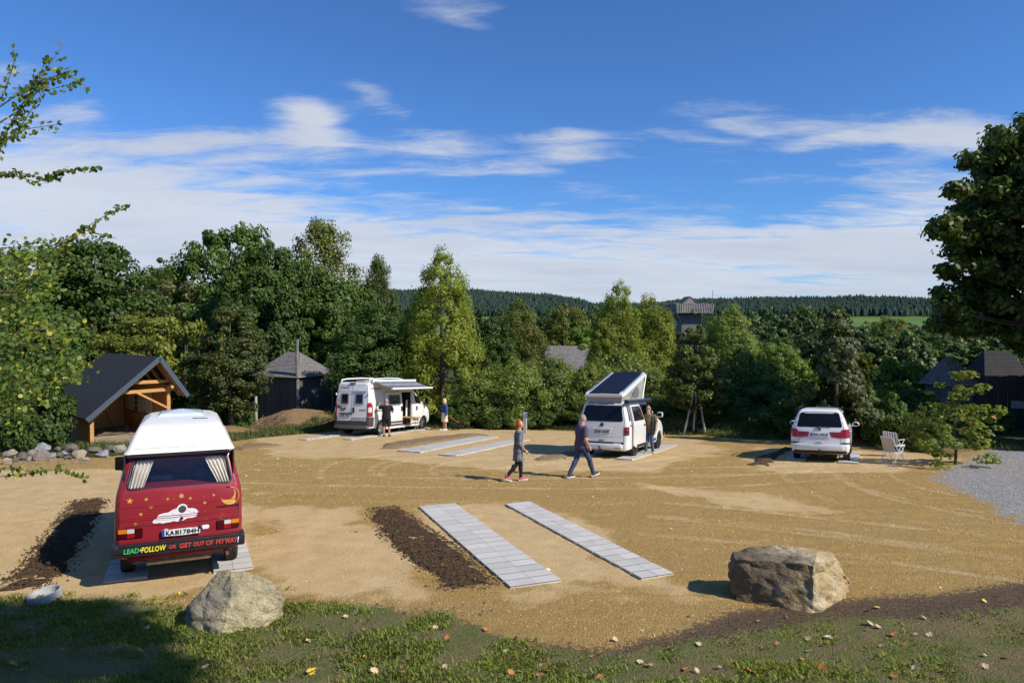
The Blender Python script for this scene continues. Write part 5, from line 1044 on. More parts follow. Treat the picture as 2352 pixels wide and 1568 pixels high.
# ------------------------------------------------------------ furniture and small things
m_wtube=pm('white_tube',(.75,.75,.74),.35); m_str,N,b=newmat('striped_fabric'); tc=N.n('ShaderNodeTexCoord'); sp=N.n('ShaderNodeSeparateXYZ'); N.put(sp.inputs[0],tc.outputs['Object']); f=N.m('FRACT',N.m('MULTIPLY',N.m('ADD',sp.outputs[0],2.),11.)); N.put(b.inputs['Base Color'],N.mix(N.m('LESS_THAN',f,.42),(.72,.72,.72),(.16,.14,.26))); b.inputs['Roughness'].default_value=.8
def folding_chair(x,y,hd,label,back):
    e=empty('folding_chair',(x,y,float(H(x,y))),-hd); tag(e,label,'chair','white folding chairs beside the minivan'); w_=.26
    m=MB()
    for sx in (-1,1):
        m.tube([(sx*w_,.26,.03),(sx*w_,.10,.36),(sx*w_,-.14,.62),(sx*w_,-.24,.86)],.012,8)
        m.tube([(sx*w_,-.24,.03),(sx*w_,.0,.34),(sx*w_,.22,.60)],.012,8); m.tube([(sx*w_,-.18,.40),(sx*w_,.27,.43)],.012,8)
    m.tube([(-w_,-.24,.86),(-w_+.04,-.25,.89),(w_-.04,-.25,.89),(w_,-.24,.86)],.012,8); m.tube([(-w_,-.24,.02),(w_,-.24,.02)],.012,8); m.tube([(-w_,.26,.02),(w_,.26,.02)],.012,8); m.build('frame',m_wtube,e,smooth=True)
    for sx in (-1,1): q=MB(); q.box((sx*w_,.05,.625),(.045,.38,.022),bev=.01); q.build('armrest',m_wtube,e,smooth=True)
    V_=[(a*w_*.96,-.13-.12*t-.02*math.sin(PI*t)*(1-abs(a)),.44+.44*t) for t in [i/6 for i in range(7)] for a in (-1,-.5,0,.5,1)]; F=[(i*5+k,i*5+k+1,(i+1)*5+k+1,(i+1)*5+k) for i in range(6) for k in range(4)]
    n=len(V_); npmesh('backrest',V_+[(a,b_-.006,c) for a,b_,c in V_],F+[tuple(k+n for k in q[::-1]) for q in F],back,e,smooth=True)
    V_=[(a*w_*.96,-.17+.43*t,.405+.02*t-.025*math.sin(PI*t)*(1-abs(a)*.6)) for t in [i/6 for i in range(7)] for a in (-1,-.5,0,.5,1)]; npmesh('seat',V_+[(a,b_,c-.006) for a,b_,c in V_],F+[tuple(k+n for k in q[::-1]) for q in F],m_str,e,smooth=True)
    return e
x_,y_=at_(2054,1066); folding_chair(x_,y_,math.radians(74),'folding chair nearer the viewer, its beige backrest turned to the minivan',pm('beige_fabric',(.50,.42,.34),.8))
x_,y_=at_(2056,1048); folding_chair(x_,y_,math.radians(62),'folding chair further back, with white and purple striped backrest',m_str)
# table standing out from the van door
tb=empty('camping_table',(0,0,0)); tag(tb,'wooden-topped camping table with a grey metal leg frame at the van door','table'); lx,ly=at_(956,993); lz=float(H(lx,ly)); hv=math.radians(22.5); n_=Vector((math.cos(hv),-math.sin(hv),0)); f_=Vector((math.sin(hv),math.cos(hv),0)); tb.location=(lx,ly,lz); tb.rotation_euler=(0,0,-hv-.1)
q=MB(); q.box((-.44,0,.735),(1.15,.55,.03),bev=.006); q.build('tabletop',pm('table_wood',(.42,.25,.12),.5,noise=(4,.15)),tb)
for y in (-.12,.12): q=MB(); q.tube([(0,y,.02),(0,y,.72)],.016,8); q.build('leg',m_alu,tb,smooth=True)
q=MB(); q.beam((-.0,-.24,.015),(0,.24,.015),.05,.03); q.beam((0,-.14,.30),(0,.14,.30),.02,.02); q.build('foot_bar',m_alu,tb)
for y in (-.2,.2): q=MB(); q.tube([(-.95,y,.02),(-.95,y,.72)],.014,8); q.build('leg',m_alu,tb,smooth=True)
# power post
x_,y_=at_(1206,996); e=empty('power_post',(x_,y_,float(H(x_,y_))),-.3); tag(e,'slim grey electric hook-up post with blue sockets at the back of the yard','power post')
q=MB(); q.box((0,0,.53),(.17,.15,1.06),bev=.008); q.build('casing',pm('grey_casing',(.46,.46,.45),.45),e); q=MB(); q.box((0,0,.01),(.22,.20,.03)); q.build('base_plate',m_alu,e)
for z in (.98,.86): q=MB(); q.box((.10,-.045,z),(.05,.075,.075),bev=.008); q.lathe([(.001,0),(.03,0),(.03,.03),(.001,.03)],(.10,-.10,z),'y',12); q.build('socket',pm('socket_blue',(.01,.06,.42),.4) if z>.9 else bpy.data.materials['socket_blue'],e)
# concrete ring
x_,y_=at_(90,1382); e=MB(); e.lathe([(.235,.0),(.255,.03),(.265,.16),(.25,.175),(.225,.165),(.21,.06),(.03,.04),(.001,.04)],(0,0,0),'z',36); o=e.build('concrete_bowl',pm('grey_concrete',(.42,.42,.41),.85,noise=(9,.12),bump=(40,.3,.004)),None,smooth=True); o.location=(x_,y_+.05,float(H(x_,y_,True))-.04); o.rotation_euler=(.10,-.16,0); o.scale=(.86,.86,.86); tag(o,'round grey concrete bowl half sunk beside the grass at the left','bowl')
# ------------------------------------------------------------ rocks
def rockmat(name,c1,c2,c3,sc=2.2,shade_tone=None):
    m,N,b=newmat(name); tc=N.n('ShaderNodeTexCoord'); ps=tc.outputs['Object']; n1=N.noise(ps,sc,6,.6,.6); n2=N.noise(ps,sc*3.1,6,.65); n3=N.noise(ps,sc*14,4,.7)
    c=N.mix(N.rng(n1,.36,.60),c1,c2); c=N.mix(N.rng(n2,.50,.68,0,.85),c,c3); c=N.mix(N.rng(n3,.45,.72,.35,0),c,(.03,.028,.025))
    if shade_tone:
        sp=N.n('ShaderNodeSeparateXYZ'); N.put(sp.inputs[0],ps); c=N.mix(N.rng(N.m('ADD',sp.outputs[0],N.m('MULTIPLY',N.m('SUBTRACT',n1,.5),2.6)),-.40,.10,.85,0),c,shade_tone)  # left side darkened in the colour: darker stone and painted-in shade together
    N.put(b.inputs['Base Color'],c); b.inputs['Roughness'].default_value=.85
    vo=N.n('ShaderNodeTexVoronoi',feature='DISTANCE_TO_EDGE'); N.put(vo.inputs['Vector'],ps); vo.inputs['Scale'].default_value=sc*1.3
    hh=N.m('ADD',N.m('MULTIPLY',n2,.7),N.m('ADD',N.m('MULTIPLY',n3,.35),N.m('MULTIPLY',N.m('MINIMUM',vo.outputs[0],.05),.8))); bp=N.n('ShaderNodeBump'); N.put(bp.inputs['Height'],hh); bp.inputs['Strength'].default_value=1; bp.inputs['Distance'].default_value=.09; N.put(b.inputs['Normal'],bp.outputs[0]); return m
def rock(name,pts,mat,sub=4,amp=.05,seed=0,sharp=.5):
    bm=bmesh.new(); [bm.verts.new(p) for p in pts]; r=bmesh.ops.convex_hull(bm,input=bm.verts[:]); bmesh.ops.delete(bm,geom=[g for g in r['geom_interior'] if isinstance(g,bmesh.types.BMVert)],context='VERTS'); bmesh.ops.triangulate(bm,faces=bm.faces[:])
    sz=max((Vector(p).length for p in pts))
    for _ in range(sub):
        bmesh.ops.subdivide_edges(bm,edges=[e for e in bm.edges if e.calc_length()>sz*.035],cuts=1,use_grid_fill=True); bmesh.ops.triangulate(bm,faces=bm.faces[:]); 
        if _==1: bmesh.ops.smooth_vert(bm,verts=bm.verts[:],factor=.10,use_axis_x=True,use_axis_y=True,use_axis_z=True)
    bm.normal_update(); off=Vector((seed*3.1,seed*1.7,0)); ns=[]
    for v in bm.verts:
        p=v.co/sz+off; d=mn.fractal(p*2.2,.9,2.1,5)*amp*sz+(abs(mn.noise(p*4.1))-.3)*amp*1.4*sz-max(0,.12-abs(mn.noise(p*1.7+Vector((9,0,0)))))*amp*8*sz*.5
        ns.append(v.co+v.normal*d)
    for v,c in zip(bm.verts,ns): v.co=c
    me=bpy.data.meshes.new(name); bm.to_mesh(me); bm.free(); me.materials.append(mat); me.polygons.foreach_set('use_smooth',np.ones(len(me.polygons),bool)); me.set_sharp_from_angle(angle=sharp); return link(bpy.data.objects.new(name,me))
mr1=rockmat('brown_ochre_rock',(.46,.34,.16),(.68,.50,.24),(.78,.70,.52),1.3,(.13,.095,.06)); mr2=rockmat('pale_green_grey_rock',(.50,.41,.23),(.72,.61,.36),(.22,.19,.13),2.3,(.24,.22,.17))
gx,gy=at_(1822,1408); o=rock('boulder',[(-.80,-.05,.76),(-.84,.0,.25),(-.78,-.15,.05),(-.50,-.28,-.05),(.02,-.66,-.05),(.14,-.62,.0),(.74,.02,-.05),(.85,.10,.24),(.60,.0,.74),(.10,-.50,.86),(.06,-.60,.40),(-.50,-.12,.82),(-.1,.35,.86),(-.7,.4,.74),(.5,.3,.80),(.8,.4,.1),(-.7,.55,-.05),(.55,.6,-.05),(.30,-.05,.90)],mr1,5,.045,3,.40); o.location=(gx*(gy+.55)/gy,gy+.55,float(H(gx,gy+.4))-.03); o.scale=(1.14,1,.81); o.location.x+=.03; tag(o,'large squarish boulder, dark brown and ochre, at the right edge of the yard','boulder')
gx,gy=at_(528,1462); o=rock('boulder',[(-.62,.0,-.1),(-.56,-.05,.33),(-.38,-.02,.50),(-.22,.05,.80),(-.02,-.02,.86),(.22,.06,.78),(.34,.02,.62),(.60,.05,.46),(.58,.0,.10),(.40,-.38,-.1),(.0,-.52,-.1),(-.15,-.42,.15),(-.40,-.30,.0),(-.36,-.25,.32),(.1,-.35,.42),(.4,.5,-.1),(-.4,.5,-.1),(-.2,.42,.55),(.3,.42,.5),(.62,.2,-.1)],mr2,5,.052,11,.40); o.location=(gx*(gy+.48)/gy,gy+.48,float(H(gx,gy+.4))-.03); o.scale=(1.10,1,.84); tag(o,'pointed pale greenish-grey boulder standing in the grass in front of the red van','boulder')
mrk=[rockmat('tan_rock',(.55,.46,.31),(.64,.56,.42),(.36,.30,.22),5),rockmat('grey_rock',(.44,.45,.47),(.60,.61,.62),(.26,.26,.26),6),rockmat('pinkish_rock',(.48,.38,.30),(.42,.34,.28),(.55,.48,.40),5),rockmat('dark_rock',(.16,.13,.10),(.28,.24,.18),(.36,.32,.26),5)]
def hullpts(r,sx,sy,sz,n=16): return [(sx*math.sin(a)*math.cos(b),sy*math.sin(a)*math.sin(b),sz*math.cos(a)) for a,b in ((math.acos(r.uniform(-1,1)),r.uniform(0,6.28)) for _ in range(n))]
rd=[((450,370),(300,120),2,'large pinkish rock, widest of the upper row in the rubble bank'),((660,425),(250,130),1,'pale grey angular rock below the dark one in the rubble bank'),((840,365),(200,110),0,'tan rock half in shadow at the top of the rubble bank'),((290,320),(150,80),1,'grey rock at the top left of the rubble bank'),((670,325),(150,80),1,'small grey rock behind the pale angular one'),((480,490),(140,110),2,'rounded tan-grey rock in the middle of the rubble bank'),((635,535),(210,150),2,'big blotched pink and grey rock at the foot of the bank'),((330,545),(150,130),3,'dark grey rock at the left foot of the bank'),((820,525),(130,90),1,'small pale grey rock right of the blotched one'),((1130,430),(200,110),3,'dark brown knobbly rock left of the shelter'),((1270,500),(200,130),0,'yellowish tan rock just in front of the shelter corner'),((1510,450),(230,100),3,'brownish rock by the shelter floor'),((1690,500),(210,110),1,'pale grey block in front of the shelter floor'),((1790,435),(140,90),3,'small dark rock against the shelter floor'),((1960,430),(200,120),0,'cream-coloured rock at the right end of the row'),((930,440),(120,70),3,'small brown rock under the tan one'),((950,510),(110,70),3,None),((1030,490),(110,60),1,None),((1090,560),(110,60),3,None),((1350,570),(120,60),0,None),((150,480),(130,70),0,None),((60,500),(110,80),2,None),((60,620),(120,90),0,None),((190,590),(130,90),3,None),((440,575),(110,60),1,None),((740,500),(70,50),0,None),((1430,600),(60,35),1,None)]
for i,((cx,cy),(w_,h_),mi,lb) in enumerate(rd):
    px,py=(cx/4.2)/1.7415,(1700+(cy+h_/2)/4.2)/1.7415; x,y,z=P(px,py); sc=1600/y; W=w_/4.2/1.7415/sc; Hh=h_/4.2/1.7415/sc; rr_=random.Random(i+50)
    o=rock('rock',hullpts(rr_,W*.68,W*.55,Hh*.80,20),mrk[mi],3,.045,i+1,.6); o.location=(x,y+W*.2,float(H(x,y))+Hh*.42); o.rotation_euler=(0,0,rr_.uniform(-.3,.3)); tag(o,lb or 'small rock among the larger ones of the rubble bank','rock','rocks of the rubble bank')
# loose stones: three meshes copied
stp=[rock('stone',hullpts(random.Random(k),.5,.4,.32),mrk[k%3],2,.05,k+30,.6) for k in range(4)]
spots=[]
for k in range(60): spots.append((R.uniform(15,1420)/4.2/1.7415,(1700+R.uniform(590,700)/1)/1.7415 if False else (1700+R.uniform(590,680)/4.2)/1.7415,R.uniform(.05,.13),0))
for k in range(34): spots.append((R.uniform(640,1150),R.uniform(1385,1425),R.uniform(.025,.07),1))
for k in range(22): spots.append((R.uniform(1240,1345),R.uniform(1040,1058),R.uniform(.05,.12),2))
for k in range(26): spots.append((R.uniform(1560,2330),R.uniform(1405,1500),R.uniform(.02,.06),3))
for k in range(16): spots.append((R.uniform(990,1040),R.uniform(1340,1362),R.uniform(.02,.05),4))
lbs=[('pebble in the strip of rubble along the foot of the rock bank','pebbles below the rock bank'),('small stone where the sand meets the grass','stones along the grass edge'),('stone of the little heap behind the raised-roof van','stones of the earth heap'),('stone lying in the dark soil near the squarish boulder','stones in the dark soil'),('pebble at the near end of the dark soil bed','pebbles by the soil bed')]
first=[True]*4
for i,(px,py,s,g) in enumerate(spots):
    x,y,z=P(px,py); k=i%4
    if first[k]: o=stp[k]; first[k]=False
    else: o=stp[k].copy(); link(o)
    o.location=(x,y,float(H(x,y,True))+s*.15); o.scale=(s,s,s); o.rotation_euler=(R.uniform(-.4,.4),R.uniform(-.4,.4),R.uniform(0,6)); tag(o,lbs[g][0],'stone',lbs[g][1])
# ------------------------------------------------------------ buildings
def woodmat(name,c1,c2,axis=0,n=7.,gap=.06,rough=.75,sat=None):
    m,N,b=newmat(name); tc=N.n('ShaderNodeTexCoord'); sp=N.n('ShaderNodeSeparateXYZ'); N.put(sp.inputs[0],tc.outputs['Object']); a=N.m('MULTIPLY',N.m('ADD',sp.outputs[axis],20.),n); fl=N.m('FLOOR',a); fr=N.m('FRACT',a)
    wn=N.n('ShaderNodeTexWhiteNoise',noise_dimensions='1D'); N.put(wn.inputs[1],fl); mp=N.n('ShaderNodeMapping'); N.put(mp.inputs[0],tc.outputs['Object']); mp.inputs['Scale'].default_value=(8,8,.8) if axis!=2 else (.8,.8,8); g=N.noise(mp.outputs[0],3,6,.6,.4)
    c=N.mix(wn.outputs[0],c1,c2); c=N.mix(N.rng(g,.4,.7,0,.5),c,tuple(k*.45 for k in c1)); kn=N.n('ShaderNodeTexVoronoi'); N.put(kn.inputs['Vector'],tc.outputs['Object']); kn.inputs['Scale'].default_value=3.2; c=N.mix(N.m('MULTIPLY',N.m('LESS_THAN',kn.outputs[0],.07),.7),c,tuple(k*.3 for k in c1))
    e=N.m('LESS_THAN',fr,gap); c=N.mix(e,c,tuple(k*.12 for k in c1)); N.put(b.inputs['Base Color'],c); b.inputs['Roughness'].default_value=rough
    bp=N.n('ShaderNodeBump'); N.put(bp.inputs['Height'],N.m('ADD',N.m('MULTIPLY',g,.4),N.m('SUBTRACT',1.,e))); bp.inputs['Strength'].default_value=.6; bp.inputs['Distance'].default_value=.01; N.put(b.inputs['Normal'],bp.outputs[0]); return m
m_larch=woodmat('larch_boards',(.62,.28,.075),(.70,.35,.11),0,6.5); m_larchy=woodmat('larch_boards_side',(.60,.27,.075),(.68,.34,.11),1,6.5); m_beam=woodmat('larch_beam',(.60,.30,.09),(.64,.33,.11),2,.4,.0); m_deck=woodmat('deck_boards',(.40,.30,.21),(.48,.37,.26),1,7,.05)
m_gwood=woodmat('grey_planks',(.13,.12,.11),(.22,.205,.185),0,6,.09); m_gwoody=woodmat('grey_planks_side',(.13,.12,.11),(.20,.185,.17),1,6,.09); m_gpost=pm('grey_post',(.24,.22,.19),.9,noise=(3,.25),bump=(12,.6,.02))
def shingmat(name,c1,c2,sc=6.,zs=5.):
    m,N,b=newmat(name); tc=N.n('ShaderNodeTexCoord'); mp=N.n('ShaderNodeMapping'); N.put(mp.inputs[0],tc.outputs['UV']); br=N.n('ShaderNodeTexBrick'); N.put(br.inputs[0],mp.outputs[0]); br.inputs['Scale'].default_value=1; br.inputs['Brick Width'].default_value=.14; br.inputs['Row Height'].default_value=.12; br.inputs['Mortar Size'].default_value=.012
    for k,c in (('Color1',c1),('Color2',c2),('Mortar',tuple(q*.18 for q in c1))): br.inputs[k].default_value=(*c,1)
    c=N.mix(N.rng(N.noise(tc.outputs['Object'],4,5),.4,.7,0,.5),br.outputs[0],tuple(q*.5 for q in c1)); N.put(b.inputs['Base Color'],c); b.inputs['Roughness'].default_value=.9; bp=N.n('ShaderNodeBump'); N.put(bp.inputs['Height'],N.m('SUBTRACT',1.,br.outputs[1])); bp.inputs['Strength'].default_value=1; bp.inputs['Distance'].default_value=.03; N.put(b.inputs['Normal'],bp.outputs[0]); return m
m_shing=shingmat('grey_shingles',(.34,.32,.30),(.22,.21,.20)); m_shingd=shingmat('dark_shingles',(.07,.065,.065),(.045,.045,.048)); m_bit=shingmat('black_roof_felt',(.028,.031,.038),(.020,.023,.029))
def roofslab(name,quad,mat,parent,th=.06,steps=0):
    """quad: eave0,eave1,top1,top0 ; courses as real steps; uv in metres"""
    q=[Vector(p) for p in quad]; n=(q[1]-q[0]).cross(q[3]-q[0]).normalized()
    if n.z<0: n=-n
    me=bpy.data.meshes.new(name); vs=[];fs=[];uv=[]; L=((q[3]-q[0]).length+(q[2]-q[1]).length)/2; st=steps or 1
    ex=(q[1]-q[0]).normalized()
    for i in range(st):
        t0,t1=i/st,min(1,(i+1)/st+.02*(st>1)); a,b=q[0].lerp(q[3],t0),q[1].lerp(q[2],t0); c,d=q[1].lerp(q[2],t1),q[0].lerp(q[3],t1); up=n*(.022 if st>1 else 0)
        base=len(vs); vs+=[a+up,b+up,c,d,a-n*th,b-n*th,c-n*th,d-n*th]; ff=[(0,1,2,3),(7,6,5,4),(0,4,5,1),(1,5,6,2),(2,6,7,3),(3,7,4,0)]; fs+=[tuple(k+base for k in f) for f in ff]
        for f in ff:
            for k in f: p=vs[base+k]; uv.append(((p-q[0]).dot(ex),(p-q[0]).length if k in(0,1,4,5) and False else ((p-q[0])-ex*(p-q[0]).dot(ex)).length))
    me.from_pydata([tuple(v) for v in vs],[],fs); l=me.uv_layers.new(name='UVMap'); l.data.foreach_set('uv',[c for u in uv for c in u]); me.materials.append(mat); return link(bpy.data.objects.new(name,me),parent)
# timber shelter
hx,hy,hz=P(206,1029); A=math.radians(50); sh=empty('timber_shelter',(hx,hy,hz-.02),A); tag(sh,'new larch shelter with black felt roof and information boards inside','shelter')
W,Dp=3.05,4.9; zl,zr,zt=1.50,2.30,3.62; sr=2.50
def rz(s): return zl+.04+(zt-zl)*(s+.0)/sr if s<=sr else zt-(zt-zr)*(s-sr)/(W-sr+.35)
q=MB(); q.box((W/2,Dp/2-.05,.06),(W+.1,Dp+.2,.12)); q.build('floor_deck',m_deck,sh)
for (s,t) in ((0,0),(W,0),(0,Dp),(W,Dp)):
    q=MB(); zt_=(zl-.03) if s==0 else 2.32; q.box((s,t,zt_/2+.06),(.14,.14,zt_-.12)); q.build('post',m_beam,sh)
def wallx(name,x0,x1,y,mat,prof,th=.03):
    pts=[(x0,.12)]+[(x1,.12)]+prof[::-1]; n=len(pts); m=MB(); m.add([(a,y,b) for a,b in pts]+[(a,y+th,b) for a,b in pts],[tuple(range(n)),tuple(range(2*n-1,n-1,-1))]+[(i,(i+1)%n,n+(i+1)%n,n+i) for i in range(n)]); return m.build(name,mat,sh)
wallx('back_wall',0,W,Dp-.1,m_larch,[(0,zl-.05),(sr,zt-.16),(W,2.45)])
q=MB(); q.box((-.03,Dp/2,.12+(zl-.17)/2),(.03,Dp-.05,zl-.17)); q.build('left_wall',m_larchy,sh); q=MB(); q.box((W+.02,Dp/2+.05,.12+1.08),(.03,Dp-.3,2.16)); q.build('right_wall',m_larchy,sh)
ov0,ov1=-.55,Dp+.5; el,er=-.35,W+.62; zel=zl+.06-(zt-zl)*.35/sr; zer=zt-(zt-zr)*(er-sr)/(W-sr+.35)
rf=roofslab('roof',[(el,ov0,zel),(el,ov1,zel),(sr,ov1,zt),(sr,ov0,zt)],m_bit,sh,.05); roofslab('roof',[(er,ov1,zer),(er,ov0,zer),(sr,ov0,zt-.002),(sr,ov1,zt-.002)],m_bit,sh,.05)
m_fas=pm('grey_metal_fascia',(.085,.11,.135),.4,metal=.3)
for a,b in (((el,ov0-.02,zel-.06),(sr,ov0-.02,zt-.06)),((er,ov0-.02,zer-.06),(sr,ov0-.02,zt-.062))): q=MB(); q.beam(a,b,.05,.19); q.build('verge_board',m_fas,sh)
for t in (ov0+.12,.0,1.0,2.0,3.0,4.0,Dp):
    q=MB(); q.beam((el+.15,t,zel-.02),(sr,t,zt-.14),.07,.13); q.beam((er-.1,t,zer-.04),(sr,t,zt-.142),.07,.13); q.build('rafter',m_beam,sh)
q=MB(); q.beam((1.0,.0,2.16),(W+.30,.0,2.16),.10,.14); q.build('tie_beam',m_beam,sh); q=MB(); q.beam((1.45,.02,2.55),(W+.0,.02,2.52),.08,.14); q.build('collar_beam',m_beam,sh)
q=MB(); q.beam((0,ov0+.1,zl-.12),(0,Dp+.3,zl-.12),.10,.10); q.build('eave_beam',m_beam,sh); q=MB(); q.beam((W,ov0+.1,2.30),(W,Dp+.3,2.30),.12,.12); q.build('eave_beam',m_beam,sh)
for a,b in (((1.75,-.01,2.12),(W-.02,-.01,1.35)),((.03,-.0,1.15),(.95,0,1.98)),((.6,Dp-.16,1.9),(1.6,Dp-.16,.15)),((2.6,Dp-.16,.15),(2.0,Dp-.16,1.6))): q=MB(); q.beam(a,b,.08,.11,up=(0,1,0)); q.build('brace',m_beam,sh)
for z in (1.15,): q=MB(); q.beam((.05,Dp-.17,z),(W-.05,Dp-.17,z),.07,.10); q.build('wall_rail',m_beam,sh)
m_pap=pm('board_paper',(.62,.56,.47),.6,noise=(6,.06)); m_maro=pm('board_maroon',(.10,.012,.03),.5)
BR_=Matrix.Rotation(-PI/2,4,'Z')
for k,(x0,x1) in enumerate(((-4.35,-2.95),(-2.90,-1.5))):
    bo=MB(); bo.box(((x0+x1)/2,Dp-.235,1.62),(x1-x0,.03,1.02)); bd_=bo.build('information_board',m_pap,sh); tq=MB(); tq.box(((x0+x1)/2,Dp-.253,1.14),(x1-x0-.01,.006,.06)); tq.build('maroon_footer',m_maro,bd_)
    if k==0:
        for z in (1.30,1.55,1.80): p_=MB(); p_.box((x1-.22,Dp-.254,z),(.30,.006,.20)); p_.build('printed_photo',pm('photo_dark',(.06,.07,.08),.5,noise=(12,.8)) if z<1.4 else bpy.data.materials['photo_dark'],bd_)
        p_=MB()
        for z in np.arange(1.25,2.0,.045): p_.box((x0+.2+.01*math.sin(z*90),Dp-.2535,z),(.26,.004,.012))
        o=p_.build('text_block',pm('print_grey',(.28,.25,.22),.6),bd_)
    else:
        p_=MB(); rr_=random.Random(4)
        for _ in range(16): p_.box((rr_.uniform(x0+.1,x1-.1),Dp-.2535,rr_.uniform(1.3,2.05)),(rr_.uniform(.03,.12),.004,rr_.uniform(.02,.07)))
        p_.build('map_marks',bpy.data.materials['print_grey'],bd_); p_=MB(); p_.box(((x0+x1)/2-.1,Dp-.254,1.25),(.45,.006,.03)); p_.build('scale_bar',m_maro,bd_)
# boards hang on the inner face of the right wall
for o in list(bpy.data.objects):
    if o.name.startswith('information_board'): o.matrix_local=Matrix.Translation((W-.05-(-(Dp-.235))*0,0,0))@Matrix.Rotation(-PI/2,4,'Z')@Matrix.Translation((0,-(Dp-.235),-.21))
# hip-roofed plank sheds of the palisade
def hipshed(name,label,x,y,z0,w_,d_,hw,hr,rot,cat='shed',lean=0,ridge=.3,ov=.28,roofm=None,posts=()):
    e=empty(name,(x,y,z0),rot); tag(e,label,cat)
    for k,(cx,cy,sx,sy,mt) in enumerate(((0,-d_/2,w_,.04,m_gwood),(0,d_/2,w_,.04,m_gwood),(-w_/2,0,.04,d_,m_gwoody),(w_/2,0,.04,d_,m_gwoody))):
        m=MB(); L=max(sx,sy); n=int(L/.16); rr_=random.Random(k)
        for i in range(n):
            t=(i+.5)/n-.5; hh=hw-.02-rr_.uniform(0,.04); bx=(t*L if sx>sy else 0); by=(t*L if sy>sx else 0); pw=L/n-.012
            m.box((cx+bx+(rr_.uniform(-.008,.008) if sy>sx else 0),cy+by+(rr_.uniform(-.008,.008) if sx>sy else 0),hh/2),((pw if sx>sy else .03),(pw if sy>sx else .03),hh))
        m.build('plank_wall',mt,e,fix=False)
    a,b,r=w_/2+ov,d_/2+ov,w_*ridge/2
    rm=roofm or m_shing; ez=hw-.12
    for qd in ([(-a,-b,ez),(a,-b,ez),(r,0,hr),(-r,0,hr)],[(a,b,ez),(-a,b,ez),(-r,0,hr),(r,0,hr)],[(a,-b,ez),(a,b,ez),(r,.0,hr),(r,-.0,hr)],[(-a,b,ez),(-a,-b,ez),(-r,-.0,hr),(-r,.0,hr)]): roofslab('shingle_roof',qd,rm,e,.04,int(max(4,(hr-hw+b)/.16)))
    for (px,py,h,r0) in posts:
        q=MB(); q.tube([(px,py,-.2),(px+.02,py,h*.4),(px-.02,py+.01,h*.75),(px+.03,py,h)],[r0,r0*.95,r0*.9,r0*.8],8); q.build('corner_post',m_gpost,e,smooth=True)
    return e
sx_,sy_=(660-CX)/FD*41.5,41.5
hipshed('plank_shed','weathered grey plank shed with hipped shingle roof and tall posts, behind the earth mound',-13.5,43.0,-6.1,3.3,3.0,2.98,4.25,math.radians(-25),posts=((1.74,-1.60,5.1,.10),(1.78,1.45,4.0,.09)))
d=33.5; hipshed('plank_turret','small grey shingle-roofed turret behind the palisade fence at the right',(2180-CX)/FD*d,d,-5.2,1.35,1.35,2.35,3.55,math.radians(20),'turret',ridge=.35,ov=.24)
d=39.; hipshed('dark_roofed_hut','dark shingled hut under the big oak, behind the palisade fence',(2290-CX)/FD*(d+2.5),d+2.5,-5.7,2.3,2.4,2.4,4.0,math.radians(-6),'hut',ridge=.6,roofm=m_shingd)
d=58.; hipshed('log_house','grey shingle-roofed house showing above the willows behind the raised-roof van',(1318-CX)/FD*d,d+2.5,-8.0,5.6,4.6,3.6,5.95,math.radians(3),'house',ridge=.75)
# watch tower
d=78.; tx=(1578-CX)/FD*d; e=empty('watch_tower',(tx,d,-9.5),math.radians(8)); tag(e,'grey timber watch tower with a palisaded platform and small peaked roof','tower')
m=MB()
for k in range(4):
    cx,cy=((0,-1.15),(1.15,0),(0,1.15),(-1.15,0))[k]
    for i in range(12):
        t=(i+.5)/12-.5; m.tube([(cx+(t*2.3 if cx==0 else 0),cy+(t*2.3 if cy==0 else 0),0),(cx+(t*2.3 if cx==0 else 0),cy+(t*2.3 if cy==0 else 0),10.5)],.10,6)
m.build('shaft',m_gpost,e,fix=False)
q=MB(); q.box((0,0,10.6),(4.2,4.2,.16)); q.build('platform',m_gpost,e)
m=MB(); rr_=random.Random(2)
for k in range(4):
    n=22
    for i in range(n):
        t=((i+.5)/n-.5)*4.2; a,b=((t,-2.05),(2.05,t),(t,2.05),(-2.05,t))[k]; m.tube([(a,b,10.62),(a*1.04,b*1.04,11.55+rr_.uniform(-.04,.04))],.085,5)
m.build('parapet',pm('tower_logs',(.30,.28,.25),.9,noise=(2,.3)),e,fix=False)
for sx in (-1,1):
    for sy in (-1,1): q=MB(); q.beam((sx*1.1,sy*1.1,9.3),(sx*2.0,sy*2.0,10.5),.14,.14); q.build('strut',m_gpost,e)
q=MB(); q.tube([(0,-2.3,10.5),(0,-2.35,11.2)],.06,6); q.beam((0,-2.4,10.45),(0,-1.2,10.45),.12,.12); q.build('front_brace',m_gpost,e)
for s in (-1,1): roofslab('peaked_roof',[(s*1.15,-.95,11.35),(s*1.15,.95,11.35),(0,.95,12.35),(0,-.95,12.35)][::s],m_shing,e,.05,5)
q=MB(); q.add([(-1.05,-.9,11.35),(1.05,-.9,11.35),(0,-.9,12.28)],[(0,1,2)]); q.add([(-1.05,.9,11.35),(1.05,.9,11.35),(0,.9,12.28)],[(0,1,2)]); q.build('gable',m_gpost,e,fix=False)
q=MB(); q.tube([(2.1,-2,10.6),(2.1,-2,13.0)],.03,5); q.build('mast',m_gpost,e)
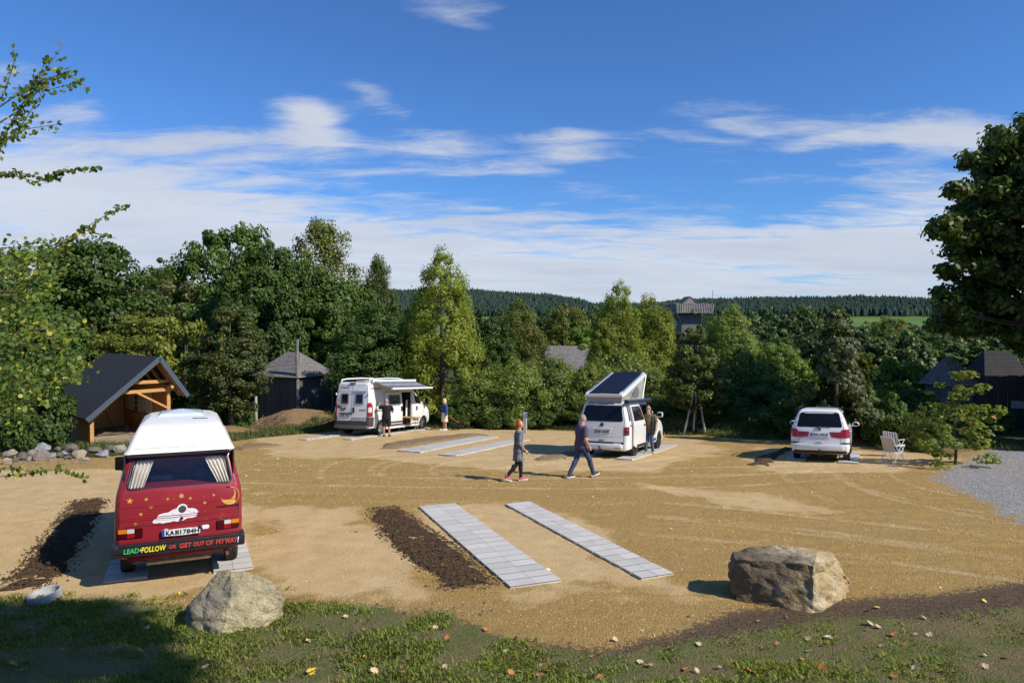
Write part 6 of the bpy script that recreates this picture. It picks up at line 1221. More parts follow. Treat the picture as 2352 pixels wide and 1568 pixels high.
# palisade fence on the right
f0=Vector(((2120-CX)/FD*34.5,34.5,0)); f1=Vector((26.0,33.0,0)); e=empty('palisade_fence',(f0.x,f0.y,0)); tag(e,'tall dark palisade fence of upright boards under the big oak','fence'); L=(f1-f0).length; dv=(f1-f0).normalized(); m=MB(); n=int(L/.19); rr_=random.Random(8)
e.rotation_euler=(0,0,math.atan2(dv.y,dv.x))
for i in range(n):
    s=(i+.5)*L/n; x=f0.x+dv.x*s; y=f0.y+dv.y*s; z=float(H(x,y)); m.box((s,rr_.uniform(-.015,.015),z+1.1),(L/n-.012,.045,2.95+rr_.uniform(-.05,.05)))
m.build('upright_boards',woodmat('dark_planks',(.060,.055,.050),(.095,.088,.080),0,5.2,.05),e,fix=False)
for zz in (-3.55,-4.9): q=MB(); q.beam((0,-.06,zz+.2),(L,-.06,zz+.25),.07,.16); q.build('rail',bpy.data.materials['dark_planks'],e)
sgx=(2326.-CX)/FD*33.8; s=(sgx-f0.x)/dv.x; sg=empty('notice_sign',(f0.x+dv.x*s-.0,f0.y+dv.y*s-.11,-(927-HZ)/FD*33.8)); sg.rotation_euler=(0,0,math.atan2(dv.y,dv.x)); tag(sg,'small white notice with dark and red lines of writing on the palisade fence','sign')
q=MB(); q.box((0,0,0),(.58,.02,.36)); q.build('sign_board',pm('sign_white',(.55,.58,.64),.5),sg)
for s_,z,w_,mt in (('Privatweg',.11,.36,m_ink),('Betreten verboten',.0,.50,m_rlet),('Museum',-.11,.34,m_ink)): text('sign_writing',s_,0,z,w_,.07,lambda a,b,o:(a,-.012-o,b),.002,mt,sg)
# pile of brushwood
x,y,z=P(612,993); e=MB(); rr_=random.Random(12)
for k in range(90):
    a=rr_.gauss(0,.16)+.55; L=rr_.uniform(.9,2.1); c=Vector((rr_.gauss(0,.28),rr_.gauss(0,.2),.10+abs(rr_.gauss(0,.18)))); dr=Vector((math.cos(a),rr_.gauss(0,.12),math.sin(a)*.75)); e.tube([c-dr*L/2,c+Vector((rr_.gauss(0,.04),0,rr_.gauss(0,.03))),c+dr*L/2],[.017,.014,.008],5)
o=e.build('brushwood_pile',pm('dry_sticks',(.34,.23,.14),.9,noise=(3,.4)),None,fix=False); o.location=(x,y+.3,z+.15); tag(o,'loose pile of cut brown sticks lying against the earth mound','brushwood')
# stakes left standing at the back edge
m_stk=pm('pale_stake_wood',(.42,.39,.34),.9,noise=(3,.25))
for (px,y0,y1,tilt,w_,lb) in ((586,956,900,0,.17,'thick pale stake standing left of the plank shed'),(1072,975,955,.05,.16,'short pale stump left of the power post'),(1222,975,942,.06,.10,'pale stake right behind the power post'),(1294,975,965,-.2,.06,'thin short stake between the power post and the raised-roof van'),(1650,960,940,.0,.10,'thin pale stake right of the propped young tree'),(1070,955,940,.02,.08,'slim pale stub behind the short stump')):
    x,y,z=P(px,985); y+=1.0; zb=float(H(x,y)); k=y/1600; q=MB(); h=(y0-y1)*k+.3; q.tube([(0,0,-.2),(tilt*h*.5,0,h*.5),(tilt*h,0,h)],[w_*.55,w_*.5,w_*.45],8); o=q.build('wooden_stake',m_stk,None,smooth=True); o.location=((px-CX)*k,y,HZ and -(y0-HZ)*k-.25); tag(o,lb,'stake')
# ------------------------------------------------------------ vegetation
def leafmat(name,c1,c2,c3=None,c3f=.08,tr=.35,rough=.5,spec=.35,objv=.25):
    m=bpy.data.materials.new(name); m.use_nodes=True; nt=m.node_tree; N=NT(nt); b=nt.nodes['Principled BSDF']; g=N.n('ShaderNodeNewGeometry'); oi=N.n('ShaderNodeObjectInfo')
    r=g.outputs['Random Per Island']; c=N.mix(r,c1,c2)
    if c3: c=N.mix(N.m('GREATER_THAN',N.m('FRACT',N.m('MULTIPLY',r,37.7)),1-c3f),c,c3)
    big=N.noise(g.outputs['Position'],.55,3); c=N.mix(N.rng(big,.38,.62,0,.35),c,tuple(min(1,k*1.5) for k in c2))
    v=N.m('ADD',1-objv/2,N.m('MULTIPLY',oi.outputs['Random'],objv)); sc=N.n('ShaderNodeVectorMath',operation='SCALE'); N.put(sc.inputs[0],c); N.put(sc.inputs['Scale'],v); c=sc.outputs[0]
    N.put(b.inputs['Base Color'],c); b.inputs['Roughness'].default_value=rough; b.inputs['Specular IOR Level'].default_value=spec
    t=N.n('ShaderNodeBsdfTranslucent'); N.put(t.inputs[0],N.mix(1.,c,(1.3,1.35,.55),'MULTIPLY')); mx=N.n('ShaderNodeMixShader'); mx.inputs[0].default_value=tr; N.put(mx.inputs[1],b.outputs[0]); N.put(mx.inputs[2],t.outputs[0]); N.put(nt.nodes['Material Output'].inputs[0],mx.outputs[0]); return m
def unit(a): return a/np.maximum(np.linalg.norm(a,axis=-1,keepdims=True),1e-6)
def leaves(pts,nrm,L,W,rng,shape='diamond',tdir=None):
    n=len(pts); nrm=unit(nrm); t=rng.normal(0,1,(n,3)) if tdir is None else tdir+rng.normal(0,.35,(n,3)); t=unit(t-nrm*(t*nrm).sum(1,keepdims=True)); b=np.cross(nrm,t)
    L=(L*rng.uniform(.65,1.25,n))[:,None]; W=(W*rng.uniform(.7,1.2,n))[:,None]
    if shape=='diamond': V=np.stack([pts-t*L/2,pts+b*W/2+nrm*W*.12,pts+t*L/2-nrm*L*.08,pts-b*W/2+nrm*W*.12],1); k=4
    elif shape=='tri': V=np.stack([pts-b*W/2,pts+b*W/2,pts+t*L],1); k=3
    else:
        V=np.stack([pts-t*L*.5,pts-t*L*.25+b*W*.42+nrm*W*.1,pts+t*L*.15+b*W*.45+nrm*W*.1,pts+t*L*.55,pts+t*L*.15-b*W*.45+nrm*W*.1,pts-t*L*.25-b*W*.42+nrm*W*.1],1); k=6
    return V.reshape(-1,3),np.arange(n*k).reshape(n,k)
def crown(seed,R_,Hc,z0,prof,nc,lp,cr,L,W,shape='diamond',lobes=.25,droop=0,squash=.7,up=.5,fill=.5,spike=0):
    """leaf clumps spread through an uneven envelope; prof: list of (t,r)"""
    g=np.random.default_rng(seed); T=np.array([p[0] for p in prof]); Rr=np.array([p[1] for p in prof]); tt=np.linspace(0,1,60); pr=np.interp(tt,T,Rr)+.05; cdf=np.cumsum(pr); cdf/=cdf[-1]
    t=np.interp(g.uniform(0,1,nc),cdf,tt); a=g.uniform(0,2*PI,nc); ph=g.uniform(0,6,4); lob=1+lobes*(.5*np.sin(2*a+ph[0]+5*t)+.35*np.sin(3*a+ph[1]-7*t)+.4*np.sin(11*t+ph[2]+a))
    rad=R_*np.interp(t,T,Rr)*(fill+(1-fill)*np.sqrt(g.uniform(0,1,nc)))*lob
    C=np.stack([rad*np.cos(a),rad*np.sin(a),z0+t*Hc+g.normal(0,cr*.2,nc)],1)
    crs=cr*g.uniform(.6,1.4,nc)*(.55+.45*np.interp(t,T,Rr)/max(Rr))
    n=nc*lp; ci=np.repeat(np.arange(nc),lp); d=unit(g.normal(0,1,(n,3))); d[:,2]*=squash; rr_=crs[ci]*(.45+.6*g.uniform(0,1,n)**.6)
    P_=C[ci]+d*rr_[:,None]
    if spike: P_[:,2]+=crs[ci]*spike*np.maximum(0,g.normal(0,1,n))*(d[:,2]>0)
    if droop: k=g.uniform(0,1,n)**2*droop; P_[:,2]-=k*crs[ci]*2
    out=np.stack([C[ci,0],C[ci,1],np.zeros(n)],1)/max(R_,.1)
    nr=d*.7+out*.5+np.array([0,0,up])+g.normal(0,.45,(n,3)); td=None
    if droop: td=np.tile(np.array([0,0,-1.]),(n,1))+out*.3
    V,F=leaves(P_,nr,L,W,g,shape,td); return V,F,C
def trunkmesh(name,h,r,C,mat,parent,seed=0,lean=0,nl=14,forkz=.25):
    q=MB(); rg=random.Random(seed); top=[(0,0,-.6),(lean*.1,0,h*.15),(lean*.3+rg.uniform(-.1,.1),rg.uniform(-.1,.1),h*.4),(lean*.6,rg.uniform(-.15,.15),h*.7),(lean,0,h*.95)]
    q.tube(top,[r*1.25,r,r*.8,r*.5,r*.12],9)
    idx=rg.sample(range(len(C)),min(nl,len(C)))
    for i in idx:
        c=C[i]; z=max(h*forkz,min(float(c[2])*.65,h*.85)); s=Vector((lean*z/h,0,z)); e=Vector([float(k) for k in c]); m_=s.lerp(e,.5)+Vector((rg.uniform(-.2,.2),rg.uniform(-.2,.2),.1)); q.tube([s,m_,e],[r*.33,r*.2,r*.05],6)
    return q.build(name,mat,parent,smooth=True,fix=False)
m_bark=pm('brown_bark',(.09,.07,.05),.95,noise=(4,.35),bump=(14,.8,.03)); m_birch=pm('pale_bark',(.48,.46,.42),.8,noise=(5,.4),bump=(10,.4,.01))
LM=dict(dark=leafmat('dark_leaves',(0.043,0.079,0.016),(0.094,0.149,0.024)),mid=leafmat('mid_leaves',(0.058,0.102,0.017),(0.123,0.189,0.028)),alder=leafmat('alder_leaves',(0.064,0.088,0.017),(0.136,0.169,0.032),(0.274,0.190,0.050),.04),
  willow=leafmat('willow_leaves',(.135,.180,.022),(.265,.305,.042),(0.356,0.317,0.051),.10),bushw=leafmat('willow_bush_leaves',(0.103,0.161,0.025),(0.222,0.278,0.043),(0.342,0.336,0.149),.10,spec=.5),yel=leafmat('olive_leaves',(0.116,0.142,0.023),(0.211,0.235,0.035),(0.267,0.203,0.036),.08),
  birch=leafmat('birch_leaves',(0.088,0.114,0.023),(0.167,0.191,0.035),(0.276,0.230,0.037),.10),chest=leafmat('chestnut_leaves',(0.035,0.064,0.013),(0.080,0.110,0.025),(0.200,0.130,0.025),.16,spec=.5),oak=leafmat('oak_leaves',(0.037,0.061,0.011),(0.094,0.131,0.017),None,tr=.3),
  aspen=leafmat('aspen_leaves',(0.094,0.154,0.023),(0.180,0.255,0.035),(0.582,0.497,0.062),.10,tr=.4,spec=.4),fresh=leafmat('fresh_leaves',(0.120,0.190,0.025),(0.222,0.307,0.050)),young=leafmat('young_tree_leaves',(0.109,0.154,0.025),(0.203,0.249,0.043),(0.510,0.234,0.025),.05),grey=leafmat('grey_green_leaves',(0.103,0.117,0.040),(0.206,0.212,0.081)),
  far=leafmat('far_leaves',(0.045,0.080,0.025),(0.093,0.136,0.039),(0.154,0.161,0.041),.1,objv=.9))
ROUND=[(0,.35),(.12,.75),(.35,1),(.6,.95),(.8,.72),(.93,.42),(1,.12)]; TALL=[(0,.55),(.2,.9),(.45,1),(.7,.78),(.88,.45),(1,.10)]; CONE=[(0,.75),(.12,1),(.35,.92),(.6,.66),(.82,.36),(1,.05)]; BUSH=[(0,.9),(.25,1),(.55,.9),(.8,.62),(1,.2)]; VASE=[(0,.3),(.3,.7),(.6,1),(.8,.9),(1,.35)]
PR={}
def proto(key,mat,bark,seed,R_,Hc,z0,prof,nc,lp,cr,L,W,tr=.16,nl=14,**k):
    V,F,C=crown(seed,R_,Hc,z0,prof,nc,lp,cr,L,W,**k); PR[key]=(V,F,C,LM[mat],bark,z0+Hc,R_,tr,nl,seed); 
_used={}
def tree(key,px,ytop,d,wpx,label,cat='tree',group=None,name=None,zb=None,mat=None,rot=None,low=None,depth=1.,yoff=0):
    """place a tree so that its crown spans about wpx picture pixels at distance d with its top at ytop"""
    V,F,C,lm,bark,h,R_,tr,nl,seed=PR[key]; x=(px-CX)/FD*d; z0=float(H(x,d)) if zb is None else zb; zt=-(ytop-HZ)/FD*d; sz=(zt-z0)/h; sx=wpx/FD*d/2/R_/1.05
    mk=(key,mat); nm=name or ('bush' if cat in('bush','shrub') else 'broadleaf_tree')
    if mk not in _used:
        me=bpy.data.meshes.new('crown'); o=npmesh('crown',V,F,LM[mat] if mat else lm); tk=trunkmesh('trunk' if cat=='tree' else 'stems',h,tr,C,bark,None,seed,nl=nl); _used[mk]=(o.data,tk.data); bpy.data.objects.remove(o); bpy.data.objects.remove(tk)
    cm,tm=_used[mk]; e=empty(nm,(x,d,z0),R.uniform(0,6.28) if rot is None else rot); e.scale=(sx,sx*depth,sz); tag(e,label,cat,group)
    link(bpy.data.objects.new('crown',cm),e); link(bpy.data.objects.new('trunk' if cat=='tree' else 'stems',tm),e); return e
proto('round','mid',m_bark,1,3.4,7.2,1.4,ROUND,200,150,.62,.20,.155)
proto('round2','dark',m_bark,2,3.2,7.8,1.0,ROUND,200,150,.64,.20,.155,lobes=.35)
proto('tall','alder',m_bark,3,2.3,9.0,1.2,TALL,190,140,.52,.19,.15,lobes=.3)
proto('birch','birch',m_birch,4,2.3,9.5,1.8,[(0,.4),(.25,.85),(.5,1),(.75,.8),(.92,.5),(1,.15)],150,140,.52,.15,.11,droop=1.3,lobes=.35)
proto('willow','willow',m_bark,5,2.3,8.6,.6,[(0,.8),(.2,1),(.5,.95),(.75,.72),(.9,.5),(1,.15)],190,160,.56,.26,.065,lobes=.3,spike=.5,up=.4)
proto('wbush','bushw',m_bark,6,2.0,3.6,.0,BUSH,150,150,.44,.24,.065,lobes=.3,spike=.7,up=.3)
proto('bush','mid',m_bark,7,2.0,3.4,.0,BUSH,100,110,.50,.18,.14,lobes=.3)
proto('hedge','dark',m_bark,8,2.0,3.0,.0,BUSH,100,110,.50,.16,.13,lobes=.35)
proto('linden','alder',m_bark,9,1.5,4.4,1.0,[(0,.5),(.2,.95),(.45,1),(.7,.7),(1,.1)],110,110,.38,.16,.13,tr=.09)
proto('far','far',m_bark,10,3.6,7.2,.8,ROUND,90,60,.95,.50,.42,lobes=.35)
proto('far2','far',m_bark,11,2.4,8.6,.8,TALL,80,60,.85,.48,.38,lobes=.35)
# chestnut: palmate leaves, five long leaflets each
def chestnut():
    V,F,C=crown(21,1.75,5.6,.5,CONE,120,34,.42,.1,.1,lobes=.3); g=np.random.default_rng(5); c=V.reshape(-1,4,3).mean(1); out=unit(np.stack([c[:,0],c[:,1],np.full(len(c),.6)],1)); nr=unit(out+g.normal(0,.3,c.shape)); t=unit(np.cross(nr,g.normal(0,1,c.shape))); b=np.cross(nr,t); vs=[]
    for k in range(6):
        a=-1.9+k*.76; dd=t*math.cos(a)+b*math.sin(a); s=np.cross(nr,dd); L=(.17 if k in(2,3) else .13); vs.append(np.stack([c,c+dd*L*.65+s*L*.22-nr*.01,c+dd*L-nr*L*.35,c+dd*L*.65-s*L*.22-nr*.01],1))
    V=np.stack(vs,1).reshape(-1,3); PR['chestnut']=(V,np.arange(len(V)).reshape(-1,4),C,LM['chest'],m_bark,6.1,1.75,.13,14,21)
chestnut()
# --- the tree belt behind the yard, from left to right
T_=tree
T_('round2',60,560,44,330,'dark broad tree at the far left of the tree belt, tallest there'); T_('round2',215,548,46,300,'dark broad tree above the shelter, left of the pale loose tree')
T_('tall',370,592,58,150,'pale loose tree filling the dip of the skyline left of the big dome',mat='grey'); T_('round',400,640,50,260,'grey-green rounded tree below the dip in the skyline',mat='grey')
T_('round2',525,512,52,250,'big dark domed tree, one of the two highest of the left belt',mat='mid'); T_('round',610,560,47,240,'dark green tree just right of the big dome',mat='dark')
T_('birch',745,496,54,200,'tall drooping birch with the highest top of the tree belt'); T_('round2',700,600,51,300,'broad dark tree behind the plank shed roof'); T_('round',560,640,50,220,'full green tree behind the left half of the plank shed')
T_('round',800,655,49,200,'medium green tree under the tall birch'); T_('birch',872,580,58,100,'slender birch right of the tall one',mat='alder'); T_('round2',880,690,45,150,'dark tree filling the gap left of the golden willow')
T_('willow',1015,590,40,175,'tall golden-green willow behind the blonde woman',rot=.5); T_('willow',960,700,41.5,120,'smaller olive willow leaning on the golden one',mat='yel')
T_('round',330,722,40,270,'olive-yellow bush mass right behind the shelter roof',mat='yel'); T_('bush',425,740,38.5,200,'olive bush between the shelter and the dark leafy tree',mat='yel',cat='shrub')
T_('tall',528,690,35,160,'dark leafy tree with reddish leaves left of the plank shed',mat='chest',low=1); T_('bush',240,770,40,260,'dark bush against the left wall of the shelter',mat='dark',cat='shrub'); T_('bush',75,850,27.2,170,'dark bush in front of the left wall of the shelter',mat='dark',cat='shrub'); T_('bush',50,800,33,240,'dark undergrowth behind the rubble bank',mat='dark',cat='shrub')
T_('round2',865,742,40,210,'dark round tree right behind the van with the awning'); T_('bush',775,810,45.5,110,'green bush right of the plank shed',cat='shrub')
T_('willow',1190,700,50,150,'yellow-green willow left of the log house',mat='birch'); T_('round',1130,740,47,130,'dark tree between the golden willow and the yellow-green one',mat='dark'); T_('round',1300,700,66,140,'brownish-green tree above the log house',mat='yel'); T_('round2',1260,720,70,110,'dark green tree behind the log house')
T_('tall',1345,740,62,110,'narrow bright green tree beside the log house roof',mat='fresh')
T_('willow',1420,662,47,130,'tall bright willow above the van with the raised roof'); T_('willow',1495,690,48,130,'second tall willow, touching the watch tower'); T_('willow',1385,745,46,90,'low willow growing in front of the tall bright one')
for px,yt,w_,d in ((1110,860,150,39.5),(1190,840,170,39),(1270,835,170,40),(1350,850,150,39),(1430,820,170,40),(1500,860,140,38.5)): T_('wbush',px,yt,d,w_,'willow bush of the long hedge behind the power post','shrub','willow bushes of the back hedge',name='willow_bush')
T_('linden',1600,765,34.5,135,'young propped tree right of the raised-roof van, standing on three pale stakes')
T_('willow',1680,712,48,150,'grey-green tall willow right of the watch tower',mat='bushw'); T_('wbush',1690,810,40,170,'willow bush right of the propped young tree',cat='shrub'); T_('round',1790,790,46,150,'bright green locust-like tree left of the chestnut',mat='fresh')
T_('bush',1640,885,36,140,'leafy bush low behind the propped young tree',cat='shrub'); T_('bush',1750,870,37,180,'green climbing bush between the young tree and the chestnut',cat='shrub'); T_('hedge',1820,905,33,150,'dark low bush left of the minivan',cat='shrub')
T_('chestnut',1925,705,29.5,175,'chestnut tree with browning leaves behind the minivan',name='chestnut_tree'); T_('hedge',1990,900,30,130,'dark undergrowth under the chestnut',cat='shrub')
T_('birch',2045,722,75,105,'roundish birch standing before the green field'); T_('round2',2130,760,55,140,'dark tree behind the turret roof'); T_('bush',2070,830,36,190,'bright bramble thicket right of the chestnut',mat='fresh',cat='shrub'); T_('hedge',2110,900,31,170,'dark thicket left of the palisade fence',cat='shrub'); T_('bush',2200,770,60,150,'pale green bush far behind the turret',mat='grey',cat='shrub'); T_('bush',2330,830,44,150,'dull bush right of the dark-roofed hut',cat='shrub',mat='alder')
T_('round',2260,735,70,160,'olive tree seen under the oak branches',mat='alder'); T_('round',2000,790,60,130,'dark green tree just right of the chestnut top')
T_('bush',2130,945,27,100,'green bush between the folding chairs and the young tree',cat='shrub',mat='alder'); T_('bush',2275,930,31.5,90,'dark green bush against the palisade right of the young tree',cat='shrub',mat='dark'); T_('bush',2050,905,28.5,110,'low bush directly behind the folding chairs',cat='shrub',mat='mid')
# dark underwood at the foot of the belt
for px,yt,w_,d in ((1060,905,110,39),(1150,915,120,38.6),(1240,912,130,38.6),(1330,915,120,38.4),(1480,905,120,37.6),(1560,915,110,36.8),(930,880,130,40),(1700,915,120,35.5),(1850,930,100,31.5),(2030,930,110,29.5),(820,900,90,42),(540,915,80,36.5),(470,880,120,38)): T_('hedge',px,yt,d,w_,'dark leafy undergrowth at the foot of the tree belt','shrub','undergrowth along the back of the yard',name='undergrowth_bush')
# background filler rows
rr_=random.Random(77)
def far(px,yt,d,w_,lb,gp): T_(rr_.choice(['far','far2']),px,yt,d,w_,lb,'tree',gp,name='distant_tree')
for k in range(16): far(-60+k*62+rr_.uniform(-20,20),rr_.uniform(620,665),66,150,'tree in the shadowed second row of the left belt','second row of the left tree belt')
for k in range(9): far(1090+k*60+rr_.uniform(-15,15),rr_.uniform(735,760),75,110,'mid-distance tree behind the willows','mid-distance trees behind the willows')
for k in range(15): far(1600+k*52+rr_.uniform(-15,15),rr_.uniform(748,780),66,105,'mid-distance tree right of the watch tower','mid-distance trees right of the tower')
for k in range(26): far(1080+k*50+rr_.uniform(-15,15),rr_.uniform(722,738) if 1080+k*50<1940 or 1080+k*50>2160 else rr_.uniform(742,750),120,75,'distant tree of the valley wood','trees of the valley wood')
for k in range(34): far(1060+k*39+rr_.uniform(-15,15),rr_.uniform(702,714) if 1060+k*39<1950 or 1060+k*39>2160 else rr_.uniform(738,744),200,62,'distant tree of the valley wood','trees of the valley wood')
for k in range(14): far(1620+k*50+rr_.uniform(-15,15),rr_.uniform(765,800),52,120,'leafy tree in the green mass behind the yard at the right','green mass behind the right of the yard')
# props of the young tree
jx,jy=((1600-CX)/FD*34.3,34.3); jz=float(H(jx,jy))
for k,(a0,a1) in enumerate(((1572,1595),(1600,1601),(1622,1606))):
    q=MB(); x0=(a0-CX)/FD*33.8; x1=(a1-CX)/FD*34.2; q.tube([(x0,33.8+(.5 if k==1 else 0),jz-.15),(x1,34.2,-(902-HZ)/FD*34.2)],[.055,.045],8); o=q.build('tree_stake',m_stk,None,smooth=True); tag(o,('slanting pale prop at the left of the young tree','upright middle prop of the young tree','slanting pale prop at the right of the young tree')[k],'stake')
# young tree with orange leaves at the right
V,F,C=crown(31,1.22,4.1,.25,[(0,.85),(.2,1),(.45,.85),(.7,.6),(1,.35)],74,36,.27,.13,.11,shape='hex',lobes=.5,fill=.3); d=22.5; x=(2200-CX)/FD*d; z0=float(H(x,d)); e=empty('young_tree',(x,d,z0)); tag(e,'slender young tree with green and orange leaves in front of the fence','tree'); npmesh('crown',V*[1.05,1.05,1],F,LM['young'],e); trunkmesh('trunk',4.3,.045,C,m_bark,e,3,nl=24,forkz=.1); e.scale=(.98,.98,((1012-798)/FD*d)/4.3)
# big oak on the right
def oak():
    g=np.random.default_rng(9); d=31.; e=empty('oak_tree',((2440-CX)/FD*d,d,float(H((2440-CX)/FD*d,d)))); tag(e,'huge dark oak whose boughs fill the right edge of the picture','tree'); ox,oz=e.location.x,e.location.z
    def L_(px,py,dd=0): return np.array([(px-CX)/FD*(d+dd)-ox,dd,-(py-HZ)/FD*(d+dd)-oz])
    rnd=random.Random(5); cl=[]
    edge_=[(2345,290),(2270,320),(2215,375),(2180,430),(2150,520),(2175,500),(2240,440),(2260,360),(2300,330),(2330,400),(2280,430),(2230,500),(2190,560) ,(2145,530),(2215,545),(2260,520),(2300,480),(2340,480),(2340,560),(2300,560),(2200,600),(2165,630),(2150,680),(2170,700),(2210,660),(2250,620),(2300,640),(2340,640),(2150,740),(2190,720),(2230,700),(2280,700),(2330,720),(2220,745),(2260,750),(2310,770),(2345,790),(2190,755),(2280,690)]
    for px,py in edge_:
        for k in range(5): cl.append((L_(px+rnd.uniform(-14,14)+12,py+rnd.uniform(-14,14),rnd.uniform(-2.,2.2)),rnd.uniform(.38,.66)))
    for k in range(760):
        a=rnd.uniform(0,2*PI); t=rnd.random(); z=4.2+t*10.6; pr=np.interp(t,[0,.2,.5,.8,1],[.45,.9,1,.75,.25])*5.6*(.40+.60*math.sqrt(rnd.random())); x_=pr*math.cos(a)+.8; cl.append((np.array([x_+ .6,pr*math.sin(a),z]),rnd.uniform(.5,.9)))
    P_=[];N_=[]
    for c,r in cl:
        n=90; dd=unit(g.normal(0,1,(n,3))); dd[:,2]*=.65; P_.append(c+dd*(r*(.3+.75*g.uniform(0,1,n)))[:,None]); N_.append(dd+g.normal(0,.5,(n,3))+[0,0,.5])
    P_=np.concatenate(P_);N_=np.concatenate(N_); V,F=leaves(P_,N_,.24,.16,g,'hex'); npmesh('crown',V,F,LM['oak'],e)
    q=MB(); q.tube([(0,0,-.5),(0,0,3),(-.1,.1,7),(-.2,.0,10.5),(-.1,0,13.5)],[.65,.55,.44,.28,.10],12)
    q.tube([(0,0,3.2),(-.9,-.3,4.8),(-1.5,-.4,6.4)],[.24,.20,.16],9)
    for c,r in cl[::3]: z=max(2.8,min(c[2]*.8,11.)); s=Vector((-.1,0,z)); en=Vector(c.tolist()); mid=s.lerp(en,.55)+Vector((rnd.uniform(-.3,.3),rnd.uniform(-.3,.3),rnd.uniform(0,.5))); q.tube([s,s.lerp(mid,.5)+Vector((0,0,.15)),mid,en],[.11,.07,.045,.012],6)
    q.build('trunk',pm('oak_bark',(.075,.06,.05),.95,noise=(3,.3),bump=(10,1,.05)),e,smooth=True,fix=False)
oak()
# aspen at the left: branches reaching into the picture
def aspen():
    g=np.random.default_rng(13); rnd=random.Random(13); d=9.6; x0=(-190-CX)/FD*d; z0=float(H(x0,d)); e=empty('aspen_tree',(x0,d,z0)); tag(e,'aspen whose leafy branches reach in from the left edge','tree')
    def L_(px,py,dd=0): return Vector(((px-CX)/FD*(d+dd)-x0,dd,-(py-HZ)/FD*(d+dd)-z0))
    q=MB(); q.tube([(0,0,-.4),(.02,.0,2.5),(-.05,.05,5),(0,0,7.5),(.1,0,9.)],[.14,.12,.09,.05,.015],10); P_=[];N_=[];T__=[]
    def branch(pts,r=.010,sp=.035,spread=.10,tw=1.,s0=.25):
        vs=[L_(*p) for p in pts]; base=Vector((0,0,max(1.,vs[0].z-.9))); ch=[base]+vs; q.tube(ch,[r*2.2]+[r*(1-.8*i/len(vs)) for i in range(len(vs))],6)
        seg=list(zip(vs[:-1],vs[1:])); tot=sum((b-a).length for a,b in seg); n=int(tot/sp*tw)
        for k in range(n):
            s=rnd.uniform(0,tot)*1.0; 
            for a,b in seg:
                l=(b-a).length
                if s<=l: p=a.lerp(b,s/l); dr=(b-a).normalized(); break
                s-=l
            o=Vector((rnd.gauss(0,1),rnd.gauss(0,1),rnd.gauss(-.3,1))).normalized()*spread*rnd.uniform(.3,1.2); P_.append(tuple(p+o)); nn=Vector((rnd.gauss(0,.6),-1+rnd.gauss(0,.7),rnd.gauss(.3,.7))); N_.append(tuple(nn)); T__.append((rnd.gauss(0,.4),rnd.gauss(0,.3),-1))
    B_=[[(-60,470),(0,350),(50,260),(100,190),(155,112)],[(0,350),(60,290),(110,215),(205,190)],[(60,255),(120,190),(160,172),(210,208)],[(-40,300),(20,220),(45,150),(42,118)],[(-30,360),(30,300),(70,240),(110,160),(118,140)],[(-40,430),(40,395),(110,415),(160,395),(200,390),(243,388)],[(-60,380),(0,330),(70,300),(140,290)],[(-40,410),(20,400),(90,420),(150,405)],
        [(40,230),(80,200),(120,185),(185,178)],[(20,700),(110,610),(190,530),(240,500),(297,472)],[(150,560),(200,530),(270,548)],[(-60,1100),(0,1095),(80,1085),(130,1078),(195,1100)],[(-60,1080),(20,1075),(60,1085)]]
    for i,b in enumerate(B_): branch(b,.009,.020 if i<10 else .026,.085 if i not in(5,7,9,10,11,12) else .05)
    # leafy lower crown
    for k in range(170):
        t=rnd.random(); py=rnd.uniform(560,975); mx=np.interp(py,[540,600,700,780,850,900,975],[170,190,150,240,230,130,60]); px=mx-abs(rnd.gauss(0,110))-10 if rnd.random()<.55 else rnd.uniform(-260,mx-20); dd=rnd.uniform(-.5,1.6); a=L_(px,py,dd); ln=rnd.uniform(60,150); b=L_(px-ln,py+rnd.uniform(-10,50),dd*.7)
        q.tube([b,a],[.007,.002],4)
        for j in range(26):
            s=rnd.random()**.8; p=b.lerp(a,s)+Vector((rnd.gauss(0,.07),rnd.gauss(0,.10),rnd.gauss(-.02,.07))); P_.append(tuple(p)); N_.append((rnd.gauss(0.2,.6),-.7+rnd.gauss(0,.7),rnd.gauss(.6,.6))); T__.append((rnd.gauss(0,.4),rnd.gauss(0,.3),-1))
    for k in range(150):
        h_=rnd.uniform(2.2,9.0); a=rnd.uniform(0,6.28); rr2=rnd.uniform(.1,.95)*min(1,(9.6-h_)/3); c=Vector((rr2*math.cos(a)-.25,rr2*math.sin(a)*1.2,h_)); q.tube([(0,0,max(1.5,h_-.5)),c],[.008,.002],4)
        for j in range(24): P_.append(tuple(c+Vector((rnd.gauss(0,.13),rnd.gauss(0,.16),rnd.gauss(0,.13))))); N_.append((rnd.gauss(.2,.6),-.6+rnd.gauss(0,.7),rnd.gauss(.6,.6))); T__.append((rnd.gauss(0,.4),rnd.gauss(0,.3),-1))
    V,F=leaves(np.array(P_),np.array(N_),.062,.062,g,'hex',np.array(T__)); npmesh('crown',V,F,LM['aspen'],e); q.build('trunk',pm('aspen_twig',(.20,.15,.11),.8,noise=(5,.2)),e,smooth=True,fix=False)
aspen()
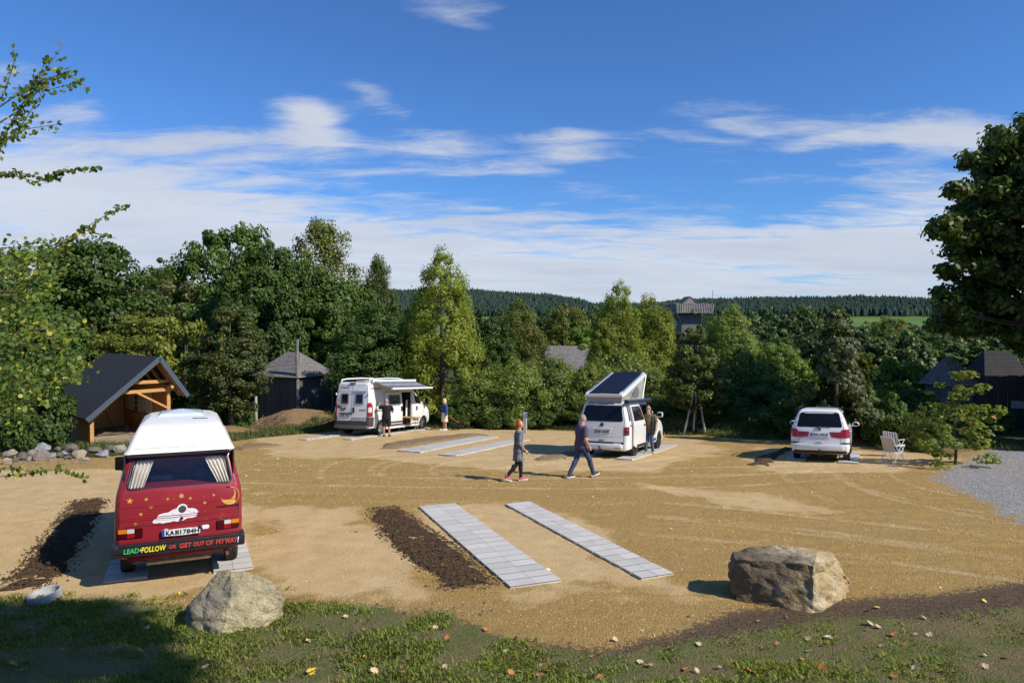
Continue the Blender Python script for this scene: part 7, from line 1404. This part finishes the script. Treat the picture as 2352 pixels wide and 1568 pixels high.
# tree behind the viewer on the right whose shade lies on the grass at the lower left
def shade_tree():
    g=np.random.default_rng(3); cx,cy=P(110,1500)[:2]; kz=14.0; sx=SUN/SUN.z; c=Vector((cx,cy,-3.95))+sx*kz; e=empty('maple_tree',(c.x+1.5,c.y-1.8,-2.2)); tag(e,'maple behind the camera that shades the lower left grass','tree')
    C=[];rnd=random.Random(3)
    for px,py in [(a,b) for a in range(-700,500,55) for b in (1400,1418,1440,1470,1505,1545,1600,1680)]:
        lim=np.interp(py,[1378,1395,1420,1470,1520,1570,1700],[150,330,400,440,470,500,560])
        if px<lim-75:
            x,y,z=P(px,py+R.uniform(-6,6)); k=kz+R.uniform(-1.3,1.3); C.append(np.array([x,y,z])+np.array(sx)*k-np.array(e.location))
    P_=[];N_=[]
    for c_ in C: n=80; dd=unit(g.normal(0,1,(n,3))); P_.append(c_+dd*(.36*(.2+.8*g.uniform(0,1,n)))[:,None]); N_.append(dd+[0,0,.6])
    V,F=leaves(np.concatenate(P_),np.concatenate(N_),.16,.15,g,'hex'); npmesh('crown',V,F,LM['mid'],e); trunkmesh('trunk',14.5,.26,C,m_bark,e,4,nl=40,forkz=.5)
shade_tree()
# belt of trees behind the viewer, mirrored in the vans' windows
for k,(x,y,s) in enumerate(((-16,-22,1.3),(-6,-26,1.5),(5,-24,1.4),(16,-25,1.3),(-26,-14,1.3),(-30,-2,1.2))):
    e=T_('round',CX,HZ,30,200,'broad tree standing behind the viewer','tree','trees behind the viewer'); e.location=(x,y,-1.8); e.scale=(s,s,s)
for k,(x,y,s) in enumerate(((30,25,1.25),(35,31,1.3),(37,23,1.2))):
    e=T_('round2',CX,HZ,30,200,'broad tree standing right of the picture beside the oak','tree','trees right of the picture'); e.location=(x,y,-5.2); e.scale=(s,s,s)
# ------------------------------------------------------------ far wooded ridge
def ridge():
    g=np.random.default_rng(17); n=30000; y=1000+1000*g.uniform(0,1,n)**1.0; u=g.uniform(-.42,.95,n); x=u*y; k=~((u>.088)&(u<.128)&(y>1320)&(y<1640)); k&=(y>1005+60*(fbm(x,y,200,50)-.45)*1); x,y,u=x[k],y[k],u[k]; z=H(x,y); n=len(x)
    con=g.uniform(0,1,n)<.62; h=np.where(con,g.uniform(8,16,n),g.uniform(7,12,n))*(.60+.9*fbm(x,y,90,91)); r=np.where(con,h*.20,h*.36); Vs=[];S=5
    a=g.uniform(0,6,n)[:,None]+np.arange(S)[None]*2*PI/S
    def ringv(f,rf): return np.stack([x[:,None]+np.cos(a)*(r*rf)[:,None]*g.uniform(.75,1.25,(n,S)),y[:,None]+np.sin(a)*(r*rf)[:,None],np.broadcast_to((z+h*f)[:,None],(n,S))],-1)
    rm=np.where(con,.62,1.0); R0=ringv(.05,np.ones(n)); R1=ringv(.5,rm); R2=ringv(.82,np.where(con,.25,.7)); tip=np.stack([x,y,z+h],-1)[:,None]
    V=np.concatenate([R0,R1,R2,tip],1); m_=3*S+1; b=(np.arange(n)*m_)[:,None]; F4=[];F3=[]
    for i in range(2):
        for k_ in range(S): F4.append(np.concatenate([b+i*S+k_,b+i*S+(k_+1)%S,b+(i+1)*S+(k_+1)%S,b+(i+1)*S+k_],1))
    for k_ in range(S): t=b+2*S+k_; F4.append(np.concatenate([t,b+2*S+(k_+1)%S,b+3*S,b+3*S],1))
    F=np.concatenate(F4); q=F[F[:,2]!=F[:,3]]; t3=F[F[:,2]==F[:,3]][:,:3]
    V=V.reshape(-1,3)
    q3=np.concatenate([q[:,[0,1,2]],q[:,[0,2,3]],t3]); m=leafmat('hazy_ridge_wood',(.018,.036,.032),(.034,.058,.042),(.055,.080,.036),.18,tr=0,rough=.9,spec=.1); o=npmesh('ridge_forest',V,q3,m); tag(o,'dark spruce forest covering the far ridge','forest',kind='stuff')  # blue-green leaf colour carries the distance haze; no air is built
ridge()
# ------------------------------------------------------------ grass, verge plants, fallen leaves
def grass():
    g=np.random.default_rng(23); n=30000; x=g.uniform(-9,10,n); y=g.uniform(5.6,10.5,n); dd=polydist(GRASS,x,y); dt=polydist(DIRT,x,y); dens=sst(.36,.62,fbm(x,y,.55,61)+.25*(fbm(x,y,1.7,62)-.45))*sst(-.15,.35,dd)*(1-.75*sst(-.1,.3,dt))*(1-.45*sst(2,6,x)); u=g.uniform(0,1,n)<dens*1.05; u&=(np.abs(x/y)<.80); x,y=x[u],y[u]
    # a few tufts straggling onto the sand
    ex=[P(px,py)[:2] for px,py in ((290,1372),(300,1376),(345,1380),(650,1360),(640,1364),(138,1375),(132,1380),(128,1386),(700,1396),(400,1372),(470,1470),(520,1480),(600,1462),(620,1450),(640,1440),(440,1440),(410,1400),(430,1470),(560,1482))]
    ex=[(a+g.normal(0,.06),b+g.normal(0,.05)) for a,b in ex for _ in range(3)]; x=np.concatenate([x,[p[0] for p in ex]]); y=np.concatenate([y,[p[1] for p in ex]])
    nb=14; m_=len(x)*nb; ci=np.repeat(np.arange(len(x)),nb); s=(.55+.9*g.uniform(0,1,len(x))**2)[ci]; bx=x[ci]+g.normal(0,.055,m_)*s; by=y[ci]+g.normal(0,.055,m_)*s; bz=H(bx,by,True)-.01
    L=g.uniform(.02,.060,m_)*s; a=g.uniform(0,2*PI,m_); tl=g.uniform(.2,1.1,m_); dx,dy=np.cos(a)*tl,np.sin(a)*tl; w_=.0035+.003*g.uniform(0,1,m_); sx,sy=-np.sin(a)*w_,np.cos(a)*w_
    B=np.stack([bx,by,bz],-1); S_=np.stack([sx,sy,0*sx],-1); M1=B+np.stack([dx*L*.4,dy*L*.4,L*.65],-1); T1=B+np.stack([dx*L*1.1,dy*L*1.1,L],-1)
    V=np.stack([B-S_,B+S_,M1+S_*.8,T1,M1-S_*.8],1).reshape(-1,3); o=npmesh('grass',V,np.arange(len(V)).reshape(-1,5),leafmat('grass_blades',(.15,.20,.030),(.25,.34,.055),(.34,.27,.12),.34,tr=.35,spec=.25)); tag(o,'short patchy grass in the foreground','grass',kind='stuff')
    # verge behind the yard
    g=np.random.default_rng(29); n=9000; x=g.uniform(-16,20,n); y=edge(x)+g.uniform(-.3,3.0,n); k=((x>-12.5)|(y>26.8))&(g.uniform(0,1,n)<sst(.30,.55,fbm(x,y,.9,71)+.05)); x,y=x[k],y[k]
    x2=g.uniform(-19.5,-12.5,500); y2=g.uniform(26.6,28.6,500); x=np.concatenate([x,x2]); y=np.concatenate([y,y2]); nb=7; m_=len(x)*nb; ci=np.repeat(np.arange(len(x)),nb); bx=x[ci]+g.normal(0,.07,m_); by=y[ci]+g.normal(0,.07,m_); bz=H(bx,by); L=g.uniform(.08,.30,m_); a=g.uniform(0,6.28,m_); w_=.014; B=np.stack([bx,by,bz],-1); S_=np.stack([-np.sin(a)*w_,np.cos(a)*w_,0*a],-1); T1=B+np.stack([np.cos(a)*L*.6,np.sin(a)*L*.6,L],-1); V=np.stack([B-S_,B+S_,T1],1).reshape(-1,3); o=npmesh('verge_grass',V,np.arange(len(V)).reshape(-1,3),leafmat('verge_blades',(.05,.085,.018),(.11,.15,.03),(.26,.22,.10),.2)); tag(o,'rough grass and weeds along the back edge of the yard','grass',kind='stuff')
grass()
def fallen():
    base=[(0,-.5),(.14,-.32),(.42,-.38),(.36,-.18),(.56,.02),(.34,.08),(.40,.30),(.17,.22),(0,.52),(-.17,.22),(-.40,.30),(-.34,.08),(-.56,.02),(-.36,-.18),(-.42,-.38),(-.14,-.32)]
    rg=random.Random(41); protos=[]
    mats=[pm('yellow_leaf',(.72,.52,.06),.7,noise=(20,.2)),pm('orange_leaf',(.50,.20,.05),.7,noise=(20,.3)),pm('buff_leaf',(.60,.44,.26),.75,noise=(20,.2)),pm('brown_leaf',(.26,.12,.06),.8,noise=(20,.3)),pm('cream_leaf',(.72,.62,.44),.75,noise=(20,.15))]
    for k in range(5):
        c=rg.uniform(-.5,.9); vs=[(x,y,.18*c*(x*x)+.35*y*y*abs(c)+rg.uniform(-.03,.06)) for x,y in base]; vs.append((0,0,-.02)); n=len(base); vs+= [(a,b,z-.012) for a,b,z in vs]; fs=[(i,(i+1)%n,n) for i in range(n)]+[((i+1)%n+n+1,i+n+1,2*n+1) for i in range(n)]; st=len(vs); m=MB(); m.add(vs,fs); m.tube([(0,-.45,0),(0.05,-.8,.06)],.012,4); protos.append(m)
    names=['yellow','orange','buff','brown','cream']; meshes={}
    def put(px,py,ci,s,lb=None,gp=None):
        s=s*.62
        x,y,z=P(px,py); pk=rg.randrange(5); 
        if (pk,ci) not in meshes: o=protos[pk].build('fallen_leaf',mats[ci],None,fix=False); meshes[(pk,ci)]=o.data
        else: o=link(bpy.data.objects.new('fallen_leaf',meshes[(pk,ci)]))
        o.scale=(s,s,s); o.location=(x,y,float(H(x,y,True))+s*.13+(.02 if py>1390 else 0)); o.rotation_euler=(rg.uniform(-.5,.5),rg.uniform(-.5,.5),rg.uniform(0,6.28)); tag(o,lb or f'{names[ci]} maple leaf lying in the foreground grass','leaf',gp or f'{names[ci]} leaves in the grass')
    def full(fx,fy): return fx/1.7415,fy/1.7415
    for cx,cy,ci,s,lb in ((568,342,4,.13,'cream leaf on the upper half of the dark soil bed'),(1097,596,0,.11,'bright yellow leaf at the lower end of the dark soil bed'),(1155,362,3,.10,'brown leaf on the sand between the two empty strips'),(1463,572,4,.14,'cream leaf on the edge of the left empty strip'),(1783,485,2,.16,'buff leaf on the right empty strip'),(1870,412,2,.12,'buff leaf on the sand right of the empty strips'),(2190,328,0,.16,'yellow leaf far out on the open sand'),(740,673,2,.14,'buff leaf on the sand below the soil bed'),(680,549,2,.12,'pale leaf on the left rim of the soil bed'),(1443,634,1,.07,'tiny orange leaf at the near end of the left empty strip'),(1580,296,4,.10,'cream leaf touching the upper part of the right strip'),(323,345,2,.12,'pale leaf alone on the sand left of the soil bed'),(70,328,2,.10,'small buff leaf on the sand near the red van')):
        put(*full(1200+cx/1.47,1900+cy/1.47),ci,s,lb,'single leaves out on the yard')
    for cx,cy,ci,s in ((1410,880,0,.22),(1455,862,0,.17),(1145,1048,4,.22),(1410,965,2,.2),(1460,985,2,.16),(290,1022,2,.14),(1560,1035,1,.2),(1790,1030,2,.18),(1015,1060,2,.16),(820,1090,1,.12),(320,1100,2,.16),(235,1250,1,.14),(455,1240,2,.12),(660,1278,1,.22),(1105,1255,1,.2),(1020,1135,2,.16),(1400,1110,3,.14),(1480,1100,2,.12),(1700,1240,2,.26),(1640,1220,1,.16),(1880,1262,0,.14),(2135,820,0,.14),(1770,848,1,.08),(2150,1245,2,.16),(2290,1180,3,.14),(980,1195,1,.12),(310,1262,2,.14),(15,1220,2,.16),(1750,928,4,.14),(1120,1100,3,.12),(1570,1290,1,.2),(1700,1030,2,.12),(700,945,2,.1),(1635,1095,1,.12),(2145,1170,2,.12)): put(*full(2600+cx/1.572,1900+cy/1.572),ci,s*.85)
    for cx,cy,ci,s in ((860,980,1,.16),(1092,925,1,.14),(1160,945,0,.12) ,(1180,812,0,.16),(1155,950,1,.13),(1070,960,2,.2),(268,760,2,.16),(1350,1325,2,.18),(2060,1150,2,.18),(2075,1355,0,.3),(1040,1060,1,.12),(115,1335,0,.18),(45,1300,1,.22),(170,1040,3,.16),(800,1190,3,.18),(910,1200,1,.2),(380,1200,3,.14),(2135,1028,1,.12),(1600,1185,1,.14),(2310,970,2,.14),(960,1040,2,.16)): put(*full(cx/1.68,1900+cy/1.68),ci,s*.8)
    for cx,cy,ci,s in ((1092,930,1,.14),(860,985,1,.15),(790,925,2,.16),(50,1185,0,.2),(425,1180,2,.2),(845,1165,2,.14),(1420,1140,2,.12),(1450,1170,1,.22),(1240,1185,1,.16),(1410,1200,3,.2),(1725,1095,1,.14),(1755,1155,2,.16),(2010,1120,2,.16),(2065,1140,2,.18),(1860,1000,2,.16),(370,1080,0,.12),(310,1125,1,.12),(250,850,2,.12),(1205,1060,2,.12),(35,1005,2,.16),(600,1190,3,.14),(2280,1165,1,.14),(1770,1210,1,.16),(650,885,3,.1),(365,930,3,.12),(1295,1175,0,.12)): put(*full(1200+cx/1.47,1900+cy/1.47),ci,s*.85)
fallen()

def gravel_bits():
    g=np.random.default_rng(51); n=20000; y=8+17*g.uniform(0,1,n)**1.6; x=g.uniform(-.78,.78,n)*y; k=(polydist(GRASS,x,y)<.0)&(polydist(DIRT,x,y)<.0); x,y=x[k],y[k]; n=len(x); z=H(x,y,True); s=g.uniform(.004,.013,n)*(1+(y-8)/14)*np.where(g.uniform(0,1,n)<.04,1.7,1); a=g.uniform(0,6.28,n); P0=np.stack([x,y,z],-1)
    V=[]
    for k_ in range(4): t=a+k_*PI/2; V.append(P0+np.stack([np.cos(t)*s*g.uniform(.7,1.2,n),np.sin(t)*s*g.uniform(.7,1.2,n),-s*.2],-1))
    V.append(P0+np.stack([s*.1,s*0,s*.85],-1)); V=np.stack(V,1).reshape(-1,3); b=np.arange(n)[:,None]*5; F=np.concatenate([np.concatenate([b+i,b+(i+1)%4,b+4],1) for i in range(4)]); m=leafmat('loose_grit',(.34,.22,.08),(.58,.40,.17),(.70,.62,.48),.05,tr=0,rough=.9,spec=.15); o=npmesh('loose_grit',V,F,m); tag(o,'loose grit and pebbles scattered over the sandy yard','gravel',kind='stuff')
gravel_bits()
def clods():
    g=np.random.default_rng(53); Vs=[];Fs=[];nb=0
    for pl,n,s0 in (([(838,1172),(915,1166),(960,1195),(1060,1262),(1150,1345),(1130,1358),(1010,1360),(990,1330),(930,1288),(870,1240)],2600,.016),([(160,1150),(248,1148),(225,1200),(190,1245),(160,1300),(110,1358),(-40,1366),(30,1300),(100,1215)],2600,.018)):
        pw=np.array(wp(pl)); x=g.uniform(pw[:,0].min()-.3,pw[:,0].max()+.3,n*4); y=g.uniform(pw[:,1].min()-.3,pw[:,1].max()+.3,n*4); dd=polydist([tuple(p) for p in pw],x,y); k=dd+g.normal(0,.06,len(x))>.0; x,y,dd=x[k],y[k],dd[k]; n_=len(x); s=s0*g.uniform(.35,1.5,n_); z=H(x,y,True)+.07*sst(0,.2,dd)+s*.2; P0=np.stack([x,y,z],-1); dirs=unit(g.normal(0,1,(6,3))); O=np.array([[1,0,0],[-1,0,0],[0,1,0],[0,-1,0],[0,0,1],[0,0,-1.]]); V=P0[:,None]+O[None]*(s[:,None,None])*g.uniform(.6,1.3,(n_,6,1))+g.normal(0,.2,(n_,6,3))*s[:,None,None]; b=np.arange(n_)[:,None]*6
        for t in ((0,2,4),(2,1,4),(1,3,4),(3,0,4)): Fs.append(np.concatenate([b+q for q in t],1)+nb)
        Vs.append(V.reshape(-1,3)); nb+=n_*6
    o=npmesh('soil_clods',np.concatenate(Vs),np.concatenate(Fs),m_soil); tag(o,'small dark clods of earth on and around the soil beds','soil',kind='stuff')
clods()
